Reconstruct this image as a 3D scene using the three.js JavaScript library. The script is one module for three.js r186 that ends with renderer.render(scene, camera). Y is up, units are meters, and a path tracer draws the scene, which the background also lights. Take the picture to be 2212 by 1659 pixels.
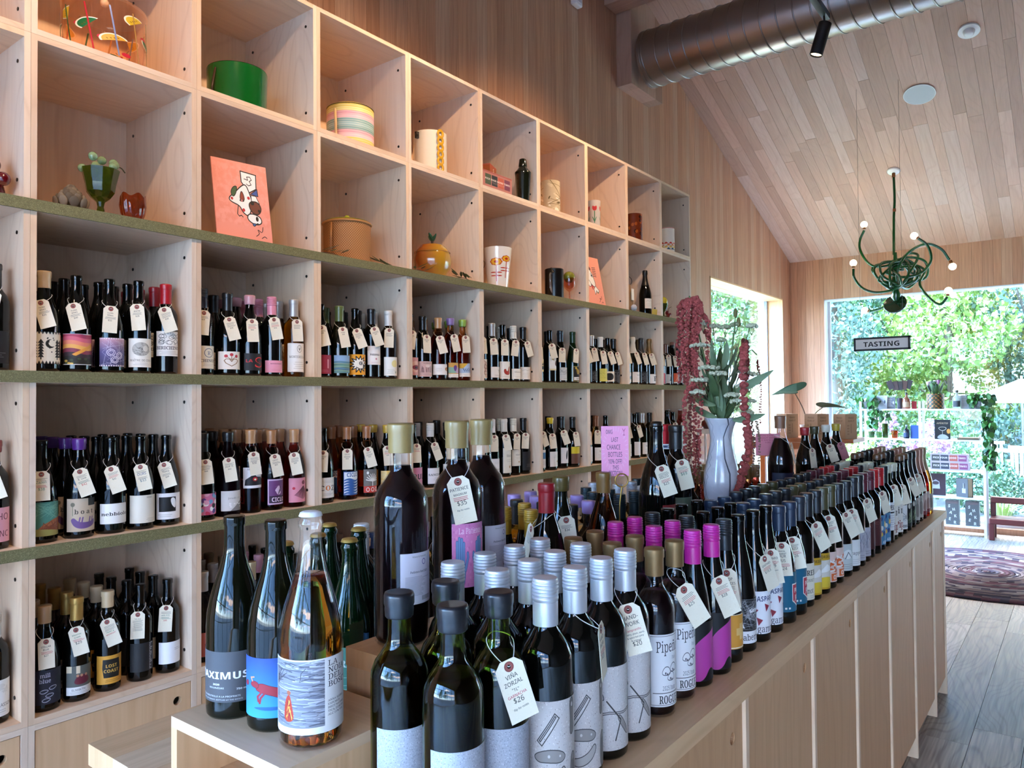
import * as THREE from 'three';
import { mergeGeometries } from 'three/addons/utils/BufferGeometryUtils.js';
import { RoundedBoxGeometry } from 'three/addons/geometries/RoundedBoxGeometry.js';
import { Sky } from 'three/addons/objects/Sky.js';

// ---------------------------------------------------------------- camera, sky, sun, exposure
const scene = new THREE.Scene();
const renderer = new THREE.WebGLRenderer({ antialias: true });
renderer.toneMapping = THREE.LinearToneMapping;
renderer.toneMappingExposure = 1.0;
renderer.shadowMap.enabled = true;
renderer.shadowMap.type = THREE.PCFSoftShadowMap;
const EYE = new THREE.Vector3(2.359, 1.5, 0);
const camera = new THREE.PerspectiveCamera(54.25, 2212 / 1659, 0.05, 300);
{
  const yaw = 0.6508, pitch = 0.0205, roll = -0.0087;
  const F = new THREE.Vector3(-Math.sin(yaw) * Math.cos(pitch), Math.sin(pitch), -Math.cos(yaw) * Math.cos(pitch));
  const R = new THREE.Vector3(Math.cos(yaw), 0, -Math.sin(yaw));
  const U = new THREE.Vector3().crossVectors(R, F);
  camera.position.copy(EYE);
  camera.up.copy(U).multiplyScalar(Math.cos(roll)).addScaledVector(R, -Math.sin(roll));
  camera.lookAt(EYE.clone().add(F));
}
scene.add(camera);
const SUN_DIR = new THREE.Vector3(-0.5, 1.1, 0.3).normalize();
const sky = new Sky();
sky.name = 'sky';
sky.scale.setScalar(500);
Object.assign(sky.material.uniforms.turbidity, { value: 12 });
Object.assign(sky.material.uniforms.rayleigh, { value: 0.35 });
Object.assign(sky.material.uniforms.mieCoefficient, { value: 0.02 });
Object.assign(sky.material.uniforms.mieDirectionalG, { value: 0.75 });
sky.material.uniforms.sunPosition.value.copy(SUN_DIR).multiplyScalar(1000);
scene.add(sky);
scene.environmentIntensity = 9.5;
const sun = new THREE.DirectionalLight(0xfff1dc, 3);
sun.name = 'sun';
sun.position.copy(SUN_DIR).multiplyScalar(60).add(new THREE.Vector3(0, 0, -10));
sun.target.position.set(0, 0, -10);
sun.castShadow = true;
sun.shadow.mapSize.set(2048, 2048);
Object.assign(sun.shadow.camera, { left: -35, right: 35, top: 35, bottom: -35, near: 1, far: 140 });
scene.add(sun, sun.target);

// ---------------------------------------------------------------- helpers
function mulberry(a) { return () => { a |= 0; a = (a + 0x6d2b79f5) | 0; let t = Math.imul(a ^ (a >>> 15), 1 | a); t = (t + Math.imul(t ^ (t >>> 7), 61 | t)) ^ t; return ((t ^ (t >>> 14)) >>> 0) / 4294967296; }; }
const rnd = mulberry(20240611);
const rr = (a, b) => a + (b - a) * rnd();
const pick = (a) => a[Math.floor(rnd() * a.length) % a.length];
const taken = {};
function numbered(n) { const k = taken[n] || 0; taken[n] = k + 1; return k ? n + '_' + String(k).padStart(3, '0') : n; }
const V = (x, y, z) => new THREE.Vector3(x, y, z);
function thing(name, label, category, pos = [0, 0, 0], turn = 0, group) {
  const o = new THREE.Group(); o.name = numbered(name); scene.add(o);
  o.position.set(...pos); o.rotation.y = turn; o.userData = { label, category };
  if (group) o.userData.group = group;
  return o;
}
function part(name, geo, mat, parent, label) {
  const m = new THREE.Mesh(geo, mat); m.name = name; m.castShadow = m.receiveShadow = true;
  if (label) m.userData.label = label;
  parent.add(m); return m;
}
function solo(name, geo, mat, label, category, group, pos) {
  const m = part(numbered(name), geo, mat, scene); m.userData = { label, category }; if (group) m.userData.group = group;
  if (pos) m.position.set(...pos);
  return m;
}
function struct(name, label) { const o = new THREE.Group(); o.name = name; scene.add(o); o.userData = { kind: 'structure', label, category: name.split('_')[0] }; return o; }
// uv in metres: v runs along the grain, u across it
function grainUV(g, grain, ou = 0, ov = 0) {
  const p = g.attributes.position, n = g.attributes.normal, uv = new Float32Array(p.count * 2), ax = 'xyz'.indexOf(grain);
  for (let i = 0; i < p.count; i++) {
    const P = [p.getX(i), p.getY(i), p.getZ(i)], N = [Math.abs(n.getX(i)), Math.abs(n.getY(i)), Math.abs(n.getZ(i))];
    const f = N[0] > N[1] && N[0] > N[2] ? 0 : N[1] > N[2] ? 1 : 2;
    const axes = [0, 1, 2].filter((a) => a !== f);
    const va = axes.includes(ax) ? ax : axes[1], ua = axes.find((a) => a !== va);
    uv[i * 2] = P[ua] + ou; uv[i * 2 + 1] = P[va] + ov;
  }
  g.setAttribute('uv', new THREE.BufferAttribute(uv, 2));
  return g;
}
function box(w, h, d, x = 0, y = 0, z = 0, grain = 'y', ou = 0, ov = 0) { const g = new THREE.BoxGeometry(w, h, d); g.translate(x, y, z); return grainUV(g, grain, ou, ov); }
function rbox(w, h, d, r, x = 0, y = 0, z = 0, grain = 'y') { const g = new RoundedBoxGeometry(w, h, d, 2, r); g.translate(x, y, z); return grainUV(g, grain); }
function span(x0, x1, y0, y1, z0, z1, grain = 'y', ou = 0, ov = 0) { return box(Math.abs(x1 - x0), Math.abs(y1 - y0), Math.abs(z1 - z0), (x0 + x1) / 2, (y0 + y1) / 2, (z0 + z1) / 2, grain, ou, ov); }
const merge = (l) => mergeGeometries(l.map((g) => { const q = g.index ? g.toNonIndexed() : g; for (const k of Object.keys(q.attributes)) if (!['position', 'normal', 'uv', 'color'].includes(k)) q.deleteAttribute(k); return q; }));
const lathe = (pts, seg = 24) => { const g = new THREE.LatheGeometry(pts.map(([r, y]) => new THREE.Vector2(r, y)), seg), ys = pts.map((a) => a[1]), lo = Math.min(...ys), hi = Math.max(...ys), p = g.attributes.position, uv = g.attributes.uv; for (let i = 0; i < p.count; i++) uv.setY(i, (p.getY(i) - lo) / (hi - lo)); return g; };
const tube = (pts, r, seg = 24, rad = 6, closed = false) => new THREE.TubeGeometry(new THREE.CatmullRomCurve3(pts.map((p) => p.isVector3 ? p : V(...p)), closed), seg, r, rad, closed);
const cyl = (r, h, x = 0, y = 0, z = 0, seg = 20, r2 = r) => { const g = new THREE.CylinderGeometry(r2, r, h, seg); g.translate(x, y, z); return g; };
const ball = (r, x = 0, y = 0, z = 0, s = 12) => { const g = new THREE.SphereGeometry(r, s, Math.max(5, s * 0.7 | 0)); g.translate(x, y, z); return g; };

// ---------------------------------------------------------------- noise and wood textures
function noiseTable(seed) { const r = mulberry(seed), t = new Float32Array(65536); for (let i = 0; i < 65536; i++) t[i] = r(); return t; }
const NT = noiseTable(77);
function vnoise(x, y, px, py) {   // value noise, periodic
  const xi = Math.floor(x), yi = Math.floor(y), fx = x - xi, fy = y - yi, sx = fx * fx * (3 - 2 * fx), sy = fy * fy * (3 - 2 * fy);
  const h = (a, b) => NT[((((a % px) + px) % px) * 131 + (((b % py) + py) % py) * 7919) & 65535];
  const a = h(xi, yi), b = h(xi + 1, yi), c = h(xi, yi + 1), d = h(xi + 1, yi + 1);
  return a + (b - a) * sx + (c - a) * sy + (a - b - c + d) * sx * sy;
}
const lin = (c) => { const k = new THREE.Color(c).convertLinearToSRGB(); return [k.r * 255, k.g * 255, k.b * 255]; };
// texture of 1 m across the grain by 2 m along it
function woodTex({ light, dark, rings = 14, warp = 2.2, fine = 0.5, line = 0.6, W = 512, H = 1024, sharp = 3, tone = 0.25, fleck = 0 }) {
  const A = lin(light), B = lin(dark), d = new Uint8Array(W * H * 4);
  for (let y = 0; y < H; y++) for (let x = 0; x < W; x++) {
    const u = x / W, v = y / H;
    const lowN = vnoise(u * 5, v * 4, 5, 4) * 1 + vnoise(u * 11, v * 9, 11, 9) * 0.4;
    const ring = Math.sin((u * rings + lowN * warp) * Math.PI * 2);
    const l = Math.pow(Math.max(0, ring), sharp) * line;
    const f = (vnoise(u * 240, v * 14, 240, 14) - 0.5) * fine + (vnoise(u * 90, v * 6, 90, 6) - 0.5) * fine * 0.7;
    const broad = (vnoise(u * 3, v * 2, 3, 2) - 0.5) * tone;
    const fk = fleck && vnoise(u * 200, v * 60, 200, 60) > 1 - fleck ? 0.5 : 0;
    const t = Math.min(1, Math.max(0, 0.25 + l * 0.5 + f * 0.5 + broad + fk));
    const i = (y * W + x) * 4;
    for (let c = 0; c < 3; c++) d[i + c] = A[c] + (B[c] - A[c]) * t;
    d[i + 3] = 255;
  }
  const t = new THREE.DataTexture(d, W, H); t.colorSpace = THREE.SRGBColorSpace; t.wrapS = t.wrapT = THREE.RepeatWrapping; t.magFilter = THREE.LinearFilter; t.minFilter = THREE.LinearMipmapLinearFilter; t.generateMipmaps = true; t.repeat.set(1, 0.5); t.needsUpdate = true;
  return t;
}
const std = (o) => new THREE.MeshStandardMaterial(o);
const phy = (o) => new THREE.MeshPhysicalMaterial(o);
const col = (c, rough = 0.6, extra = {}) => std({ color: c, roughness: rough, ...extra });
function tints(tex, list, rough, extra = {}) { return list.map((c) => std({ map: tex, color: c, roughness: rough, ...extra })); }
const TX = {
  ply: woodTex({ light: '#edd7bf', dark: '#cbac92', rings: 9, warp: 5, fine: 0.35, line: 0.42, sharp: 6, tone: 0.12 }),
  clad: woodTex({ light: '#cea282', dark: '#a57a5c', rings: 26, warp: 1.6, fine: 0.9, line: 0.35, sharp: 2, tone: 0.2 }),
  ceil: woodTex({ light: '#c2a08a', dark: '#9e7d69', rings: 12, warp: 4, fine: 0.5, line: 0.3, sharp: 4, tone: 0.2 }),
  floor: woodTex({ light: '#cbc1b7', dark: '#796e64', rings: 22, warp: 5, fine: 1.2, line: 0.75, sharp: 3, tone: 0.25 }),
  maple: woodTex({ light: '#e4c4a0', dark: '#c29c76', rings: 12, warp: 3, fine: 0.5, line: 0.3, sharp: 3, tone: 0.2 }),
  felt: null,
};
{ // olive speckled rail
  const W = 256, d = new Uint8Array(W * W * 4);
  for (let i = 0; i < W * W; i++) { const n = rnd(), s = n > 0.9 ? 34 : n < 0.12 ? -26 : (n - 0.5) * 16; d.set([116 + s, 111 + s, 74 + s * 0.8, 255], i * 4); }
  const t = new THREE.DataTexture(d, W, W); t.colorSpace = THREE.SRGBColorSpace; t.wrapS = t.wrapT = THREE.RepeatWrapping; t.magFilter = THREE.LinearFilter; t.repeat.set(3, 3); t.needsUpdate = true; TX.felt = t;
}
const M = {
  ply: tints(TX.ply, ['#ffffff', '#f6efe8', '#fff6ea'], 0.55),
  edge: std({ map: TX.maple, color: '#fff3e2', roughness: 0.6 }),
  clad: tints(TX.clad, ['#ffffff', '#f6ece5', '#fff4ea', '#eee0d6', '#fbeee4', '#f6e4d6', '#e8d8cb'], 0.55),
  ceil: tints(TX.ceil, ['#ffffff', '#f5eee6', '#fff6ee', '#ebdfd2', '#f8ece2', '#e2d4c6', '#fdf5ee'], 0.6),
  floor: tints(TX.floor, ['#ffffff', '#e9e4de', '#f6efe6', '#d7cfc6', '#c9c1b8'], 0.4),
  maple: tints(TX.maple, ['#ffffff', '#f3e8dc', '#fff1df'], 0.5),
  felt: std({ map: TX.felt, roughness: 0.9 }),
  white: col('#e9e7e2', 0.5), blackMetal: col('#121212', 0.45), steelDark: col('#222', 0.35, { metalness: 0.7 }),
  galv: std({ color: '#9c9790', roughness: 0.3, metalness: 0.95 }),
  glassPane: phy({ color: '#ffffff', transmission: 1, roughness: 0, thickness: 0, ior: 1.45 }),
};
// ---------------------------------------------------------------- the room
const WX = -0.55, ZE = -9.63, ZN = 2.2, XR = 5.6, HW = 3.19, SL = 0.376, ZR = -3.0;   // left wall, end wall, near wall, right wall, eaves, slope, ridge
const ceilY = (z) => (z < ZR ? HW + SL * (z - ZE) : HW + SL * (ZN - z) * ((ZR - ZE) / (ZN - ZR)));
const SW = { z0: -9.31, z1: -7.06, y0: 0.3, y1: 2.7, depth: 0.2 };      // window in the left wall
const EW = { x0: -0.148, x1: 5.2, y0: 0.06, y1: 2.687 };                 // window in the end wall
{ // left wall: core + cladding boards
  const w = struct('wall_left', 'pink-brown vertical wood clad wall behind the wine shelves');
  const X0 = WX - 0.2, X1 = WX - 0.012, top = (z) => ceilY(z) + 0.05;
  const slab = (z0, z1, y0, yf) => { // wall slab whose top follows the ceiling
    const s = new THREE.Shape([new THREE.Vector2(-z0, y0), new THREE.Vector2(-z1, y0), new THREE.Vector2(-z1, yf(z1)), new THREE.Vector2(-z0, yf(z0))]);
    const g = new THREE.ExtrudeGeometry(s, { depth: X1 - X0, bevelEnabled: false }); g.rotateY(Math.PI / 2); g.translate(X0, 0, 0); return grainUV(g, 'y');
  };
  part('wall_core', merge([slab(ZE - 0.2, SW.z0, 0, top), slab(SW.z0, SW.z1, SW.y1, top), slab(SW.z1, ZR, 0, top), slab(ZR, ZN + 0.2, 0, top), span(X0, X1, 0, SW.y0, SW.z0, SW.z1)]), M.clad[0], w);
  let z = 0.3, i = 0; const q = mulberry(5);
  while (z > ZE + 0.02) {
    const bw = Math.min([0.088, 0.075, 0.1, 0.088, 0.12, 0.06][Math.floor(q() * 6)], z - ZE), zc = z - bw / 2, mat = M.clad[Math.floor(q() * 7)];
    const pieces = [];
    if (z > -5.3) pieces.push([2.9, ceilY(zc) + 0.01]);
    else if (zc < SW.z1 && zc > SW.z0) pieces.push([0, SW.y0], [SW.y1, ceilY(zc) + 0.01]);
    else pieces.push([0, ceilY(zc) + 0.01]);
    for (const [a, b] of pieces) { const m = part('board', box(0.012, b - a, bw - 0.0015, 0, 0, 0, 'y', q(), q() * 2), mat, w); m.position.set(WX - 0.006, (a + b) / 2, zc); }
    z -= bw; i++;
  }
  // window reveal in pale wood
  const t = struct('window_1', 'tall window in the left wall with pale wood reveal');
  const rd = WX - 0.3, rm = M.edge;
  part('reveal', span(rd, WX + 0.004, SW.y1 - 0.015, SW.y1, SW.z0, SW.z1, 'z'), rm, t);
  part('reveal', span(rd, WX + 0.004, SW.y0, SW.y1, SW.z0, SW.z0 + 0.015), rm, t);
  part('reveal', span(rd, WX + 0.004, SW.y0, SW.y1, SW.z1 - 0.015, SW.z1), rm, t);
  part('window_sill', span(rd, WX + 0.02, SW.y0, SW.y0 + 0.02, SW.z0, SW.z1, 'z'), rm, t);
  const fm = col('#8f97ad', 0.4), fx = WX - 0.2;
  for (const zz of [SW.z0 + 0.03, SW.z1 - 0.03]) part('window_frame', span(fx - 0.02, fx + 0.02, SW.y0 + 0.02, SW.y1 - 0.015, zz - 0.015, zz + 0.015), fm, t);
  part('pane', span(fx - 0.004, fx + 0.004, SW.y0 + 0.02, SW.y1 - 0.015, SW.z0 + 0.045, SW.z1 - 0.045), M.glassPane, t);
}
{ // end wall
  const w = struct('wall_far', 'wood clad end wall around the large garden window');
  const Z0 = ZE - 0.2, Z1 = ZE - 0.012;
  part('wall_core', merge([span(WX - 0.2, EW.x0, 0, HW + 0.1, Z0, Z1), span(EW.x0, EW.x1, EW.y1, HW + 0.1, Z0, Z1), span(EW.x1, XR + 0.2, 0, HW + 0.1, Z0, Z1), span(EW.x0, EW.x1, -0.1, EW.y0, Z0, Z1)]), M.clad[1], w);
  let x = WX; const q = mulberry(9);
  while (x < XR) {
    const bw = Math.min([0.088, 0.075, 0.1, 0.12][Math.floor(q() * 4)], XR - x), xc = x + bw / 2;
    const solid = xc < EW.x0 || xc > EW.x1, a = solid ? 0 : EW.y1, b = HW + 0.02;
    const w2 = xc < EW.x0 ? Math.min(bw, EW.x0 - x) : bw;
    if (w2 > 0.005) { const m = part('board', box(w2 - 0.0015, b - a, 0.012, 0, 0, 0, 'y', q(), q() * 2), M.clad[Math.floor(q() * 7)], w); m.position.set(x + w2 / 2, (a + b) / 2, ZE - 0.006); }
    x += w2 > 0.005 ? w2 : bw;
  }
  const t = struct('window_2', 'wide floor to head window onto the garden');
  const rm = col('#d9dcdf', 0.4);
  part('reveal', span(EW.x0, EW.x0 + 0.012, EW.y0, EW.y1, ZE - 0.2, ZE + 0.004), rm, t);
  part('reveal', span(EW.x0, EW.x1, EW.y1 - 0.012, EW.y1, ZE - 0.2, ZE + 0.004, 'x'), rm, t);
  part('window_frame', span(EW.x0 + 0.012, EW.x0 + 0.04, EW.y0, EW.y1 - 0.012, ZE - 0.16, ZE - 0.12), rm, t);
  part('window_frame', span(EW.x0, EW.x1, EW.y0, EW.y0 + 0.05, ZE - 0.16, ZE - 0.1, 'x'), rm, t);
  part('window_frame', span(2.9, 2.95, EW.y0 + 0.05, EW.y1 - 0.012, ZE - 0.16, ZE - 0.12), rm, t);
  for (const [a, b] of [[EW.x0 + 0.04, 2.9], [2.95, EW.x1]]) part('pane', span(a, b, EW.y0 + 0.05, EW.y1 - 0.012, ZE - 0.144, ZE - 0.136), M.glassPane, t);
}
{ // near wall (behind the camera): glazed shop front with a grid of panes, and the right wall
  const w = struct('wall_near', 'shop front wall with gridded windows behind the room');
  const gz = ZN + 0.1, N0 = -0.35, N1 = 5.0, y0 = 0.1, y1 = 3.0;
  const gable = new THREE.Shape([new THREE.Vector2(WX - 0.2, y1), new THREE.Vector2(XR + 0.2, y1), new THREE.Vector2(XR + 0.2, HW + 0.1), new THREE.Vector2(WX - 0.2, HW + 0.1)]);
  const gg = new THREE.ExtrudeGeometry(gable, { depth: 0.2, bevelEnabled: false }); gg.translate(0, 0, ZN); grainUV(gg, 'y');
  part('wall_core', merge([gg, span(WX - 0.2, N0, 0, y1, ZN, ZN + 0.2), span(N1, XR + 0.2, 0, y1, ZN, ZN + 0.2), span(N0, N1, -0.1, y0, ZN, ZN + 0.2)]), M.clad[2], w);
  const t = struct('window_3', 'shop front window with slim dark grid'), fm = col('#3a3a3c', 0.4);
  const nx = 5, ny = 4, px = (N1 - N0) / nx, py = (y1 - y0) / ny;
  for (let i = 0; i <= nx; i++) part('window_frame', span(N0 + i * px - 0.02, N0 + i * px + 0.02, y0, y1, gz - 0.03, gz + 0.03), fm, t);
  for (let j = 0; j <= ny; j++) part('window_frame', span(N0, N1, y0 + j * py - 0.015, y0 + j * py + 0.015, gz - 0.028, gz + 0.028, 'x'), fm, t);
  for (let i = 0; i < nx; i++) for (let j = 0; j < ny; j++) part('pane', span(N0 + i * px + 0.02, N0 + (i + 1) * px - 0.02, y0 + j * py + 0.015, y0 + (j + 1) * py - 0.015, gz - 0.003, gz + 0.003), M.glassPane, t);
  const r = struct('wall_right', 'dark stained wood wall on the other side of the shop');
  const s = new THREE.Shape([[-ZE + 0.2, -0.1], [-ZN - 0.2, -0.1], [-ZN - 0.2, ceilY(ZN) + 0.05], [-ZR, ceilY(ZR) + 0.05], [-ZE + 0.2, ceilY(ZE) + 0.05]].map((a) => new THREE.Vector2(...a)));
  const rg = new THREE.ExtrudeGeometry(s, { depth: 0.2, bevelEnabled: false }); rg.rotateY(Math.PI / 2); rg.translate(XR, 0, 0); grainUV(rg, 'y');
  part('wall_core', rg, std({ map: TX.clad, color: '#5a4a40', roughness: 0.6 }), r);
}
{ // ceiling: sloped planks, ridge, near slope
  const c = struct('ceiling', 'sloped pale wood plank ceiling'); const a = Math.atan(SL), q = mulberry(31), L = (ZR - ZE) / Math.cos(a);
  const far = new THREE.Group(); far.name = 'plank_slope'; c.add(far); far.position.set(0, HW, ZE); far.rotation.x = -a;
  part('ceiling_core', span(WX - 0.2, XR + 0.2, 0.03, 0.2, -0.3, L + 0.05, 'z'), M.ceil[0], far);
  let x = WX;
  while (x < 3.3) {
    const bw = [0.1, 0.085, 0.12, 0.1][Math.floor(q() * 4)]; let s = -0.02 - q() * 0.5;
    while (s < L) {
      const len = 0.7 + q() * 2.2, s0 = Math.max(-0.02, s), s1 = Math.min(L, s + len); s += len;
      if (s1 - s0 < 0.05) continue;
      const drop = q() * 0.0012;
      const m = part('plank', box(bw - 0.0015, 0.03, s1 - s0 - 0.0015, 0, 0, 0, 'z', q(), q() * 2), M.ceil[Math.floor(q() * 7)], far); m.position.set(x + bw / 2, 0.0152 - drop, (s0 + s1) / 2);
    }
    x += bw;
  }
  part('plank', span(x, XR, 0, 0.03, -0.02, L, 'z'), M.ceil[0], far);
  const a2 = Math.atan((ceilY(ZR) - HW) / (ZN - ZR)), L2 = (ZN - ZR) / Math.cos(a2);
  const nearS = part('near_slope', span(WX - 0.2, XR + 0.2, 0, 0.2, -0.02, L2 + 0.3, 'z'), M.ceil[1], c); nearS.position.set(0, ceilY(ZR), ZR); nearS.rotation.x = a2;
}
{ // floor planks
  const f = struct('floor', 'grey-brown oak plank floor'); const q = mulberry(12);
  part('floor_core', span(WX - 0.2, XR + 0.2, -0.15, -0.02, ZE - 0.2, ZN + 0.2, 'z'), M.floor[3], f);
  let x = WX + 0.02;
  while (x < XR - 0.05) {
    const bw = 0.19; let z = ZE + 0.02 - q() * 1.2;
    while (z < ZN) {
      const len = x > 0.9 && x < 3 ? 1.4 + q() * 1.2 : 4 + q() * 2, z0 = Math.max(ZE + 0.01, z), z1 = Math.min(ZN, z + len); z += len; if (z1 - z0 < 0.05) continue;
      const m = part('floorboard', box(bw - 0.002, 0.02, z1 - z0 - 0.002, 0, 0, 0, 'z', q(), q() * 2), M.floor[Math.floor(q() * 5)], f); m.position.set(x + bw / 2, -0.01 - q() * 0.0006, (z0 + z1) / 2);
    }
    x += bw;
  }
}
{ // tie beam, wall column, duct, track with spot lamps, detectors
  const beam = struct('trim_1', 'wood tie beam across the room'); part('beam', rbox(XR - WX, 0.32, 0.18, 0.006, (XR + WX) / 2, 4.72, -5.135, 'x'), M.ceil[2], beam);
  const colm = struct('trim_2', 'laminated wood post against the left wall');
  for (const [z0, z1] of [[-5.36, -5.238], [-5.5, -5.36], [-5.66, -5.5], [-5.783, -5.66]]) part('post', span(WX, WX + 0.13, 3.98 + rr(0, 0.004), ceilY(-5.5) - 0.02, z0 + 0.001, z1 - 0.0005), pick(M.ceil), colm);
  const d = thing('air_duct', 'shiny galvanized spiral air duct below the sloped ceiling', 'duct', [0, 4.212, -5.42]);
  const R = 0.215, xs = -0.35, xe = XR - 0.02;
  const dg = new THREE.CylinderGeometry(R, R, xe - xs, 48, 1, true); dg.rotateZ(Math.PI / 2); dg.translate((xs + xe) / 2, 0, 0);
  part('duct_body', dg, M.galv, d);
  const cap = new THREE.CylinderGeometry(R + 0.006, R + 0.006, 0.02, 48); cap.rotateZ(Math.PI / 2); cap.translate(xs, 0, 0); part('end_cap', cap, M.galv, d);
  for (let x = xs + 0.06; x < 3.2; x += 0.115) { const g = new THREE.TorusGeometry(R + 0.002, 0.006, 6, 40); g.rotateY(Math.PI / 2 - 0.16); g.translate(x, 0, 0); part('seam', g, M.galv, d); }
  const tx = 1.2, ty = 3.72;
  const tr = thing('track_rail', 'black ceiling light track hanging above the counter', 'light track', [tx, ty, 0]);
  part('rail', span(-0.018, 0.018, 0, 0.035, -4.62, 1.5, 'z'), M.blackMetal, tr);
  for (const z of [-3.9, -1.5, 1.0]) part('hanger', cyl(0.004, ceilY(z) - ty - 0.03, 0, 0.035 + (ceilY(z) - ty - 0.03) / 2, z, 8), M.blackMetal, tr);
  const glow = std({ color: '#fff', emissive: '#ffe2b0', emissiveIntensity: 6 });
  const lampLabel = ['black cylinder spot lamp at the end of the light track', 'black track spot lamp lighting the tulip glass column', 'black track spot lamp lighting the yellow-chain bucket', 'black track spot lamp lighting the fruit-print bucket', 'black track spot lamp nearest the shop front'];
  [[-4.56, -0.45, 2.4, -4.9], [-3.7, 0, 2.75, -3.86], [-2.2, 0, 2.75, -2.36], [-0.7, 0, 2.75, -0.86], [0.8, 0, 2.75, 0.64]].forEach(([z, ax, ay, az], i) => {
    const L = thing('spot_lamp', lampLabel[i], 'lamp', [tx, ty - 0.06, z], 0, i ? 'spot lamps along the track' : undefined);
    part('bracket', merge([cyl(0.006, 0.07, 0, 0.03, 0, 8), ball(0.014, 0, -0.005, 0, 8)]), M.blackMetal, L);
    const dir = i ? V(ax - tx, ay - (ty - 0.06), az - z).normalize() : V(-0.3, -1, 0.05).normalize();
    const h = new THREE.Group(); h.name = 'head'; h.quaternion.setFromUnitVectors(V(0, -1, 0), dir); L.add(h);
    part('housing', lathe([[0.0, 0.02], [0.034, 0.02], [0.037, 0.016], [0.037, -0.165], [0.034, -0.168], [0.034, -0.155], [0, -0.155]], 24), M.blackMetal, h);
    part('lens', cyl(0.031, 0.004, 0, -0.157, 0, 20), glow, h);
    const s = new THREE.SpotLight(0xffd6ac, i ? 10 : 5, 0, i ? 0.75 : 0.4, 1, 2); s.name = 'spot_light'; s.castShadow = true; s.position.copy(dir).multiplyScalar(0.172); s.target.position.copy(dir).multiplyScalar(2); L.add(s, s.target); s.shadow.radius = 1.2;
  });
  const a = Math.atan(SL), onC = (x, z, o) => { o.position.set(x, ceilY(z) - 0.001, z); o.rotation.x = -a; };
  const sm = thing('smoke_detector', 'round white smoke detector on the sloped ceiling', 'smoke detector'); onC(1.717, -6.67, sm);
  part('base_plate', cyl(0.075, 0.014, 0, -0.007, 0, 28), M.white, sm); part('dome', lathe([[0, -0.045], [0.025, -0.044], [0.036, -0.034], [0.042, -0.014]], 24), M.white, sm);
  const sp = thing('ceiling_speaker', 'flat round grey speaker grille set in the ceiling', 'speaker'); onC(1.29, -7.222, sp);
  part('grille', cyl(0.122, 0.008, 0, -0.004, 0, 36), col('#b5b8b6', 0.7), sp); part('rim', new THREE.TorusGeometry(0.122, 0.004, 6, 40).rotateX(Math.PI / 2).translate(0, -0.006, 0), M.white, sp);
  const se = thing('motion_sensor', 'white wedge motion sensor mounted high on the wood wall', 'sensor', [WX + 0.001, 4.42, -4.6]);
  part('body', rbox(0.05, 0.12, 0.1, 0.012, 0.026, 0, 0), M.white, se); part('lens', rbox(0.012, 0.05, 0.05, 0.005, 0.052, -0.02, 0), col('#d8d8dc', 0.2), se); part('led', ball(0.003, 0.053, 0.03, 0.02, 6), col('#c33', 0.4), se);
}
// ---------------------------------------------------------------- wine shelves: one plywood box per cubby
const S0 = -0.856, CW = 0.5, PT = 0.0165;                       // seam 0, column pitch, panel thickness
const SY = [3.048, 2.555, 2.063, 1.576, 1.08, 0.599, 0.1];      // seams from the top down
const colZ = (k) => S0 - CW * k;                                // near edge of column k
const floorY = (r) => SY[r + 1] + PT;                           // what stands in row r stands here
const COLS = ['red grapes', 'fruit-print bucket', 'green bucket', 'striped bucket', 'yellow-chain bucket', 'dark green shaker', 'marbled bucket', 'tulip glass', 'tortoiseshell bucket', 'zigzag canister'];
const ROWS = ['top row', 'ornament row', 'upper bottle row', 'middle bottle row', 'bottom bottle row'];
const boltG = (() => { const g = merge([cyl(0.0055, 0.002, 0, 0, 0, 12), cyl(0.0028, 0.0026, 0, 0, 0, 8)]); g.rotateX(Math.PI / 2); return g; })();
const boltM = col('#2a2622', 0.35, { metalness: 0.6 });
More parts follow.
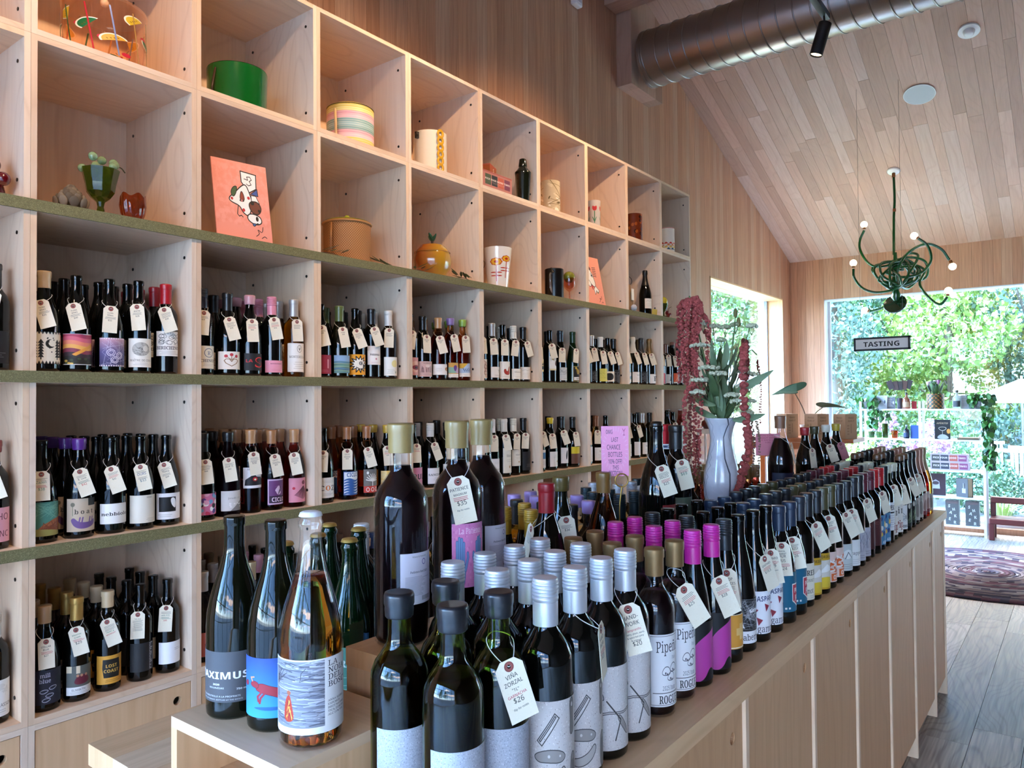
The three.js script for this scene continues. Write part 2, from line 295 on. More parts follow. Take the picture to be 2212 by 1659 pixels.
{
  const q = mulberry(3), pg = {};
  for (let r = 0; r < 5; r++) {
    const h = SY[r] - SY[r + 1] - 0.0006, w = CW - 0.0008, D = 0.545;
    for (let k = -2; k < 9; k++) {
      const c = k + 1, under = c < 0 ? 'beside the first column' : r === 0 ? 'holding the ' + COLS[c] : r === 1 ? 'ornament cubby in the ' + COLS[c] + ' column' : ROWS[r].replace(' row', '') + ' cubby in the ' + COLS[c] + ' column';
      const lab = c < 0 ? 'empty plywood shelf box at the end of the ' + ROWS[r] : c === 0 && r === 0 ? 'plywood shelf box above the red grapes' : 'plywood shelf box, ' + under;
      const o = thing('shelf_box', lab, 'shelf', [0, SY[r + 1], colZ(k)], 0, 'plywood shelf boxes');
      const mat = M.ply[Math.floor(q() * 3)], ou = q(), ov = q() * 2;
      part('side_panel', span(-D, 0, 0, h, -PT, 0, 'y', ou, ov), mat, o);
      part('side_panel', span(-D, 0, 0, h, -w, -w + PT, 'y', ou + 0.4, ov), M.ply[Math.floor(q() * 3)], o);
      part('bottom_panel', span(-D, 0, 0, PT, -w + PT, -PT, 'z', ou, ov), mat, o);
      part('top_panel', span(-D, 0, h - PT, h, -w + PT, -PT, 'z', ou, ov + 0.7), mat, o);
      part('back_panel', span(-0.466, -0.454, PT, h - PT, -w + PT, -PT, 'y', ou + 0.2, ov + 0.3), M.ply[Math.floor(q() * 3)], o);
      for (const [bx, by] of [[-0.045, h - 0.075], [-0.045, 0.075], [-0.4, h - 0.075]]) { const b = part('connector_bolt', boltG, boltM, o); b.position.set(bx, by, -w + PT + 0.001); }
    }
  }
  for (let k = -2; k < 9; k++) { // drawers at the bottom
    const o = thing('drawer_unit', k < -1 ? 'plywood drawer box past the first column' : 'plywood drawer box at the foot of the ' + COLS[k + 1] + ' column', 'drawer', [0, SY[6], colZ(k)], 0, 'drawers below the shelves');
    const h = SY[5] - SY[6] - 0.0006, w = CW - 0.0008, D = 0.5, mat = M.ply[Math.floor(q() * 3)];
    part('side_panel', span(-D, 0, 0, h, -PT, 0), mat, o); part('side_panel', span(-D, 0, 0, h, -w, -w + PT), mat, o);
    part('bottom_panel', span(-D, 0, 0, PT, -w + PT, -PT, 'z'), mat, o); part('top_panel', span(-D, 0, h - PT, h, -w + PT, -PT, 'z'), mat, o);
    part('back_panel', span(-D, -D + 0.01, PT, h - PT, -w + PT, -PT), mat, o);
    const fw = w - 2 * PT - 0.005, fh = h - 2 * PT - 0.005;
    const s = new THREE.Shape([[0, 0], [fw, 0], [fw, fh], [0, fh]].map((a) => new THREE.Vector2(...a))), hole = new THREE.Path(); hole.absarc(fw - 0.045, fh - 0.05, 0.014, 0, Math.PI * 2, true); s.holes.push(hole);
    const g = new THREE.ExtrudeGeometry(s, { depth: 0.018, bevelEnabled: false, curveSegments: 24 }); g.rotateY(Math.PI / 2); g.translate(-0.021, PT + 0.0025, -PT - 0.0025); grainUV(g, 'y', q(), q() * 2);
    const front = part('drawer_front', g, std({ map: TX.ply, color: '#f6e2c6', roughness: 0.5 }), o);
    part('drawer_box', merge([span(-0.45, -0.03, PT + 0.02, h * 0.7, -PT - 0.016, -PT - 0.004), span(-0.45, -0.03, PT + 0.02, h * 0.7, -w + PT + 0.004, -w + PT + 0.016), span(-0.45, -0.03, PT + 0.02, PT + 0.03, -w + PT + 0.016, -PT - 0.016)]), mat, o);
  }
  solo('shelf_plinth', span(-0.5, -0.03, 0, SY[6], colZ(9), colZ(-2), 'z'), M.ply[1], 'low plywood plinth under the shelf drawers', 'plinth');
  const rl = ['under the ornaments', 'under the upper row of bottles', 'under the middle row of bottles'];
  [2, 3, 4].forEach((i, n) => solo('shelf_rail', span(0.0005, 0.008, SY[i] - 0.0165, SY[i] + 0.0165, colZ(9) + 0.002, colZ(-2), 'z'), M.felt, 'long olive green speckled shelf edge rail ' + rl[n], 'shelf rail'));
}
// ---------------------------------------------------------------- counter: cabinets with finger-hole doors and two worktops
const CT = 0.92, CX0 = 1.0, CX1 = 1.8, CZ0 = -0.585, CZ1 = -4.35, CZM = -2.46;
{
  for (const [z0, z1, lab] of [[CZ0, CZM + 0.0015, 'thick pale wood worktop carrying the silver capped bottles'], [CZM - 0.0015, CZ1, 'thick pale wood worktop carrying the red capped bottles and marble vase']]) {
    const n = 9, t = thing('worktop', lab, 'counter top', [0, 0, 0], 0, 'counter tops'), q = mulberry(z0 * 100 | 0);
    for (let i = 0; i < n; i++) { const a = CX0 + (CX1 - CX0) * i / n, b = CX0 + (CX1 - CX0) * (i + 1) / n; part('stave', span(a, b - 0.0003, CT - 0.036, CT, z0, z1, 'z', q(), q() * 2), M.maple[Math.floor(q() * 3)], t); }
  }
  const edges = [CZ0 - 0.02, -1.06, -1.552, -2.046, -2.514, -3.012, -3.509, -4.01, CZ1 + 0.004], q = mulberry(8);
  const light = std({ map: TX.ply, color: '#fff4e6', roughness: 0.45 }), doorMat = [0, 1, 2].map((i) => std({ map: TX.maple, color: ['#f2dcc6', '#eed6bd', '#f6e1cb'][i], roughness: 0.5 }));
  const cupMat = std({ map: TX.maple, color: '#b8977a', roughness: 0.6 });
  const names = ['at the near end', 'below the plier-label bottles', 'below the magenta capped bottles', 'below the white star-label bottles', 'just before the worktop joint', 'just past the worktop joint', 'below the red capped bottles', 'at the far end by the rug'];
  for (let i = 0; i < 8; i++) {
    const za = edges[i], zb = edges[i + 1], o = thing('counter_cabinet', 'pale wood counter cabinet ' + names[i], 'cabinet', [0, 0, 0], 0, 'counter cabinets'), y0 = 0.0, y1 = CT - 0.0365, xf = CX1 - 0.012, xb = CX0 + 0.012;
    part('partition', span(xb, xf, 0.0, y1, za - 0.009, za), light, o); part('partition', span(xb, xf, 0.0, y1, zb, zb + 0.009), light, o);
    part('cabinet_box', merge([span(xb + 0.02, xf - 0.06, 0.08, 0.098, zb + 0.009, za - 0.009, 'z'), span(xb + 0.02, xf - 0.06, y1 - 0.02, y1 - 0.002, zb + 0.009, za - 0.009, 'z'), span((xb + xf) / 2 - 0.006, (xb + xf) / 2 + 0.006, 0.098, y1 - 0.02, zb + 0.009, za - 0.009)]), light, o);
    part('toe_kick', span(xf - 0.075, xf - 0.06, 0, 0.08, zb + 0.009, za - 0.009, 'z'), doorMat[0], o);
    for (const side of [1, -1]) {
      const fw = za - zb - 0.018 - 0.006, fh = y1 - 0.085 - 0.012, s = new THREE.Shape([[0, 0], [fw, 0], [fw, fh], [0, fh]].map((a) => new THREE.Vector2(...a))), hole = new THREE.Path();
      hole.absarc(fw - 0.055, fh - 0.062, 0.0125, 0, Math.PI * 2, true); s.holes.push(hole);
      const g = new THREE.ExtrudeGeometry(s, { depth: 0.018, bevelEnabled: false, curveSegments: 24 }); g.rotateY(Math.PI / 2); grainUV(g, 'y', q(), q() * 2);
      const d = part('door', g, doorMat[Math.floor(q() * 3)], o); d.position.set(side > 0 ? xf - 0.025 : xb + 0.007, 0.085, za - 0.012);
      part('hole_cup', (() => { const c = lathe([[0.0125, 0], [0.0125, 0.012], [0.0, 0.013]], 20); c.rotateZ(side > 0 ? Math.PI / 2 : -Math.PI / 2); c.translate(side > 0 ? 0.016 : 0.002, fh - 0.062, -(fw - 0.055)); return c; })(), cupMat, d);
    }
  }
  // display risers on the counter
  const hollow = (x0, x1, y0, y1, z0, z1, label, t = 0.016) => { const o = thing('display_riser', label, 'riser', [0, 0, 0], 0, 'display risers on the counter');
    part('top_board', span(x0, x1, y1 - t, y1, z1, z0, 'x', 0.3, 0.2), M.maple[0], o); part('side_board', span(x0, x0 + t, y0, y1 - t, z1, z0), M.edge, o); part('side_board', span(x1 - t, x1, y0, y1 - t, z1, z0), M.edge, o); part('back_board', span(x0 + t, x1 - t, y0, y1 - t, z1, z1 + t), M.maple[1], o); part('base_board', span(x0 + t, x1 - t, y0, y0 + t * 0.6, z1 + t, z0, 'x'), M.maple[1], o); return o; };
  hollow(1.262, 1.54, CT + 0.0004, 1.03, -0.59, -0.81, 'open pale wood riser carrying the amber bottle');
  const solid = (x0, x1, y1, z0, z1, label) => { const o = thing('display_riser', label, 'riser', [0, 0, 0], 0, 'display risers on the counter'); part('top_board', span(x0, x1, y1 - 0.03, y1, z1, z0, 'z', 0.1, 0.4), M.maple[2], o); part('riser_block', span(x0 + 0.001, x1 - 0.001, CT + 0.0004, y1 - 0.03, z1 + 0.001, z0 - 0.001, 'y', 0.6, 0.1), M.maple[0], o); };
  solid(1.372, 1.476, 1.09, -0.832, -1.23, 'solid wood block riser under the three magnums');
  solid(1.33, 1.47, 1.02, -1.29, -1.78, 'low wood riser under the pink last chance sign');
  solid(1.32, 1.47, 1.07, -1.85, -4.05, 'long wood riser under the marble vase');
}
// ---------------------------------------------------------------- printed paper: atlases for labels and price tags
class Atlas {
  constructor(S, cw, ch, rough = 0.6) { this.S = S; this.cw = cw; this.ch = ch; this.n = 0; this.cols = Math.floor(S / cw); this.cv = document.createElement('canvas'); this.cv.width = this.cv.height = S; this.c = this.cv.getContext('2d'); this.c.fillStyle = '#f4efe4'; this.c.fillRect(0, 0, S, S);
    const t = new THREE.CanvasTexture(this.cv); t.colorSpace = THREE.SRGBColorSpace; t.magFilter = THREE.LinearFilter; t.anisotropy = 4; this.mat = std({ map: t, roughness: rough }); }
  cell(draw, k = 1) { const i = this.n++, { cw, ch, S, c } = this, x = (i % this.cols) * cw, y = Math.floor(i / this.cols) * ch; if (y + ch > S) throw new Error('atlas full');
    c.save(); c.beginPath(); c.rect(x, y, cw, ch); c.clip(); c.translate(x, y); draw(c, cw, ch); c.restore(); const e = 1.5; return [(x + e) / S, 1 - (y + ch - e) / S, (x + cw - e) / S, 1 - (y + e) / S]; }
}
const LA = new Atlas(2048, 128, 128), HA = new Atlas(2048, 512, 512), TA = new Atlas(2048, 128, 256, 0.8);
let X;                                                                     // current 2d context
const fill = (c) => { X.fillStyle = c; };
const Rc = (x, y, w, h, c) => { fill(c); X.fillRect(x, y, w, h); };
const Ci = (x, y, r, c, ry = r, a = 0) => { fill(c); X.beginPath(); X.ellipse(x, y, r, ry, a, 0, 7); X.fill(); };
const Li = (pts, c, w = 2, close = false) => { X.strokeStyle = c; X.lineWidth = w; X.lineJoin = X.lineCap = 'round'; X.beginPath(); pts.forEach((p, i) => (i ? X.lineTo(...p) : X.moveTo(...p))); if (close) X.closePath(); X.stroke(); };
const Po = (pts, c, stroke, w = 2) => { fill(c); X.beginPath(); pts.forEach((p, i) => (i ? X.lineTo(...p) : X.moveTo(...p))); X.closePath(); X.fill(); if (stroke) { X.strokeStyle = stroke; X.lineWidth = w; X.lineJoin = 'round'; X.stroke(); } };
function Sm(pts, c, stroke, w = 2) { const n = pts.length, m = (a, b) => [(a[0] + b[0]) / 2, (a[1] + b[1]) / 2]; X.beginPath(); X.moveTo(...m(pts[n - 1], pts[0])); for (let i = 0; i < n; i++) X.quadraticCurveTo(...pts[i], ...m(pts[i], pts[(i + 1) % n])); X.closePath(); if (c) { fill(c); X.fill(); } if (stroke) { X.strokeStyle = stroke; X.lineWidth = w; X.stroke(); } }
const Te = (s, x, y, px, c = '#222', f = 'serif', al = 'center', w) => { fill(c); X.font = (f.startsWith('b ') ? 'bold ' : '') + px + 'px ' + f.replace('b ', ''); X.textAlign = al; X.textBaseline = 'middle'; w ? X.fillText(s, x, y, w) : X.fillText(s, x, y); };
const lines = (x, y, w, n, dy, c, q, h = 1.2) => { for (let i = 0; i < n; i++) Rc(x + w * 0.5 * (1 - (0.6 + 0.4 * q())), y + i * dy, w * (0.6 + 0.4 * q()), h, c); };
const speck = (w, h, n, cols, r, q) => { for (let i = 0; i < n; i++) Ci(q() * w, q() * h, r * (0.4 + q()), cols[Math.floor(q() * cols.length)]); };
const qa = mulberry(404);
// label art: every function paints a w x h cell
const ART = {
  forest(w, h) { Rc(0, 0, w, h, '#efe6d2'); for (const x of [14, 36, 96, 112]) { Rc(x - 2, 34, 4, 76, '#15120f'); for (let y = 38; y < 98; y += 11) Po([[x, y - 8], [x - 10, y + 8], [x + 10, y + 8]], '#15120f'); } Ci(68, 48, 17, '#15120f'); Ci(75, 45, 14, '#efe6d2'); for (let i = 0; i < 9; i++) Ci(48 + qa() * 40, 24 + qa() * 70, 2.2, '#15120f'); for (let x = 0; x < w; x += 12) { Po([[x, h], [x + 6, h - 14], [x + 12, h]], '#15120f'); Po([[x, 0], [x + 6, 12], [x + 12, 0]], '#15120f'); } },
  sunset(w, h) { const b = ['#b5405e', '#d8667c', '#e98b6c', '#f0b05a', '#8a3a4c', '#3a2a30', '#22221c']; b.forEach((c, i) => Sm([[-10, i * 16], [40, i * 16 - 8], [90, i * 16 + 8], [140, i * 16], [140, i * 16 + 40], [-10, i * 16 + 40]], c)); Po([[40, 84], [118, 40], [124, 50], [52, 92]], '#e9a03f'); for (let i = 0; i < 14; i++) Ci(qa() * w, 86 + qa() * 38, 7, pick(['#e7c76a', '#3b4a2d', '#c9a646', '#2b2b1e']), 5); Rc(0, 0, w, 3, '#eee'); Rc(0, h - 4, w, 4, '#eee'); },
  moto(w, h) { const g = X.createLinearGradient(0, 0, 0, h); g.addColorStop(0, '#d9a3ad'); g.addColorStop(0.5, '#5a5383'); g.addColorStop(1, '#3a3560'); fill(g); X.fillRect(0, 0, w, h); for (let i = 0; i < 26; i++) Li([[qa() * w, qa() * h], [qa() * w, qa() * h]], '#ddd6ea', 0.9); for (const [x, y, r] of [[46, 66, 15], [80, 78, 14], [60, 98, 14]]) { X.strokeStyle = '#efe8f4'; X.lineWidth = 2.5; X.beginPath(); X.arc(x, y, r, 0, 7); X.stroke(); X.beginPath(); X.arc(x, y, r * 0.6, 0, 7); X.stroke(); } for (let x = 0; x < w; x += 9) { Rc(x, 0, 5, 7, '#eadfe8'); Rc(x, h - 8, 5, 7, '#eadfe8'); } },
  etch(w, h) { Rc(0, 0, w, h, '#efece2'); Ci(64, 48, 42, '#b9b6ad', 30); for (let i = 0; i < 90; i++) { const a = qa() * 7, r = qa() * 40; Li([[64 + Math.cos(a) * r, 48 + Math.sin(a) * r * 0.7], [64 + Math.cos(a) * r + 7, 50 + Math.sin(a) * r * 0.7]], '#5b5852', 1); } Ci(84, 46, 13, '#dad7cc'); Te('MAÎTRE DE CHAI', 64, 96, 13, '#6c695f', 'serif', 'center', 112); lines(24, 108, 80, 2, 7, '#aaa', qa); },
  birichino(w, h) { Rc(0, 0, w, h, '#eceae4'); Te('M A D E', 64, 12, 13, '#555'); for (let i = 0; i < 24; i++) { const x = qa() * w, y = 24 + qa() * 40; Sm([[x, y], [x + 20, y - 14], [x + 34, y + 4], [x + 14, y + 12]], qa() > 0.6 ? '#f4f2ec' : null, '#444', 1.6); } Rc(0, 70, w, 30, '#eceae4'); Te('BIRICHINO', 64, 86, 23, '#333', 'b serif', 'center', 122); lines(8, 102, 112, 3, 7, '#777', qa); },
  black(w, h) { Rc(0, 0, w, h, '#17171a'); lines(30, 86, 68, 3, 8, '#999', qa); },
  chinon(w, h) { Rc(0, 0, w, h, '#e9e1cf'); X.strokeStyle = '#55607a'; X.lineWidth = 3; X.beginPath(); X.arc(64, 40, 24, 0, 7); X.stroke(); Te('R', 64, 42, 28, '#55607a', 'serif'); Te('CHINON', 64, 84, 22, '#55504a', 'b serif', 'center', 104); lines(24, 102, 80, 2, 8, '#a99', qa); },
  heart(w, h) { Rc(0, 0, w, h, '#f0ebe3'); Li([[64, 104], [40, 84], [32, 66], [40, 54], [56, 56], [64, 72], [72, 56], [88, 54], [96, 66], [88, 84], [64, 104]], '#8b6a48', 4); for (const [a, b] of [[40, 34], [64, 24], [88, 34]]) { Li([[64, 60], [a, b]], '#8b6a48', 3); Ci(a, b, 8, '#c23b43', 11); } },
  las(w, h) { Rc(0, 0, w, h, '#1c1d20'); Te('LA', 26, 56, 30, '#c8222c', 'b sans-serif'); Te('S', 82, 66, 104, '#e2322f', 'b serif'); Te('S', 82, 66, 84, '#3a1416', 'b serif'); },
  pinkplain(w, h) { Rc(0, 0, w, h, '#e79bb0'); Te('MADAMIN', 70, 34, 15, '#7a3348', 'b sans-serif'); lines(30, 96, 80, 2, 9, '#b5647e', qa); },
  monter(w, h) { Rc(0, 0, w, h, '#f1eee6'); X.strokeStyle = '#7d7a70'; X.lineWidth = 2; X.beginPath(); X.arc(74, 26, 15, 0, 7); X.stroke(); for (let i = 0; i < 12; i++) Li([[74, 34], [64 + qa() * 20, 14 + qa() * 16]], '#7d7a70', 1); Te('MONTERELLA', 64, 60, 15, '#6b675c', 'serif', 'center', 110); lines(30, 84, 80, 4, 9, '#a9a497', qa); },
  crimson(w, h) { Rc(0, 0, w, h, '#9c2740'); Rc(70, 30, 10, 60, '#d9909b'); lines(20, 102, 60, 2, 8, '#d9a0aa', qa); },
  waves(w, h) { Rc(0, 0, w, h, '#8fb4d6'); for (let i = 0; i < 16; i++) Sm([[-10, 46 + i * 6], [30, 36 + i * 6 + qa() * 9], [70, 50 + i * 6 - qa() * 9], [140, 44 + i * 6], [140, 70 + i * 6], [-10, 70 + i * 6]], pick(['#4d7a72', '#6f9c8b', '#3f6a86', '#9ab8a0', '#5c8aa4'])); },
  spiky(w, h) { Rc(0, 0, w, h, '#f0a821'); const p = []; for (let i = 0; i < 26; i++) { const a = i / 26 * 6.283, r = i % 2 ? 30 : 52; p.push([58 + Math.cos(a) * r * 1.05, 62 + Math.sin(a) * r]); } Po(p, '#f7f3e6', '#15120d', 5); Ci(58, 62, 26, '#f7f3e6'); Ci(66, 56, 11, '#15120d'); Ci(66, 56, 7, '#fff'); Ci(67, 56, 4, '#15120d'); Po([[80, 60], [112, 70], [80, 82]], '#15120d'); Li([[40, 80], [60, 92], [78, 88]], '#15120d', 4); },
  parana(w, h) { Rc(0, 0, w, h, '#f3f0ec'); Te('PARANGA', 60, 60, 17, '#333', 'b sans-serif', 'center', 104); Ci(66, 88, 7, '#c98a97'); lines(28, 110, 70, 2, 6, '#b99', qa); },
  palesun(w, h) { Rc(0, 0, w, h, '#eef0ea'); Ci(78, 46, 24, '#e6dc9a'); lines(20, 84, 60, 4, 9, '#8fa09a', qa); Ci(88, 104, 8, '#9fb5ac'); },
  face(w, h) { Rc(0, 0, w, h, '#d99a98'); Sm([[30, 30], [90, 24], [110, 80], [60, 116], [24, 80]], '#e8b7a7'); Sm([[20, 70], [70, 50], [116, 70], [70, 96]], '#8b3344'); Ci(70, 72, 14, '#2c2230', 8); },
  mauve(w, h) { Rc(0, 0, w, h, '#d8b7b2'); Te('DOMAINE', 64, 16, 12, '#5c4546'); for (let i = 0; i < 34; i++) { const x = 26 + qa() * 76; Li([[x, 36 + qa() * 20], [x + qa() * 12 - 6, 92]], '#7b5c60', 1.4); } Ci(64, 40, 16, '#e9d5d0', 12); lines(20, 104, 88, 2, 9, '#8a6a6c', qa); },
  widewhite(w, h) { Rc(0, 0, w, h, '#f2eee8'); Sm([[78, 44], [104, 30], [116, 60], [98, 88], [80, 74]], '#b27a35'); Li([[82, 84], [112, 40]], '#f2eee8', 2); lines(16, 46, 46, 5, 9, '#999', qa); },
  tricolor(w, h) { Rc(0, 0, w, h, '#d9a553'); Rc(0, 40, w, 50, '#8fb8a6'); Rc(60, 40, 68, 50, '#c4a4c4'); Sm([[40, 30], [58, 20], [76, 32], [60, 76], [46, 70]], '#6a3f84'); Rc(0, 96, w, 32, '#f1ece0'); lines(20, 106, 88, 2, 9, '#888', qa); },
  splash(w, h) { Rc(0, 0, w, h, '#b6cbe4'); Po([[0, 0], [70, 0], [30, 50], [0, 46]], '#e2b53e'); for (let i = 0; i < 5; i++) Li([[30 + i * 16, 40 + qa() * 20], [44 + i * 14, 76]], '#35588f', 5); Rc(0, 92, w, 36, '#f3f0ea'); lines(20, 104, 88, 2, 9, '#888', qa); },
  grapes(w, h) { Rc(0, 0, w, h, '#efe7da'); for (const [x, y] of [[40, 30], [62, 24], [84, 32], [48, 50], [72, 50], [94, 54], [58, 70], [82, 74], [70, 92], [84, 110]]) { Ci(x, y, 12, '#d9b9a6'); X.strokeStyle = '#7c4a40'; X.lineWidth = 3; X.beginPath(); X.arc(x, y, 12, 0, 7); X.stroke(); } },
  dashy(w, h) { Rc(0, 0, w, h, '#efeae0'); Li([[64, 34], [74, 56], [84, 30]], '#444', 3); Li([[74, 56], [70, 74]], '#444', 3); lines(20, 96, 88, 2, 10, '#9a8f86', qa, 2); },
  fox(w, h) { Rc(0, 0, w, h, '#f1ebdf'); Sm([[40, 90], [34, 62], [50, 52], [58, 74], [74, 70], [82, 40], [96, 32], [92, 60], [100, 88], [70, 100]], '#b8392c', '#5d1c16', 2); Ci(86, 48, 3, '#111'); Rc(14, 112, 100, 2, '#999'); },
  creamscript(w, h) { Rc(0, 0, w, h, '#efe9da'); Te('Muscadet', 68, 40, 20, '#6a614e', 'serif'); lines(20, 96, 88, 2, 10, '#b3a990', qa); },
  creamplain(w, h) { Rc(0, 0, w, h, '#ede8dd'); Li([[16, 40], [40, 28], [60, 38], [90, 26], [112, 36]], '#a99f8c', 2); lines(16, 64, 96, 5, 11, '#b9b09e', qa); },
  yellowband(w, h) { Rc(0, 0, w, h, '#e6cf8d'); Rc(0, 70, w, 34, '#15140f'); Po([[60, 60], [84, 30], [100, 64]], '#30291a'); },
  horse(w, h) { Rc(0, 0, w, h, '#eeeae2'); Sm([[54, 80], [66, 40], [84, 36], [104, 60], [96, 94]], '#5e231c'); Sm([[20, 30], [40, 20], [50, 40]], '#caa24b'); Rc(0, 112, w, 16, '#d9cba0'); },
  marble(w, h) { Rc(0, 0, w, h, '#c9cbc7'); for (let i = 0; i < 8; i++) Li([[-5, qa() * 90], [40, qa() * 90], [80, qa() * 90], [133, qa() * 90]], '#8d9290', 2); lines(24, 108, 80, 1, 8, '#666', qa); },
  rays(w, h) { Rc(0, 0, w, h, '#191712'); for (let i = 0; i < 7; i++) Po([[30, 10], [50 + i * 14, 70], [56 + i * 14, 66]], '#dfb93c'); Ci(34, 16, 10, '#dfb93c'); Rc(10, 92, 108, 26, '#e9e4d8'); Te('RAYO', 64, 105, 18, '#222', 'b serif'); X.strokeStyle = '#cbb36a'; X.lineWidth = 4; X.strokeRect(3, 3, w - 6, h - 6); },
  lime(w, h) { Rc(0, 0, w, h, '#d9cf60'); for (let i = 0; i < 10; i++) Li([[qa() * w, 20 + qa() * 90], [qa() * w, 20 + qa() * 90]], '#b6ad49', 2); },
  moon(w, h) { Rc(0, 0, w, h, '#ecdfcb'); Ci(34, 66, 44, '#1b1917'); },
  rowsblack(w, h) { Rc(0, 0, w, h, '#141415'); for (let y = 12; y < 118; y += 13) for (let x = 10; x < 116; x += 17) if (qa() > 0.25) Rc(x, y, 9, 5, '#8e8e92'); },
  bletter(w, h) { Rc(0, 0, w, h, '#f2f0ea'); Te('B', 70, 64, 86, '#111', 'b serif'); },
  greyland(w, h) { Rc(0, 0, w, h, '#d5d8d6'); Sm([[14, 90], [40, 40], [70, 62], [100, 34], [124, 90]], '#6b94ae'); Ci(60, 80, 22, '#8fae9a', 10); Rc(0, 100, w, 28, '#e6e4dc'); },
  redwhite(w, h) { Rc(0, 0, w, h, '#d9354c'); Rc(0, 0, 52, h, '#ece7de'); lines(60, 90, 50, 2, 9, '#f4c0c6', qa); },
  orangel(w, h) { Rc(0, 0, w, h, '#e2603a'); Li([[20, 100], [60, 50], [110, 20]], '#f0b090', 5); Rc(0, 108, w, 20, '#efe6da'); },
  greymark(w, h) { Rc(0, 0, w, h, '#d7d3cd'); Po([[50, 96], [64, 40], [88, 34], [84, 96]], '#2b2727'); Ci(66, 40, 9, '#a8453f'); },
  hopink(w, h) { Rc(0, 0, w, h, '#d99aa6'); Te('ECHO', 70, 34, 32, '#5b2a36', 'sans-serif'); Te('BLANC', 66, 96, 30, '#5b2a36', 'sans-serif'); },
  cliff(w, h) { Rc(0, 0, w, h, '#4f8f80'); for (let i = 0; i < 30; i++) Li([[qa() * w, qa() * 60], [qa() * w, qa() * 60 + 6]], '#76b09b', 1.6); Po([[128, 60], [90, 66], [50, 84], [24, 110], [128, 110]], '#a5603c'); for (let i = 0; i < 40; i++) Li([[50 + qa() * 78, 70 + qa() * 30], [40 + qa() * 78, 96 + qa() * 16]], '#7b3f26', 1.4); Sm([[0, 128], [0, 100], [50, 100], [128, 112], [128, 128]], '#9d9650'); },
  boat(w, h) { Rc(0, 0, w, h, '#c8b49b'); Te('b o a t', 68, 52, 24, '#39302a', 'b serif'); Rc(82, 0, 46, 30, '#1a1613'); Li([[26, 30], [26, 66]], '#5b6b4a', 2); Ci(26, 24, 8, '#6f6a58'); Sm([[16, 82], [30, 72], [44, 88], [60, 92], [96, 92], [112, 78], [116, 104], [70, 118], [34, 112]], '#6d4f86'); for (const x of [48, 58, 86, 98]) Li([[x, 94], [x + 4, 74]], '#6d4f86', 5); },
  nebb(w, h) { Rc(0, 0, w, h, '#f1efe9'); Te('nebbiolo', 64, 66, 28, '#1a1a1a', 'b serif', 'center', 112); },
  creamours(w, h) { Rc(0, 0, w, h, '#e4ddcc'); Te('HERO', 84, 12, 9, '#8b8471'); lines(70, 106, 50, 3, 6, '#9e9784', qa); },
  blacksq(w, h) { Rc(0, 0, w, h, '#efeeee'); Rc(14, 20, 72, 70, '#0e0e10'); Sm([[60, 24], [84, 22], [86, 80], [66, 60]], '#efeeee'); lines(10, 104, 60, 2, 8, '#888', qa); },
  abstract(w, h) { Rc(0, 0, w, h, '#d77ba0'); for (let i = 0; i < 26; i++) { const x = qa() * w, y = qa() * h; Sm([[x, y], [x + 24 * qa(), y - 16], [x + 30, y + 14 * qa()], [x + 6, y + 20]], pick(['#5c3a86', '#c93c5e', '#e8a9c0', '#1c1820', '#7fb0d8', '#fff'])); } },
  hill(w, h) { Rc(0, 0, w, h, '#d9d6d3'); Te('Jeudi 15', 60, 46, 15, '#888', 'serif'); Po([[40, 128], [86, 70], [128, 44], [128, 128]], '#8a8785'); for (let i = 0; i < 9; i++) Ci(40 + qa() * 80, 74 + qa() * 30, 5, '#efeceb'); Ci(100, 60, 5, '#a33'); },
  devil(w, h) { Rc(0, 0, w, h, '#efeaea'); Te('SERAGGI', 54, 12, 14, '#8e8a94', 'b sans-serif'); Po([[10, 110], [14, 76], [40, 56], [58, 40], [72, 58], [100, 62], [120, 80], [118, 110]], '#15131a'); Ci(64, 72, 13, '#c02330'); Ci(64, 74, 6, '#efc'); },
  ciclop(w, h) { Rc(0, 0, w, h, '#6b3a6f'); X.strokeStyle = '#d8bcd4'; X.lineWidth = 6; X.strokeRect(6, 6, w - 12, h - 12); for (let i = 0; i < 9; i++) Sm([[20 + qa() * 70, 20 + qa() * 50], [60 + qa() * 40, 20 + qa() * 50], [40 + qa() * 50, 30 + qa() * 60]], pick(['#2a1430', '#8c5a90', '#d8bcd4'])); Rc(12, 84, 104, 34, '#2a1430'); Te('CICLO', 66, 102, 29, '#efdcec', 'b sans-serif', 'center', 92); },
  lady(w, h) { Rc(0, 0, w, h, '#dd8fa0'); Ci(78, 26, 11, '#7b3848'); for (let i = 0; i < 22; i++) Li([[76 + i % 5, 44], [30 + i * 4, 112 - Math.abs(i - 11) * 2]], '#5b2836', 2); Ci(26, 54, 7, '#c22a3e'); },
  coz(w, h) { Rc(0, 0, w, h, '#f1efe9'); Te('C', 30, 66, 44, '#1c1c1c', 'b serif'); Te('O', 64, 66, 40, '#e07b2c', 'b serif'); Te('Z', 98, 66, 44, '#1c1c1c', 'b serif'); lines(24, 100, 80, 2, 8, '#888', qa); lines(24, 22, 80, 2, 8, '#aaa', qa); },
  bluewave(w, h) { Rc(0, 0, w, h, '#e9eef2'); Te('CICLO', 64, 20, 28, '#27508e', 'b sans-serif', 'center', 108); for (let i = 0; i < 6; i++) Sm([[6, 44 + i * 14], [44, 34 + i * 14], [84, 52 + i * 14], [122, 40 + i * 14], [122, 50 + i * 14], [70, 62 + i * 14], [30, 46 + i * 14], [6, 54 + i * 14]], '#3563a4'); X.strokeStyle = '#27508e'; X.lineWidth = 5; X.strokeRect(3, 3, w - 6, h - 6); },
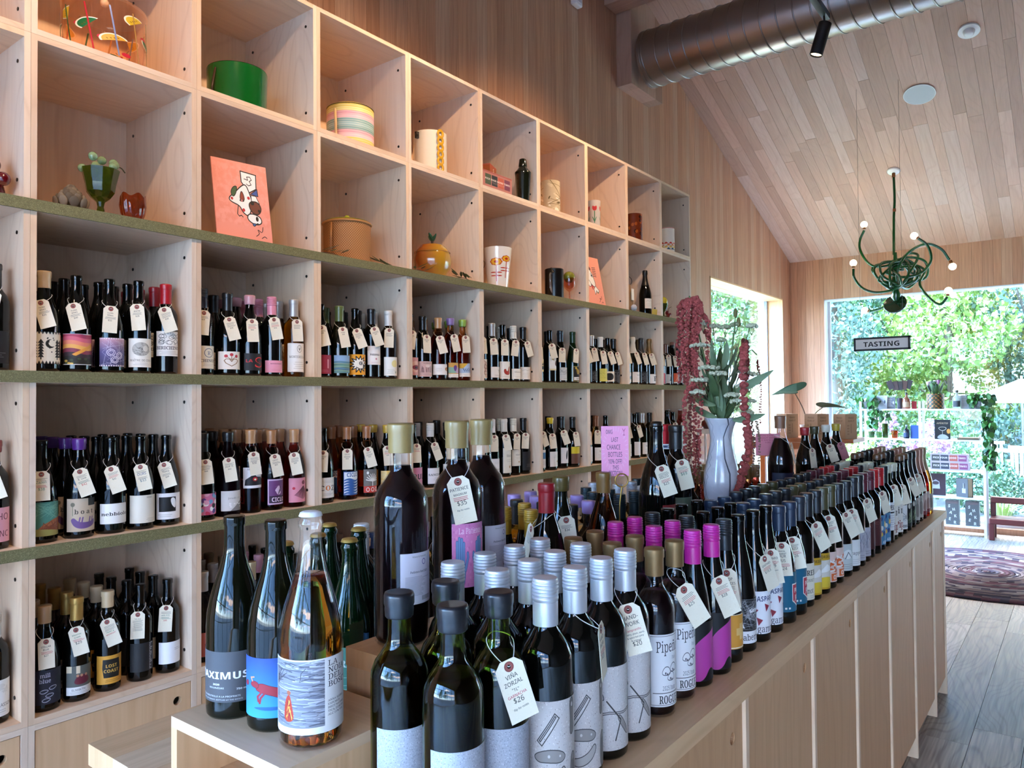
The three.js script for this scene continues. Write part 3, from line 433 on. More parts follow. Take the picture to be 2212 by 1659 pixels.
  palmred(w, h) { Rc(0, 0, w, h, '#77726c'); for (let i = 0; i < 9; i++) { const a = -Math.PI * (0.05 + i * 0.11); Li([[64, 66], [64 + Math.cos(a) * 46, 66 + Math.sin(a) * 40]], '#f0ece4', 5); } Li([[64, 66], [64, 100]], '#f0ece4', 6); Rc(0, 92, w, 36, '#cf4132'); for (const x of [30, 64, 98]) { X.strokeStyle = '#f0ece4'; X.lineWidth = 4; X.beginPath(); X.arc(x, 110, 10, 0, 7); X.stroke(); } Ci(30, 20, 8, '#f0ece4'); },
  aquarelle(w, h) { Rc(0, 0, w, h, '#f2c463'); for (let i = 0; i < 16; i++) Ci(qa() * w, qa() * h, 26, pick(['#eea43a66', '#f8dfa066', '#e2762c55', '#fbefcc77']), 18); },
  pul(w, h) { Rc(0, 0, w, h, '#d78aa6'); Te('PUL', 60, 64, 50, '#241a1e', 'b sans-serif', 'center', 100); },
  sancerre(w, h) { Rc(0, 0, w, h, '#f0eef0'); Te('SANCERRE', 64, 56, 24, '#3d4046', 'b serif', 'center', 116); lines(34, 80, 60, 3, 9, '#99a', qa); },
  crow(w, h) { Rc(0, 0, w, h, '#f0ede6'); Sm([[66, 60], [84, 44], [100, 50], [112, 36], [104, 66], [86, 78]], '#2a3430'); Li([[90, 78], [86, 100]], '#2a3430', 3); lines(14, 50, 40, 4, 10, '#aaa', qa); },
  whiteblue(w, h) { Rc(0, 0, w, h, '#eceae6'); Rc(0, 20, w, 44, '#3a78a8'); lines(20, 84, 88, 3, 9, '#999', qa); },
  whitedot(w, h) { Rc(0, 0, w, h, '#efece6'); Ci(74, 84, 9, '#b99a5c'); lines(30, 30, 70, 3, 10, '#aaa', qa); },
  feather(w, h) { Rc(0, 0, w, h, '#e9e7e4'); Sm([[60, 110], [52, 60], [76, 10], [84, 60]], '#16161a'); },
  yellowbrown(w, h) { Rc(0, 0, w, h, '#6a4433'); Rc(0, 0, w, 52, '#d9c229'); },
  tallcream(w, h) { Rc(0, 0, w, h, '#e8e0cc'); Te('Ribolla', 60, 40, 16, '#8b8068', 'serif'); Ci(66, 96, 7, '#b68d4b'); lines(24, 60, 70, 2, 8, '#b5aa90', qa); },
  whitetext(w, h) { Rc(0, 0, w, h, '#eeecec'); Te('SPA 99', 64, 88, 17, '#777', 'sans-serif'); lines(30, 30, 60, 2, 10, '#bbb', qa); },
  gasblack(w, h) { Rc(0, 0, w, h, '#141416'); for (let i = 0; i < 60; i++) Li([[qa() * w, qa() * 90], [qa() * w, qa() * 90]], '#d9d9dc', 0.8); for (let i = 0; i < 6; i++) Po([[qa() * w, 10 + qa() * 70], [qa() * w, 10 + qa() * 70], [qa() * w, 10 + qa() * 70]], '#e8e8ea33'); Po([[14, 80], [24, 64], [34, 84]], '#f0f0f0'); Te('GASPARD', 84, 34, 15, '#fff', 'b sans-serif'); Rc(0, 92, w, 36, '#f0eff0'); Te('Cabernet', 64, 110, 24, '#222', 'serif'); },
  gaswhite(w, h) { Rc(0, 0, w, h, '#ecebee'); for (const [x, y] of [[24, 60], [70, 50], [104, 76], [40, 90]]) Po([[x - 10, y - 12], [x + 12, y - 4], [x - 4, y + 12]], '#8e2436'); Te('GASPARD', 64, 24, 22, '#444a6a', 'b sans-serif', 'center', 116); Te('gamay', 74, 112, 27, '#2a2a33', 'serif'); },
  goldcross(w, h) { Rc(0, 0, w, h, '#dd9b3c'); Rc(74, 36, 26, 58, '#e9c078'); Rc(60, 52, 54, 26, '#e9c078'); Rc(0, 0, w, 4, '#f1e6d0'); Rc(0, h - 8, w, 4, '#f1e6d0'); },
  purjus(w, h) { Rc(0, 0, w, h, '#16607c'); Po([[62, 40], [120, 40], [120, 90], [94, 112], [62, 92]], '#c03040', '#efe6dc', 4); Te('PUR', 92, 60, 21, '#f4ece6', 'b sans-serif'); Te('JUS', 92, 82, 21, '#f4ece6', 'b sans-serif'); Rc(30, 112, 8, 6, '#e9e6e2'); Rc(44, 112, 8, 6, '#e9e6e2'); },
  greb(w, h) { Rc(0, 0, w, h, '#ece4cf'); Te('GREBE', 72, 34, 26, '#2c2a26', 'b serif'); Te('BONNET', 66, 60, 14, '#6e6858', 'serif'); Te('Pinot', 56, 96, 23, '#222', 'serif'); lines(60, 112, 50, 2, 6, '#aaa', qa); },
  yellowplane(w, h) { Rc(0, 0, w, h, '#dcd3c4'); Rc(0, 0, w, 26, '#c99a23'); Te('BORDEAUX', 64, 13, 15, '#5a430f', 'b sans-serif', 'center', 114); Sm([[0, 128], [0, 94], [60, 80], [128, 98], [128, 128]], '#e2c13a'); Po([[20, 70], [64, 40], [110, 60], [70, 66]], '#f4f1ea'); Rc(0, 120, w, 8, '#c99a23'); },
  ost(w, h) { Rc(0, 0, w, h, '#eccabb'); for (let i = 0; i < 7; i++) Li([[20 + qa() * 80, 20 + qa() * 60], [20 + qa() * 90, 30 + qa() * 60]], '#d8602c', 9); for (let i = 0; i < 5; i++) Li([[20 + qa() * 80, 20 + qa() * 60], [20 + qa() * 90, 30 + qa() * 60]], '#f4ebe4', 7); Rc(50, 92, 70, 30, '#de6a30'); Te('OST', 84, 108, 26, '#f5eee6', 'b sans-serif'); },
  treeline(w, h) { Rc(0, 0, w, h, '#c9cdc8'); Ci(60, 50, 26, '#eceae4', 22); Li([[44, 70], [60, 40], [80, 66]], '#444', 3); lines(20, 96, 88, 3, 9, '#777', qa); },
  whitescript(w, h) { Rc(0, 0, w, h, '#eae8e2'); Te('Frappato', 66, 66, 22, '#4a4744', 'serif'); lines(20, 96, 88, 3, 9, '#aaa', qa); },
  lilacgrey(w, h) { Rc(0, 0, w, h, '#b9b5bd'); for (let i = 0; i < 9; i++) Li([[30 + qa() * 60, 20], [30 + qa() * 70, 90]], '#77727f', 2); lines(20, 104, 88, 2, 9, '#666', qa); },
  burg(w, h) { Rc(0, 0, w, h, '#4a2022'); speck(w, h, 60, ['#6b3030', '#5b2a2a'], 2, qa); Te('RO', 46, 24, 22, '#8d4a44', 'sans-serif'); },
  dots(w, h) { Rc(0, 0, w, h, '#4d83a8'); for (let i = 0; i < 16; i++) Ci(14 + qa() * 100, 14 + qa() * 90, 10, pick(['#c8384a', '#23366e', '#e2b653', '#e8e2d8'])); Te('AZULO', 78, 116, 16, '#eee', 'b sans-serif'); },
  fresco(w, h) { Rc(0, 0, w, h, '#ecebe9'); Te('FRESCO', 64, 26, 28, '#121212', 'b sans-serif', 'center', 118); Rc(0, 44, w, 6, '#121212'); lines(10, 60, 108, 6, 10, '#999', qa); },
  pipi(w, h) { Rc(0, 0, w, h, '#e9e2d6'); Te('i n', 64, 34, 36, '#2d2a26', 'b serif'); Te('Pipi', 62, 92, 42, '#8a3226', 'b serif'); Ci(100, 60, 10, '#c98c4c', 6); },
  sketchhill(w, h) { Rc(0, 0, w, h, '#e9e8e4'); Li([[4, 90], [40, 40], [70, 62], [100, 24], [126, 60]], '#555', 2); for (let i = 0; i < 30; i++) Li([[20 + qa() * 90, 40 + qa() * 40], [24 + qa() * 90, 50 + qa() * 40]], '#888', 1); Ci(112, 24, 8, '#c1463a'); Te('TERRAZA', 70, 110, 20, '#444', 'b sans-serif'); },
  blackvine(w, h) { Rc(0, 0, w, h, '#101210'); for (let i = 0; i < 14; i++) Sm([[40 + qa() * 60, 20 + qa() * 90], [60 + qa() * 50, 20 + qa() * 90], [50 + qa() * 60, 30 + qa() * 90]], null, '#7f8f6a', 2); Ci(60, 20, 9, '#d9d4c8', 14); },
  greyfig(w, h) { Rc(0, 0, w, h, '#b8b1a8'); Sm([[50, 110], [44, 50], [64, 24], [84, 52], [80, 110]], '#857d75'); Ci(64, 24, 10, '#9a9188'); },
  rosefig(w, h) { Rc(0, 0, w, h, '#cdb6ae'); Sm([[40, 100], [60, 30], [90, 50], [84, 106]], '#a08078'); Rc(0, 104, w, 24, '#7a2c34'); },
  goldsq(w, h) { Rc(0, 0, w, h, '#d8b84a'); lines(20, 30, 88, 5, 14, '#8a6f1d', qa, 2); },
  navyblu(w, h) { Rc(0, 0, w, h, '#1a1d33'); Te('ALL', 34, 74, 18, '#aab0c8', 'b sans-serif'); Te('BLUE', 40, 92, 18, '#aab0c8', 'b sans-serif'); Li([[60, 92], [80, 82], [100, 98], [126, 92]], '#aab0c8', 2); },
  stellar(w, h) { Rc(0, 0, w, h, '#22222f'); Te('mill', 46, 20, 20, '#d9d9e6', 'serif'); Te('blue', 46, 40, 20, '#d9d9e6', 'serif'); for (const [a, b] of [[40, 80], [60, 96], [48, 112], [72, 70]]) Sm([[a - 16, b], [a, b - 9], [a + 22, b - 4], [a, b + 8]], null, '#d9d9e6', 2); },
  photo(w, h) { Rc(0, 0, w, h, '#5f625c'); Rc(0, 0, 26, 30, '#e2cfae'); Rc(44, 0, 16, 34, '#e2cfae'); Sm([[30, 84], [46, 44], [90, 40], [108, 80]], '#6a2030'); for (const x of [50, 66, 86]) Ci(x, 44, 6, '#c08a6a'); Rc(0, 92, w, 36, '#ecebe8'); Te('ELSEBETH', 54, 104, 13, '#444', 'sans-serif'); lines(10, 114, 90, 2, 6, '#888', qa); },
  lostcoast(w, h) { Rc(0, 0, w, h, '#e0a13a'); Po([[30, 18], [98, 18], [104, 60], [98, 100], [34, 98], [28, 56]], '#14110d'); Ci(64, 58, 36, '#1d1913', 24); Te('LOST', 64, 46, 20, '#e7b24c', 'b sans-serif'); Te('COAST', 64, 68, 20, '#e7b24c', 'b sans-serif'); lines(30, 108, 70, 2, 7, '#6b4a15', qa); },
  blackcol(w, h) { Rc(0, 0, w, h, '#1b1b1d'); for (let y = 6; y < 120; y += 7) Rc(88, y, 6 + qa() * 20, 3, '#c9c9c9'); },
  plainwhite(w, h) { Rc(0, 0, w, h, '#f2f2f2'); lines(78, 40, 40, 2, 9, '#888', qa); },
  salmon(w, h) { Rc(0, 0, w, h, '#c76a5c'); Te('ROSÉ', 64, 66, 20, '#5e231c', 'serif'); },
  teal(w, h) { Rc(0, 0, w, h, '#4f8a78'); Te('CIDRE', 64, 40, 22, '#e6e9df', 'b serif'); lines(30, 70, 68, 4, 9, '#bcd0c4', qa); },
  skyblue(w, h) { Rc(0, 0, w, h, '#6ea4dc'); lines(30, 40, 68, 4, 12, '#dfeaf6', qa); },
  white(w, h) { Rc(0, 0, w, h, '#efece6'); Te('Vin', 64, 40, 26, '#555', 'serif'); lines(26, 70, 76, 4, 10, '#a9a49a', qa); },
  mathias(w, h) { Rc(0, 0, w, h, '#ecebe8'); for (let i = 0; i < 12; i++) Sm([[qa() * 100, 10 + qa() * 50], [20 + qa() * 100, 10 + qa() * 50], [20 + qa() * 100, 20 + qa() * 50]], '#d9d8d4'); Te('MATTHIASSON', 64, 88, 17, '#555', 'sans-serif', 'center', 118); lines(40, 104, 50, 2, 7, '#999', qa); },
  // large ones (512 cells)
  maximus(w, h) { Rc(0, 0, w, h, '#4c4c50'); Te('MAXIMUS', 256, 240, 100, '#f2f2f2', 'b sans-serif', 'center', 480); Te('2020', 250, 330, 26, '#ddd', 'b sans-serif'); Te('MOURVÈDRE', 250, 366, 22, '#ddd', 'sans-serif'); Te('750 ml', 440, 380, 26, '#ddd', 'b sans-serif'); Te('MIS EN BOUTEILLE A LA PROPRIETE', 256, 450, 22, '#ddd', 'sans-serif', 'center', 470); Te('PRODUCT OF FRANCE, BOTTLED AT THE ESTATE', 256, 482, 18, '#ccc', 'sans-serif', 'center', 470); },
  goat(w, h) { const g = X.createLinearGradient(0, 0, 0, h); g.addColorStop(0, '#2c4a90'); g.addColorStop(0.55, '#2f7fd0'); g.addColorStop(1, '#3aa0e2'); fill(g); X.fillRect(0, 0, w, h); Sm([[100, 430], [200, 412], [380, 420], [420, 436], [240, 450]], '#205e9c'); const c = '#9c2330', k = '#3c1016'; Sm([[150, 232], [190, 210], [250, 236], [330, 262], [400, 300], [412, 360], [360, 372], [290, 330], [220, 306], [170, 290], [140, 270]], c, k, 3); Sm([[96, 214], [130, 196], [170, 214], [164, 262], [130, 258], [92, 240]], c, k, 3); Li([[112, 204], [96, 176], [126, 168]], '#c98c60', 12); for (const p of [[[366, 352], [372, 392], [352, 432]], [[400, 340], [420, 384], [412, 424], [430, 436]], [[330, 340], [344, 380], [336, 430]], [[190, 292], [160, 330], [166, 370]], [[214, 300], [184, 340], [176, 384]]]) Li(p, c, 17); Sm([[20, 220], [56, 204], [70, 240], [40, 262], [0, 250]], c, k, 3); Te('Agricola Punica', 420, 40, 30, '#e9e4c8', 'b serif'); Te('Pais', 450, 76, 30, '#e9e4c8', 'b serif'); for (let i = 0; i < 11; i++) Rc(430, 110 + i * 22, 60, 4, '#8fb4dc'); },
  noia(w, h) { Rc(0, 0, w, h, '#ece9e4'); Rc(12, 12, 330, h - 60, '#85868f'); X.save(); X.beginPath(); X.rect(12, 12, 330, h - 60); X.clip(); for (let i = 0; i < 160; i++) { const y = 20 + qa() * 430, x = qa() * 340; Li([[x, y], [x + 40, y - 14 + qa() * 20], [x + 96, y - 4 + qa() * 14], [x + 140, y + 10]], pick(['#adaebb', '#6d6e7c', '#92939f', '#c2c1c6', '#585964', '#7f7d84']), 2 + qa() * 8); } for (let i = 0; i < 12; i++) Li([[40, 190 - i * 4], [20 + qa() * 110, 60 + qa() * 90]], '#2d2a30', 3); Li([[44, 270], [34, 200], [52, 120]], '#2d2a30', 9); Li([[210, 150], [216, 90], [240, 60]], '#4d4a52', 4); Sm([[128, 250], [150, 240], [160, 300], [178, 400], [150, 430], [108, 420], [112, 320]], '#b3341f'); for (let i = 0; i < 26; i++) Li([[130 + qa() * 24, 270 + qa() * 60], [118 + qa() * 52, 330 + qa() * 90]], pick(['#e2762c', '#f0b04a', '#8c1c16']), 4); Ci(142, 228, 13, '#a85a3c', 16); X.restore(); ['LA', 'NOIA', 'DEL', 'BOSC'].forEach((t, i) => Te(t, 360, 44 + i * 48, 52, '#1d1c22', 'serif', 'left', 140)); for (let i = 0; i < 5; i++) Te(['ANNA SERRA', 'ESPUMÓS', 'BRUT NATURE', 'TICA, EUROPA', 'ALC 11% VOL'][i], 360, 300 + i * 24, 19, '#333', 'serif', 'left', 140); },
  hands(w, h) { Rc(0, 0, w, h, '#dc83ba'); speck(w, h, 260, ['#d174ae', '#e594c4', '#dc83ba'], 10, qa); Te('La Patience', 270, 60, 66, '#f6d9ea', 'serif', 'center', 420); for (const [cx, s] of [[120, 1], [392, -1]]) { Sm([[cx - 60 * s, 520], [cx - 62 * s, 330], [cx - 40 * s, 280], [cx + 50 * s, 300], [cx + 70 * s, 380], [cx + 40 * s, 520]], '#6389bd', '#33517e', 4); [[-50, 150], [-20, 120], [12, 128], [40, 160]].forEach(([dx, y]) => { X.strokeStyle = '#33517e'; Li([[cx + dx * s, 320], [cx + dx * s, y]], '#33517e', 34); Li([[cx + dx * s, 320], [cx + dx * s, y]], '#6f93c4', 27); }); Li([[cx + 60 * s, 370], [cx + 96 * s, 270], [cx + 92 * s, 240]], '#33517e', 34); Li([[cx + 60 * s, 370], [cx + 96 * s, 270], [cx + 92 * s, 240]], '#6f93c4', 27); for (const [fx, fy] of [[0, 360], [20, 430], [-30, 470]]) for (let k = 0; k < 10; k++) { const a = k * 0.628; Ci(cx + fx * s + Math.cos(a) * 18, fy + Math.sin(a) * 18, 8, '#2b3f86', 4, a); } } },
  magback(w, h) { Rc(0, 0, w, h, '#c9c6d2'); Te('Winery & Vineyards', 256, 40, 22, '#555', 'serif'); X.strokeStyle = '#4b3f86'; X.lineWidth = 7; X.beginPath(); X.arc(320, 96, 26, 0, 7); X.stroke(); Te('Patience Red 2023', 256, 190, 30, '#4a4a58', 'b serif'); for (let i = 0; i < 15; i++) Rc(60, 236 + i * 13, 200 + qa() * 160, 4, '#8c8a98'); for (let i = 0; i < 26; i++) Rc(290 + i * 6, 436, 1 + qa() * 3, 44, '#222'); },
  zorzal(w, h) { Rc(0, 0, w, h, '#a9abb2'); speck(w, h, 2600, ['#9b9da4', '#b6b8bf', '#8b8d95', '#c3c5cb'], 3, qa); Sm([[512, 120], [470, 240], [480, 340], [430, 430], [512, 512]], '#3a3b42'); },
  tools(w, h) { Rc(0, 0, w, h, '#c3bab4'); speck(w, h, 900, ['#b3a9a2', '#d0c8c2', '#a89d96', '#ddd6d0'], 3, qa); speck(w, h, 40, ['#6b5f58'], 2, qa); const k = '#3a3634'; X.save(); X.translate(170, 150); X.rotate(0.7); X.strokeStyle = k; X.lineWidth = 6; X.strokeRect(-20, -90, 42, 190); X.strokeRect(-10, -80, 10, 170); X.restore(); Sm([[60, 290], [150, 260], [250, 268], [300, 300], [270, 340], [160, 330], [90, 330]], '#8d857f', k, 5); Ci(170, 298, 9, '#c3bab4'); Ci(250, 300, 7, '#c3bab4'); Sm([[60, 430], [150, 432], [230, 400], [280, 350], [300, 390], [240, 460], [130, 486]], '#a79f98', k, 5); Sm([[340, 20], [380, 0], [400, 40], [384, 110], [400, 200], [340, 210], [352, 120]], '#77706a', k, 5); Ci(372, 44, 13, '#c3bab4'); Sm([[350, 330], [380, 300], [420, 330], [420, 512], [344, 512]], '#8a827c', k, 5); for (let i = 0; i < 9; i++) Li([[362 + i * 5, 350], [362 + i * 5, 500]], k, 2); },
  pliers(w, h) { Rc(0, 0, w, h, '#c6bfba'); speck(w, h, 900, ['#b3a9a2', '#d0c8c2', '#a89d96', '#ddd6d0'], 3, qa); const k = '#3a3634'; for (const [x, y, a] of [[130, 170, 0.7], [360, 400, 0.7]]) { X.save(); X.translate(x, y); X.rotate(-a); X.strokeStyle = k; X.lineWidth = 5; Sm([[-20, -110], [0, -130], [20, -110], [16, 40], [-16, 40]], '#a59d96', k, 5); for (let i = 0; i < 8; i++) Li([[-12, -90 + i * 14], [12, -96 + i * 14]], k, 3); X.restore(); } Li([[60, 300], [200, 280], [330, 290], [470, 270]], k, 16); Li([[60, 300], [200, 280], [330, 290], [470, 270]], '#b5ada6', 8); Li([[180, 210], [300, 330], [250, 450]], k, 10); Li([[420, 120], [430, 480]], k, 14); },
  pipeno(w, h) { Rc(0, 0, w, h, '#e6e5e4'); X.strokeStyle = '#777'; X.lineWidth = 4; X.strokeRect(18, 14, w - 36, h - 28); Te('Pipeño', 256, 90, 106, '#25252d', 'serif'); Te('País', 330, 170, 34, '#8a8a90', 'serif'); for (const [x, y] of [[200, 250], [310, 230], [270, 290]]) { Sm([[x - 60, y + 40], [x - 20, y - 20], [x + 50, y - 20], [x + 80, y + 40]], null, '#44444c', 5); Ci(x, y + 26, 9, '#44444c'); Ci(x + 24, y + 34, 9, '#44444c'); } Te('2025 Itata', 256, 380, 44, '#6d6d74', 'sans-serif'); Rc(40, 412, w - 80, 5, '#444'); Te('ROGUE', 256, 462, 78, '#1a1a1d', 'b serif'); },
  pinkheart(w, h) { X.clearRect(0, 0, w, h); Rc(0, 0, w, h, '#0c0b0d'); Sm([[40, 512], [20, 300], [130, 150], [420, 60], [560, 0], [560, 420], [420, 470], [300, 380], [190, 512]], '#b23a92'); },
  solco(w, h) { Rc(0, 0, w, h, '#8f2a28'); Te('SOLCO', 256, 90, 120, '#e9c9b0', 'b serif', 'center', 440); Sm([[180, 500], [230, 300], [330, 190], [380, 250], [300, 380], [330, 500]], '#d98a6a'); Li([[250, 320], [330, 210]], '#8f2a28', 7); },
  pinksign(w, h) { Rc(0, 0, w, h, '#f29bbd'); for (let i = 0; i < 30; i++) { const a = i / 30 * 6.28; Li([[256 + Math.cos(a) * 200, 240 + Math.sin(a) * 190], [256 + Math.cos(a) * 240, 240 + Math.sin(a) * 232]], '#f7bdd2', 5); } [['OMG', 150, 60, 56], ['LAST', 250, 140, 62], ['CHANCE', 230, 216, 68], ['BOTTLES', 256, 290, 68], ['10% OFF!', 256, 362, 62], ['THIS', 266, 424, 56], ['SECTION!', 260, 480, 60]].forEach(([s, x, y, p]) => Te(s, x, y, p, '#2c2230', 'sans-serif', 'center', 420)); Li([[400, 30], [424, 56], [448, 30]], '#a0305a', 6); Li([[424, 56], [424, 92]], '#a0305a', 5); Li([[406, 94], [442, 94]], '#a0305a', 5); },
  paint1(w, h) { Rc(0, 0, w, h, '#e8917c'); speck(w, h, 400, ['#e5897494', '#ec9a8694'], 18, qa); const k = '#171316', L = 9; Po([[260, 60], [408, 72], [400, 190], [330, 230], [262, 150]], '#f2ece6', k, L); Li([[292, 120], [326, 126], [318, 100], [348, 96], [362, 120], [340, 134], [356, 160], [330, 172], [310, 160]], k, 6); Po([[408, 190], [412, 250], [340, 240]], '#35549a', k, 6); Sm([[190, 250], [250, 190], [300, 160], [330, 230], [350, 300], [330, 390], [300, 430], [250, 400], [230, 350], [150, 330], [126, 300]], '#f2ece6', k, L); Sm([[150, 250], [180, 200], [220, 190], [200, 260], [170, 290]], '#3c5a36', k, 6); Ci(160, 300, 12, '#b8262c'); Ci(318, 276, 13, '#b8262c'); Ci(262, 382, 14, '#b8262c'); Sm([[232, 290], [252, 220], [272, 250], [280, 300], [250, 312]], '#8c3a28', k, 6); Ci(252, 306, 22, k, 10); Ci(252, 306, 10, '#b77'); Po([[344, 250], [390, 250], [420, 310], [344, 300]], '#f2ece6', k, 6); Sm([[310, 310], [400, 290], [440, 350], [400, 410], [330, 390]], '#6a3424', k, L); Ci(350, 312, 18, k); Ci(410, 370, 12, k); Sm([[300, 410], [350, 400], [420, 420], [430, 470], [380, 490], [330, 480], [290, 450]], '#f2ece6', k, L); Ci(384, 440, 13, k, 20); Sm([[330, 478], [396, 484], [384, 470], [350, 512]], '#3a64ad', k, 6); Li([[214, 352], [200, 420], [216, 438], [236, 428], [250, 440]], k, 7); },
  paint2(w, h) { Rc(0, 0, w, h, '#ee9a7e'); const k = '#181316', L = 9; for (let i = 0; i < 6; i++) { Li([[60 + i * 20, 40 + i * 16], [110 + i * 20, 52 + i * 16]], k, 8); Li([[300, 130 + i * 22], [390, 124 + i * 24]], k, 7); } Sm([[80, 110], [190, 90], [270, 150], [250, 170], [170, 140]], '#6b2e28', k, 5); Sm([[90, 150], [200, 140], [270, 190], [330, 320], [320, 390], [250, 380], [160, 300], [100, 210]], '#f4eee6', k, L); Sm([[230, 220], [270, 200], [300, 240], [270, 270]], '#fff', k, 5); Ci(266, 236, 16, k); Li([[120, 170], [150, 190], [180, 160]], k, 10); Sm([[150, 290], [200, 330], [230, 370], [170, 400], [140, 360]], '#f4eee6', k, 7); Po([[210, 360], [262, 380], [240, 430]], '#cf2c2c', k, 5); Po([[320, 370], [400, 430], [360, 470], [330, 440], [290, 490], [270, 420]], '#f4eee6', k, 7); Ci(330, 440, 10, k); Ci(360, 460, 12, '#3d7a4c'); },
  sage(w, h) { Rc(0, 0, w, h, '#55604e'); lines(30, 84, 68, 2, 8, '#3d4638', qa); },
  collar(w, h) { Rc(0, 0, w, h, '#b79a78'); Te('ERIO', 64, 64, 50, '#2a2018', 'b serif', 'center', 100); },
  bluecollar(w, h) { Rc(0, 0, w, h, '#d9d6d6'); Rc(20, 34, 88, 60, '#2a3350'); Te('IIII', 64, 64, 40, '#c9c6cc', 'b sans-serif'); },
  blank(w, h) { Rc(0, 0, w, h, '#eee'); },
};
const cells = {};
function artCell(name) { if (!cells[name]) { const A = ART[name]; const hero = HERO.has(name); cells[name] = (hero ? HA : LA).cell((c, w, h) => { X = c; A(w, h); }); cells[name].mat = (hero ? HA : LA).mat; } return cells[name]; }
const HERO = new Set(['maximus', 'goat', 'noia', 'hands', 'magback', 'zorzal', 'tools', 'pliers', 'pipeno', 'pinkheart', 'solco', 'pinksign', 'paint1', 'paint2']);
// ---------------------------------------------------------------- bottles
const PROF = {   // [radius, height] from the base up, neck radius, total height, label band
  bdx: { p: [[0, 0.002], [0.026, 0.001], [0.034, 0], [0.0365, 0.004], [0.037, 0.012], [0.037, 0.186], [0.0358, 0.198], [0.031, 0.211], [0.0225, 0.223], [0.0165, 0.233], [0.0148, 0.245], [0.0143, 0.284], [0.0158, 0.286], [0.0158, 0.297], [0.0148, 0.3], [0, 0.3]], h: 0.3, hang: [0.212, 0.031], neck: [0.236, 0.0158] },
  bgy: { p: [[0, 0.002], [0.03, 0.001], [0.038, 0], [0.0405, 0.004], [0.041, 0.012], [0.041, 0.132], [0.0398, 0.15], [0.0355, 0.174], [0.0285, 0.198], [0.0215, 0.218], [0.0168, 0.236], [0.0148, 0.25], [0.0145, 0.28], [0.016, 0.282], [0.016, 0.292], [0.015, 0.295], [0, 0.295]], h: 0.295, hang: [0.198, 0.03], neck: [0.225, 0.0195] },
  alsace: { p: [[0, 0.002], [0.027, 0.001], [0.034, 0], [0.0368, 0.004], [0.037, 0.012], [0.037, 0.12], [0.036, 0.142], [0.031, 0.182], [0.0245, 0.22], [0.0185, 0.25], [0.0152, 0.275], [0.0145, 0.29], [0.0145, 0.314], [0.0158, 0.316], [0.0158, 0.326], [0.015, 0.33], [0, 0.33]], h: 0.33, hang: [0.21, 0.028], neck: [0.245, 0.0195] },
  champ: { p: [[0, 0.003], [0.032, 0.001], [0.041, 0], [0.0437, 0.005], [0.044, 0.014], [0.044, 0.14], [0.0425, 0.16], [0.0365, 0.188], [0.028, 0.214], [0.021, 0.238], [0.0165, 0.262], [0.0148, 0.282], [0.0148, 0.292], [0.0172, 0.294], [0.0172, 0.301], [0.0148, 0.304], [0.0148, 0.313], [0, 0.313]], h: 0.313, hang: [0.21, 0.03], neck: [0.24, 0.021] },
};
const scaled = (b, sr, sy) => ({ p: b.p.map(([r, y]) => [r * sr, y * sy]), h: b.h * sy, hang: [b.hang[0] * sy, b.hang[1] * sr], neck: [b.neck[0] * sy, b.neck[1] * sr] });
PROF.liter = scaled(PROF.bdx, 1.1, 1.05); PROF.magnum = scaled(PROF.bdx, 1.27, 1.233); PROF.bigbgy = scaled(PROF.bgy, 1.22, 1.2); PROF.flute = scaled(PROF.alsace, 1, 0.93); PROF.wax31 = scaled(PROF.bdx, 1.1, 1.03);
for (const [k, P] of Object.entries(PROF)) { P.name = k; P.rb = Math.max(...P.p.map((a) => a[0])); P.rn = P.p[P.p.length - 4][0]; }
function radiusAt(P, y) { for (let i = 3; i < P.p.length - 1; i++) { const [r0, y0] = P.p[i], [r1, y1] = P.p[i + 1]; if (y >= y0 && y <= y1 && y1 > y0) return r0 + (r1 - r0) * (y - y0) / (y1 - y0); } return P.rb; }
const glass = (c, extra = {}) => phy({ color: c, roughness: 0.045, ior: 1.5, ...extra });
const liquid = (c, d = 0.04) => phy({ color: '#ffffff', transmission: 1, roughness: 0.02, ior: 1.36, thickness: 0.07, attenuationColor: new THREE.Color(c), attenuationDistance: d });
const G = {
  dark: glass('#050605'), olive: glass('#0b0d05'), brown: glass('#0e0805'), green: glass('#071c0a'), inkred: glass('#0a0204', { roughness: 0.3, specularIntensity: 0.1 }),
  amber: liquid('#c8702a', 0.05), rose: liquid('#c24a3c', 0.035), gold: liquid('#d8a838', 0.06), clearw: liquid('#e0cf8c', 0.1), ruby: liquid('#7c1020', 0.02), leaf: liquid('#2c8a34', 0.035),
};
const GD = { dark: 'dark', olive: 'dark olive', brown: 'dark brown', green: 'green', inkred: 'near-black', amber: 'amber', rose: 'rosé', gold: 'golden', clearw: 'pale', ruby: 'ruby red', leaf: 'bright green' };
const shell = { clear: phy({ color: '#ffffff', transmission: 1, thickness: 0, roughness: 0, ior: 1.5 }), green: phy({ color: '#bccf6a', transmission: 1, thickness: 0, roughness: 0, ior: 1.5 }) };
const capMats = {};
const capMat = (c, metal = 0) => capMats[c + metal] || (capMats[c + metal] = metal ? std({ color: c, roughness: 0.42, metalness: 0.55 }) : phy({ color: c, roughness: 0.38, clearcoat: 0.3 }));
const gcache = {};
const memo = (k, f) => gcache[k] || (gcache[k] = f());
function bodyGeo(P, seg) { return memo('b' + P.name + seg, () => lathe(P.p, seg)); }
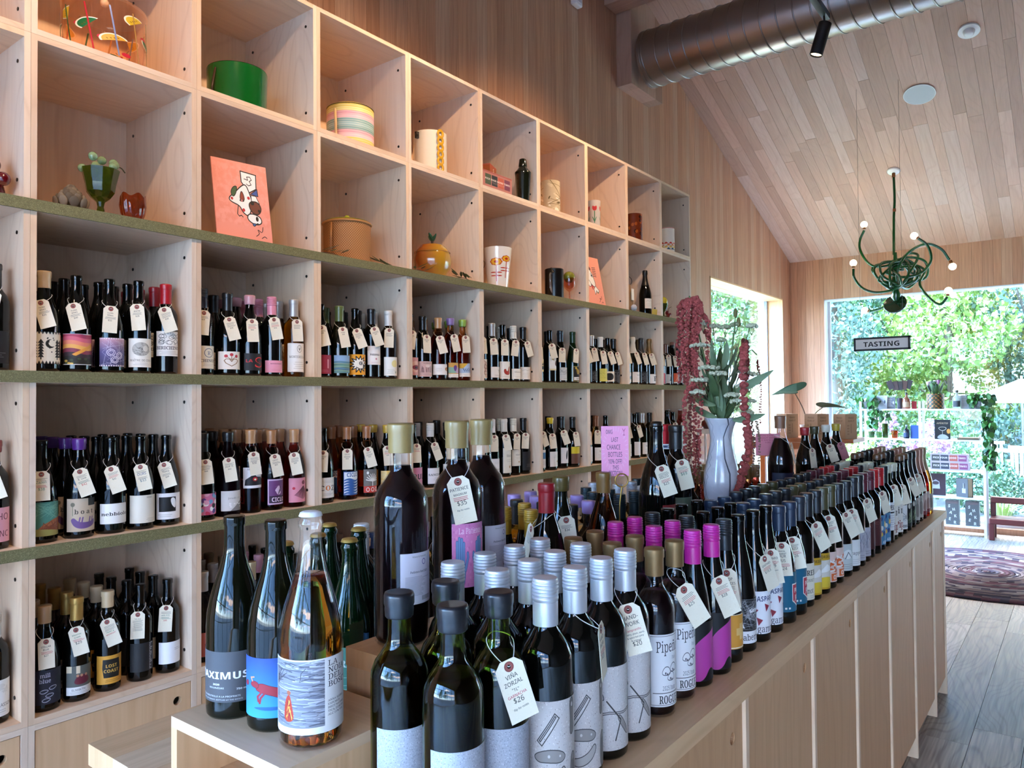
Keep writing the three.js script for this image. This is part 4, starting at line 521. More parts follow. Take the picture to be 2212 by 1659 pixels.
function capGeo(P, type, seg) {
  return memo('c' + P.name + type + seg, () => {
    const h = P.h, r = P.rn + 0.0015, R = (a) => a.map(([dr, dy]) => [Math.max(0, r + dr), h + dy]);
    if (type === 'screw') { const a = [[-0.001, -0.068], [0, -0.0675], [0, -0.034], [-0.001, -0.0334], [-0.001, -0.0326], [0, -0.032]]; for (let y = -0.029; y < -0.006; y += 0.0052) a.push([0.0009, y], [0.0009, y + 0.0026], [-0.0008, y + 0.0032], [-0.0008, y + 0.0044]); a.push([0.0004, -0.003], [-0.0004, 0.0004], [-0.002, 0.0012], [-r, 0.0014]); return lathe(R(a), seg); }
    if (type === 'foil') return lathe(R([[-0.001, -0.066], [0.0004, -0.0655], [0.0001, -0.02], [0.0003, -0.0165], [0.0016, -0.0155], [0.0016, -0.003], [0.0006, 0.0006], [-0.0016, 0.0014], [-r, 0.0014]]), seg);
    if (type === 'wax') return lathe(R([[-0.0008, -0.033], [0.001, -0.031], [0.0016, -0.022], [0.0012, -0.018], [0.0026, -0.014], [0.0026, -0.003], [0.0012, 0.0014], [-0.003, 0.002], [-r, 0.0012]]), seg);
    if (type === 'cork') return lathe(R([[-0.001, -0.05], [0.0002, -0.0495], [0.0002, -0.018], [0.0016, -0.016], [0.0016, -0.003], [0.0004, 0.0008], [-r, 0.0012]]), seg);
    if (type === 'bare') return lathe([[0, h + 0.0006], [P.rn - 0.0035, h + 0.0006], [P.rn - 0.0028, h - 0.001]], seg);
    if (type === 'crown') { const g = lathe([[0, h + 0.003], [0.011, h + 0.0026], [0.0145, h + 0.001], [0.0165, h - 0.004]], 42), p = g.attributes.position; for (let i = 0; i < p.count; i++) { const y = p.getY(i), x = p.getX(i), z = p.getZ(i), a = Math.atan2(z, x), k = 1 + Math.max(0, (h + 0.0015 - y) / 0.0055) * 0.07 * Math.cos(a * 21); p.setX(i, x * k); p.setZ(i, z * k); } g.computeVertexNormals(); return g; }
    if (type === 'hood') { const a = []; for (let i = 0; i <= 6; i++) { const y = h - 0.1 + i * 0.013; a.push([radiusAt(P, y) + 0.0014, y]); } a.push([0.0188, h - 0.018], [0.0185, h - 0.008], [0.0182, h + 0.006], [0.014, h + 0.011], [0, h + 0.012]); return lathe(a, seg); }
    if (type === 'wire') return merge([lathe([[0.0165, h - 0.016], [0.0178, h - 0.012], [0.0175, h + 0.004], [0.014, h + 0.011], [0, h + 0.012]], seg), new THREE.TorusGeometry(0.0182, 0.0011, 5, 20).rotateX(Math.PI / 2).translate(0, h - 0.012, 0)]);
  });
}
function labelGeo(P, cell, y0, y1, spanA, seg = 14) {
  const r = P.rb + 0.0004, pos = [], nor = [], uv = [], idx = [];
  for (let i = 0; i <= seg; i++) { const t = i / seg, a = (t - 0.5) * spanA, s = Math.sin(a), c = Math.cos(a); for (const [j, y] of [[0, y0], [1, y1]]) { pos.push(r * s, y, r * c); nor.push(s, 0, c); uv.push(cell[0] + (cell[2] - cell[0]) * t, j ? cell[3] : cell[1]); } if (i) { const k = i * 2; idx.push(k - 2, k, k - 1, k - 1, k, k + 1); } }
  const g = new THREE.BufferGeometry(); g.setAttribute('position', new THREE.Float32BufferAttribute(pos, 3)); g.setAttribute('normal', new THREE.Float32BufferAttribute(nor, 3)); g.setAttribute('uv', new THREE.Float32BufferAttribute(uv, 2)); g.setIndex(idx); return g;
}
// spec: type, glass, cap [type, colour, metal], label [art, y0, y1, span]
function makeBottle(s, label, group, pos, face, seg = 18) {
  const P = PROF[s.t], o = thing('wine_bottle', label, 'bottle', pos, face, group);
  if (s.hollow) { // see-through neck: a thin glass shell round the wine
    part('glass', bodyGeo(P, seg), s.hollow, o);
    const fillY = s.fill, pts = []; for (const [r, y] of P.p) if (y < fillY) pts.push([Math.max(0, r - 0.0022), y + (y < 0.02 ? 0.004 : 0)]); pts.push([radiusAt(P, fillY) - 0.0022, fillY], [0, fillY]);
    part('wine', memo('w' + s.t + fillY + seg, () => lathe(pts, seg)), s.wine || G.inkred, o);
  } else part('glass', bodyGeo(P, seg), G[s.g || 'dark'], o);
  if (s.cap) { const [ct, cc, cm] = s.cap; part(ct === 'bare' ? 'cork' : 'cap', capGeo(P, ct, seg), capMat(cc, cm), o); }
  if (s.lab) { const [art, y0, y1, sp] = s.lab, cell = artCell(art); part('label', memo('l' + s.t + s.lab.join(), () => labelGeo(P, cell, y0, y1, sp)), cell.mat, o); }
  if (s.lab2) { const [art, y0, y1, sp, turn] = s.lab2, cell = artCell(art), m = part('back_label', memo('l' + s.t + s.lab2.join(), () => labelGeo(P, cell, y0, y1, sp)), cell.mat, o); m.rotation.y = turn; }
  return o;
}
// ---------------------------------------------------------------- price tags on strings
const TW = 0.041, TH = 0.085, stringM = col('#e9e6df', 0.8);
const hand = (c, t, x, y, px, colr, q) => { c.save(); c.translate(x, y); c.rotate((q() - 0.5) * 0.09); X = c; Te(t, 0, 0, px, colr, 'sans-serif', 'center', 106); c.restore(); };
function tagCell(rows, bg = '#eadfc6') {
  return TA.cell((c, w, h) => {
    const q = qa; X = c; Rc(0, 0, w, h, bg); speck(w, h, 120, ['#e2d5b9', '#f0e7d2'].map((k) => (bg === '#eadfc6' ? k : bg)), 2, q);
    Ci(64, 30, 21, '#7b3a36'); Ci(64, 30, 17, '#94524a'); Ci(64, 30, 8, '#2a1414');
    let y = 70; for (const r of rows) { const [t, px = 21, k = '#23201e'] = Array.isArray(r) ? r : [r]; if (t === '~') { for (let i = 0; i < 3; i++) { Rc(20 + q() * 8, y - 6 + i * 8, 70 + q() * 20, 2.4, k === '#23201e' ? '#6d675f' : k); } y += 26; } else { hand(c, t, 62, y, px, k, q); y += px * 0.95 + 5; } }
  });
}
const tagShape = (() => { const s = new THREE.Shape(), w = TW / 2, t = 0.0095, b = TH - t, c = 0.01; s.moveTo(-w, -b); s.lineTo(w, -b); s.lineTo(w, t - c); s.lineTo(w - c, t); s.lineTo(-w + c, t); s.lineTo(-w, t - c); s.closePath(); const h = new THREE.Path(); h.absarc(0, 0, 0.0023, 0, 6.2832, true); s.holes.push(h); return s; })();
const tagBase = new THREE.ExtrudeGeometry(tagShape, { depth: 0.0007, bevelEnabled: false, curveSegments: 8 });
function tagGeo(cell) { const g = tagBase.clone(), p = g.attributes.position, uv = g.attributes.uv; for (let i = 0; i < p.count; i++) uv.setXY(i, cell[0] + (p.getX(i) / TW + 0.5) * (cell[2] - cell[0]), cell[1] + ((p.getY(i) + TH - 0.0095) / TH) * (cell[3] - cell[1])); return g; }
function hangTag(P, base, face, rows, label, { roll = 0, bg, group, cell, out = 0 } = {}) {
  const [hy, hr] = P.hang, [ny, nr] = P.neck, d = hr + 0.006 + out, low = radiusAt(P, hy - TH * 0.8), tilt = -Math.asin(Math.min(0.6, Math.max(0, (low + 0.003 - d) / (TH * 0.8))));
  const o = thing('price_tag', label, 'price tag', [base[0] + Math.sin(face) * d, base[1] + hy, base[2] + Math.cos(face) * d], face, group);
  const cardG = new THREE.Group(); const card = part('card', tagGeo(cell || tagCell(rows, bg)), TA.mat, o); card.rotation.set(tilt, 0, roll, 'XZY');
  const e = nr + 0.0012, dy = ny - hy;
  part('string', memo('s' + P.name + out, () => tube([[0, 0, 0.0012], [-e * 0.9, dy * 0.6, -d + e * 0.85], [-e, dy + 0.002, -d], [0, dy + 0.006, -d - e], [e, dy + 0.002, -d], [e * 0.9, dy * 0.6, -d + e * 0.85]], 0.0007, 30, 4, true)), stringM, o);
  return o;
}
// ---------------------------------------------------------------- what stands in the cubbies
// [type, glass, cap, capColour, metal, art, y0, y1, span, description, tag rows]
const K = '#141414';
const SH = {
  '2A': [['bdx', 'dark', 'foil', '#15161a', 0, 'black', 0.02, 0.11, 2, 'plain black label beside the red grapes column', ['~', ['VINO', 30], '$26']]],
  '2B': [['bgy', 'dark', 'cork', '#c9ab84', 0, 'forest', 0.022, 0.115, 2.3, 'cream forest and moon label', [['FLORA', 17], ['WINES', 17], '~', '$35']], ['bgy', 'dark', 'bare', '#8b6a4a', 0, 'sunset', 0.022, 0.115, 2.3, 'pink sunset and boulders label', [['FLORA', 17], ['WINES', 17], '~', '$40']], ['bgy', 'dark', 'bare', '#8b6a4a', 0, 'moto', 0.02, 0.108, 2.3, 'purple wheel pattern label', [['FLORA', 17], ['WINES', 17], '~', '$32']], ['bdx', 'dark', 'bare', '#8b6a4a', 0, 'etch', 0.02, 0.112, 2.2, 'white label with etched scene', [['MAITRE', 17], '~', '$28']], ['bdx', 'dark', 'foil', '#a8141f', 0, 'birichino', 0.06, 0.142, 2.2, 'white label of overlapping etched letters', ['~', '~', '$36']]],
  '2C': [['bdx', 'rose', 'screw', '#1a1f33', 0, 'chinon', 0.022, 0.1, 2.2, 'cream label with wreathed initial', ['~', '$24']], ['bgy', 'dark', 'foil', '#151517', 0, 'heart', 0.022, 0.085, 2.4, 'white label with heart scroll', ['~', '~', '$28']], ['bgy', 'dark', 'wax', '#c48d95', 0, 'las', 0.02, 0.082, 2.2, 'black label with large red letter S', ['~', ['~', 1, '#b5303a'], '$44']], ['bdx', 'dark', 'screw', '#d9879a', 0, 'pinkplain', 0.015, 0.06, 2.2, 'small pink label and pink screw cap', ['~', ['~', 1, '#b5303a'], '$32']], ['bdx', 'gold', 'foil', '#b9b6b2', 1, 'monter', 0.02, 0.13, 2.2, 'tall white label on pale gold wine', ['~', '~']]],
  '2D': [['bgy', 'dark', 'bare', '#222', 0, 'crimson', 0.015, 0.09, 2.2, 'crimson label', ['~', '$30']], ['bgy', 'olive', 'foil', '#5d6b3a', 0, 'waves', 0.02, 0.092, 2.3, 'blue and green landscape label', [['PURSE', 18], '$36']], ['bgy', 'dark', 'bare', '#333', 0, 'spiky', 0.015, 0.1, 2.4, 'yellow label with white spiky bird', ['~', '~', '$31']], ['bdx', 'dark', 'foil', '#121214', 0, 'parana', 0.06, 0.14, 2, 'white square label high on the body', ['~', '$29']], ['bdx', 'brown', 'foil', '#d8d4cc', 0, 'palesun', 0.015, 0.096, 2.2, 'pale label with yellow sun', ['~', '~']]],
  '2E': [['bdx', 'brown', 'bare', '#9a7a55', 0, 'face', 0.02, 0.1, 2.2, 'dusty pink label with dark eye', ['~', '$42']], ['bgy', 'dark', 'foil', '#131315', 0, 'mauve', 0.015, 0.085, 2.3, 'mauve label with line drawing', ['~', '$33']], ['bgy', 'amber', 'cork', '#b98d5e', 0, 'widewhite', 0.025, 0.075, 2.5, 'wide white label with brown leaf', ['~', '$27']], ['bdx', 'amber', 'wax', '#8a70a8', 0, 'tricolor', 0.015, 0.085, 2.2, 'patchwork label and purple wax', ['~', '$30']], ['bdx', 'amber', 'wax', '#8fb04a', 0, 'splash', 0.02, 0.085, 2.2, 'blue splash label and lime wax', ['~', '$31']]],
  '2F': [['bdx', 'dark', 'bare', '#222', 0, 'grapes', 0.015, 0.11, 2.2, 'cream label with drawn grapes', ['~', '$26']], ['bdx', 'dark', 'foil', '#b8b6b4', 1, 'dashy', 0.02, 0.075, 2.3, 'white label with scribbled letter', ['~', '$25']], ['bdx', 'dark', 'bare', '#333', 0, 'fox', 0.015, 0.105, 2.2, 'white label with red fox', ['~', '$27']], ['bdx', 'dark', 'screw', '#e3dccb', 0, 'creamscript', 0.015, 0.07, 2.3, 'cream script label under tall cream cap', ['~', '$24']], ['bdx', 'dark', 'foil', '#161618', 0, 'creamplain', 0.015, 0.082, 2.3, 'cream label with faint swirl', ['~', '$38']]],
  '2G': [['flute', 'olive', 'foil', '#2c3520', 0, 'yellowband', 0.06, 0.13, 2.2, 'yellow and black banded label', ['~', '$28']], ['bdx', 'dark', 'bare', '#222', 0, 'horse', 0.07, 0.15, 2.2, 'white label with brown horse head', ['~', '$35']], ['flute', 'dark', 'foil', '#17202a', 0, 'marble', 0.015, 0.09, 2.3, 'grey marbled label', ['~', '$25']], ['flute', 'green', 'foil', '#123317', 0, 'rays', 0.012, 0.1, 2, 'black label with yellow rays', ['~', '$22']]],
  '2H': [['bgy', 'dark', 'bare', '#222', 0, 'black', 0.015, 0.08, 2, 'black label left of the yellow one', ['~', '$40']], ['bdx', 'dark', 'foil', '#c5c2bd', 1, 'rowsblack', 0.015, 0.08, 2, 'black label and silver foil', ['~', '$34']], ['bgy', 'dark', 'foil', '#dcd8cf', 0, 'lime', 0.015, 0.095, 2.2, 'lime yellow label', ['~', '$33']], ['bgy', 'dark', 'bare', '#222', 0, 'moon', 0.015, 0.08, 2.4, 'cream label with large black disc', ['~', '$39']], ['bgy', 'dark', 'foil', '#18181a', 0, 'rowsblack', 0.01, 0.092, 2.2, 'black label printed with dashes', ['~', '$45']]],
  '2I': [['champ', 'dark', 'bare', '#333', 0, 'greyland', 0.015, 0.08, 2.2, 'grey seaside label', ['~', '$50']], ['champ', 'olive', 'hood', '#d7d1c2', 0, 'white', 0.015, 0.085, 2.2, 'white label under pale foil hood', ['~', '$52']], ['champ', 'dark', 'hood', '#2a2a2c', 0, 'rowsblack', 0.015, 0.09, 2.2, 'black label under black foil hood', ['~', '$60']], ['champ', 'dark', 'hood', '#8a6d45', 1, 'bletter', 0.01, 0.075, 2, 'white label with bold letter B', ['~', '$58']]],
  '2J': [['champ', 'dark', 'hood', '#c29a4a', 1, 'redwhite', 0.01, 0.085, 2.2, 'red and white label under gold hood', ['~', '$48']], ['bdx', 'dark', 'foil', '#6a4a40', 0, 'greymark', 0.015, 0.08, 2, 'grey label with dark figure', ['~', '$28']], ['champ', 'dark', 'wire', '#8a5a48', 0, 'orangel', 0.015, 0.09, 2, 'orange label', ['~', '$27']], ['bdx', 'dark', 'foil', '#161618', 0, 'greymark', 0.02, 0.09, 2, 'grey figure label and black foil', ['~', '$30']]],
  '3A': [['bdx', 'dark', 'wax', '#7c1c22', 0, 'hopink', 0.02, 0.115, 2.4, 'pink label and dark red wax', [['HO FANG', 24], ['~', 1, '#b5303a'], '$44']]],
  '3B': [['bgy', 'dark', 'bare', '#222', 0, 'cliff', 0.02, 0.118, 2.3, 'green sea cliff label', [['~'], ['Zazen', 30, '#3d6a5c'], ['~', 1, '#b5303a'], ['$38', 32, '#2d6a55']]], ['bgy', 'dark', 'wax', '#5b2a86', 0, 'boat', 0.02, 0.118, 2.3, 'tan label with purple animal and purple wax', [['~'], ['R. Livia', 22], ['~', 1, '#3a5a4a'], ['$42', 28, '#b03030']]], ['bgy', 'dark', 'bare', '#222', 0, 'nebb', 0.03, 0.092, 2.3, 'white label with one blackletter word', ['~', ['~', 1, '#b5303a'], '$42']], ['bgy', 'dark', 'bare', '#2a2a22', 0, 'creamours', 0.02, 0.108, 2.3, 'blank cream label', [['~'], ['OURS', 32, '#27406e'], '~', ['$33', 34, '#2d5a6a']]], ['bgy', 'dark', 'bare', '#222', 0, 'blacksq', 0.02, 0.105, 2.3, 'white label with black square', [['~'], ['Thima', 24], '~', '$44']]],
  '3C': [['bgy', 'dark', 'foil', '#141416', 0, 'abstract', 0.018, 0.09, 2.4, 'pink and purple abstract label', ['~', '~', '$44']], ['bgy', 'inkred', 'wax', '#161616', 0, 'hill', 0.02, 0.09, 2.5, 'grey hillside label and black wax', [['~'], ['Jeudi 15', 22], '$42']], ['bdx', 'rose', 'cork', '#b98a5e', 0, 'devil', 0.09, 0.165, 2.4, 'white label with black hill and red dot', ['~', '~', ['$30', 30]]], ['bgy', 'rose', 'cork', '#a9784e', 0, 'ciclop', 0.02, 0.115, 2, 'purple woodcut label', [['CICLO', 22], '~', '$33']], ['bgy', 'rose', 'cork', '#b3855a', 0, 'lady', 0.018, 0.11, 2.4, 'pink label with line-drawn lady', ['~', '~', '$30']]],
  '3D': [['bgy', 'dark', 'bare', '#333', 0, 'coz', 0.02, 0.1, 2.2, 'white label with orange letter', ['~', '$28']], ['bgy', 'amber', 'cork', '#9c6a44', 0, 'bluewave', 0.018, 0.115, 1.9, 'blue wave woodcut label', [['CICLO', 22], '~', '$33']], ['bgy', 'amber', 'cork', '#a06a44', 0, 'palmred', 0.018, 0.115, 1.9, 'red and grey palm label', [['CICLO', 22], '~', '$33']], ['bgy', 'dark', 'wax', '#c9a23a', 0, 'aquarelle', 0.03, 0.1, 2.5, 'yellow watercolour label and yellow wax', ['~', ['~', 1, '#b5303a'], '$36']]],
  '3E': [['bgy', 'dark', 'bare', '#333', 0, 'pul', 0.018, 0.1, 2.2, 'pink label with bold word', ['~', ['~', 1, '#b5303a']]], ['bgy', 'dark', 'screw', '#dedbd6', 0, 'sancerre', 0.018, 0.09, 2.3, 'white serif label under white cap', ['~', '~']], ['bgy', 'olive', 'foil', '#151517', 0, 'crow', 0.03, 0.1, 2.5, 'white label with black bird', ['~', '$31']], ['bdx', 'dark', 'foil', '#17181c', 0, 'white', 0.03, 0.1, 2.2, 'plain white label behind the magnums', null]],
  '3F': [['bdx', 'dark', 'bare', '#333', 0, 'crow', 0.02, 0.12, 2.2, 'cream label with dark sprig', ['~', '$29']], ['bdx', 'dark', 'screw', '#e4e2de', 0, 'whitetext', 0.02, 0.1, 2.2, 'white label under white cap', ['~', '$27']], ['bdx', 'dark', 'foil', '#d8d2c6', 0, 'tallcream', 0.02, 0.15, 2, 'very tall cream label', ['~', '$40']], ['bdx', 'dark', 'screw', '#e0d8c4', 0, 'tallcream', 0.05, 0.135, 2.2, 'cream label under tall ivory cap', ['~', '$32']], ['bdx', 'dark', 'foil', '#141416', 0, 'black', 0.02, 0.12, 2.2, 'all black label', ['~', '$35']]],
  '3G': [['bdx', 'dark', 'bare', '#333', 0, 'whiteblue', 0.02, 0.12, 2.1, 'white label with blue band', ['~', '$28']], ['bgy', 'dark', 'wax', '#d0bc2c', 0, 'whitedot', 0.02, 0.105, 2.2, 'white label with gold dot and yellow wax', ['~', '$33']], ['bdx', 'dark', 'foil', '#15151a', 0, 'feather', 0.03, 0.12, 2, 'white label with black feather', ['~', '$30']], ['bgy', 'dark', 'foil', '#161616', 0, 'yellowbrown', 0.02, 0.12, 2.4, 'brown and yellow halved label', ['~', '$34']]],
  '3H': [['bgy', 'dark', 'bare', '#333', 0, 'plainwhite', 0.02, 0.11, 2.2, 'plain white label beside the pink sign', ['~', '$30']], ['bgy', 'gold', 'foil', '#8a5a40', 1, 'white', 0.02, 0.1, 2.2, 'white label on golden wine', ['~', '$32']], ['bgy', 'dark', 'bare', '#333', 0, 'creamplain', 0.02, 0.1, 2.2, 'cream swirl label beside golden bottle', ['~', '$33']]],
  '3I': [['bdx', 'dark', 'bare', '#444', 0, 'whitetext', 0.02, 0.1, 2, 'white label with vertical print', ['~', '$36']], ['bdx', 'dark', 'bare', '#9a6a48', 0, 'plainwhite', 0.02, 0.11, 2.2, 'clean white label and bare cork', ['~', '$34']], ['bdx', 'clearw', 'foil', '#b8b6b4', 1, 'white', 0.02, 0.1, 2, 'white label on pale wine', null], ['bdx', 'dark', 'foil', '#18181a', 0, 'white', 0.02, 0.1, 2, 'white label behind the red capped magnum', null]],
  '3J': [['bdx', 'dark', 'foil', '#17171a', 0, 'white', 0.02, 0.1, 2, 'white label beside the amaranth', null], ['champ', 'dark', 'bare', '#333', 0, 'white', 0.02, 0.1, 2, 'white label on champagne bottle beside the amaranth', null], ['bdx', 'dark', 'bare', '#9a6a48', 0, 'white', 0.02, 0.1, 2, 'white label and cork beside the amaranth', ['~']], ['champ', 'rose', 'crown', '#ddd', 0, 'white', 0.02, 0.1, 2, 'white crown cap on coral wine', ['~']]],
  '4A': [['bdx', 'dark', 'screw', '#c9c7c3', 1, 'mathias', 0.02, 0.12, 2.4, 'white embossed label under silver cap', [['~'], ['~', 1, '#b5303a'], '$50']]],
  '4B': [['bgy', 'dark', 'cork', '#b3906a', 0, 'stellar', 0.02, 0.118, 2.2, 'black label with white leaf lines', [['STELLAR', 20], ['BLUE', 20], ['~', 1, '#b5303a'], '$27']], ['bdx', 'dark', 'foil', '#b5904c', 1, 'photo', 0.02, 0.105, 2.2, 'photograph label and gold foil', [['bloomer', 20, '#4d6a4a'], ['Creek', 20, '#4d6a4a'], ['~', 1, '#b5303a'], ['$29', 32]]], ['bdx', 'dark', 'cork', '#c9b08a', 0, 'lostcoast', 0.022, 0.108, 2.4, 'amber yellow label with black shape', [['~'], ['~'], ['HEART &', 17, '#3a7a58'], ['MIDNIGHT', 17, '#b03030']]], ['bdx', 'dark', 'bare', '#333', 0, 'blackcol', 0.03, 0.12, 2.4, 'black label with printed column', [['THE OLD', 15], ['~'], ['~'], ['~'], ['~']]], ['bdx', 'dark', 'bare', '#333', 0, 'plainwhite', 0.03, 0.1, 2.2, 'small blank white label', [['~'], ['wild Ane', 20, '#3a6a58'], ['~', 1, '#3a6a58'], ['$40', 20, '#b03030']]]],
  '4C': [['bdx', 'rose', 'foil', '#b8b6b4', 1, 'salmon', 0.02, 0.1, 2.2, 'salmon label under silver foil', null], ['bdx', 'ruby', 'foil', '#c0bebb', 1, 'salmon', 0.03, 0.1, 2, 'salmon label on ruby wine', null], ['bdx', 'rose', 'foil', '#a89878', 1, 'white', 0.02, 0.1, 2, 'white label on rosé wine', null], ['bdx', 'ruby', 'foil', '#d59aa6', 0, 'white', 0.02, 0.1, 2, 'white label under pink foil', null], ['bdx', 'dark', 'bare', '#333', 0, 'white', 0.02, 0.1, 2, 'white label in the corner below the lady bottle', null]],
  '4D': [['bdx', 'dark', 'screw', '#a9a7a5', 0, 'white', 0.02, 0.1, 2, 'white label under grey cap', null], ['bdx', 'dark', 'screw', '#dcdad6', 0, 'white', 0.02, 0.1, 2, 'white label under white screw cap', null], ['bdx', 'dark', 'wax', '#9a7a5c', 0, 'white', 0.02, 0.1, 2, 'white label under tan wax', null], ['bdx', 'dark', 'screw', '#22345c', 0, 'white', 0.02, 0.1, 2, 'white label under navy cap', null]],
  '4E': [['bdx', 'dark', 'foil', '#17171a', 0, 'white', 0.02, 0.1, 2, 'white label below the pink word bottle', null], ['bdx', 'dark', 'screw', '#c9c7c3', 1, 'white', 0.02, 0.1, 2, 'white label under bright silver cap', null], ['bdx', 'dark', 'bare', '#333', 0, 'white', 0.02, 0.1, 2, 'white label at the dark cubby corner', null]],
  '4F': [['bdx', 'dark', 'foil', '#17171a', 0, 'white', 0.02, 0.1, 2, 'white label below the tall cream label', null], ['bdx', 'clearw', 'foil', '#c9c7c3', 1, 'white', 0.02, 0.1, 2, 'white label on straw wine', null]],
  '4G': [['bdx', 'dark', 'foil', '#17171a', 0, 'white', 0.02, 0.1, 2, 'white label below the black feather', null], ['bdx', 'gold', 'screw', '#c9c7c3', 1, 'white', 0.02, 0.1, 2, 'white label on gold wine low down', null]],
  '4H': [['bdx', 'dark', 'foil', '#17171a', 0, 'white', 0.02, 0.1, 2, 'white label low behind the pink sign', null], ['bdx', 'dark', 'screw', '#5a1a22', 0, 'white', 0.02, 0.1, 2, 'white label under maroon cap', null]],
};
const stock = new Map();   // bottles deep in the cubbies, mostly hidden: joined into one object
function stockBottle(s, pos, face) { const P = PROF[s.t], m = new THREE.Matrix4().makeRotationY(face).setPosition(...pos), add = (mat, g) => { if (!stock.has(mat)) stock.set(mat, []); stock.get(mat).push(g.clone().applyMatrix4(m)); }; add(G[s.g], bodyGeo(P, 14)); add(capMat(s.cap[1], s.cap[2]), capGeo(P, s.cap[0], 14)); }
for (const [key, list] of Object.entries(SH)) {
  const r = +key[0], k = 'ABCDEFGHIJ'.indexOf(key[1]) - 1, n = list.length, solo1 = n === 1, inner = CW - 2 * PT, q = mulberry(r * 100 + k * 7 + 3);
  const slots = key[1] === 'A' ? 5 : n < 4 && r === 4 && k > 2 ? n : Math.max(n, 4);
  list.forEach(([t, g, ct, cc, cm, art, y0, y1, sp, desc, tg], i) => {
    const slot = key[1] === 'A' ? 4 : i, P = PROF[t];
    const zc = colZ(k) - PT - inner * ((slot + 0.5) / slots), lim = Math.max(0, Math.min(0.006, inner / slots / 2 - P.rb - 0.001)), z = zc + (q() - 0.5) * 2 * lim, x0 = -0.062 - q() * 0.012, y = floorY(r) + 0.0003;
    const spec = { t, g, cap: [ct, cc, cm], lab: [art, y0, y1, sp] }, face = Math.PI / 2 - 0.35 * q() + 0.1;
    makeBottle(spec, GD[g] + ' wine bottle with ' + desc, 'front bottles of the shelf cubbies', [x0, y, z], face, k < 2 ? 22 : 16);
    const rear = k < 0 ? 1 : k <= 1 ? 3 : k <= 3 ? 2 : r === 4 ? 0 : 1;
    for (let b = 1; b <= rear; b++) {
      const dx = b * Math.max(0.09, P.rb * 2 + 0.004);
      if (b > 1 || k > 2) { stockBottle({ t, g, cap: [ct, cc, cm], lab: [art, y0, y1, sp] }, [x0 - dx, y, zc + (q() - 0.5) * 2 * lim], face); continue; }
      makeBottle({ t, g, cap: [ct, cc, cm], lab: [art, y0, y1, sp] }, GD[g] + ' bottle filed behind the one with ' + desc, 'bottles behind the ' + desc, [x0 - dx, y, zc + (q() - 0.5) * 2 * lim], face, 14);
    }
    if (tg) { const tf = Math.PI / 2 - 0.25 - 0.45 * q(), roll = (q() - 0.3) * 0.5; hangTag(P, [x0, y, z], tf, tg.filter((a) => a), 'cream price tag on the bottle with ' + desc, { roll, group: 'price tags on shelf bottles' }); }
  });
}
{ const o = thing('bottle_backstock', 'wine bottles standing deep in the cubbies behind the front rows', 'bottles'); o.userData.kind = 'stuff'; for (const [mat, l] of stock) part('bottle_group', merge(l), mat, o).userData.kind = 'stuff'; }
// ---------------------------------------------------------------- bottles on the counter
const Y = CT + 0.0003, RX = [1.717, 1.627, 1.536];
PROF.mag35 = Object.assign(scaled(PROF.bdx, 1.15, 1.167), { name: 'mag35' }); PROF.mag35.rb = 0.0426; PROF.mag35.rn = PROF.bdx.rn * 1.15;
const handS = { t: 'liter', g: 'dark', cap: ['screw', '#cdced2', 1] };
const pip = { t: 'bdx', hollow: shell.clear, fill: 0.222, cap: ['cork', '#8c6c44', 1], lab: ['pipeno', 0.02, 0.15, 2.1] };
const pinkS = { t: 'flute', g: 'dark', cap: ['screw', '#c1248c', 0], lab: ['pinkheart', 0.012, 0.13, 2.3] };
const B = (t, g, cap, lab) => ({ t, g, cap, lab });
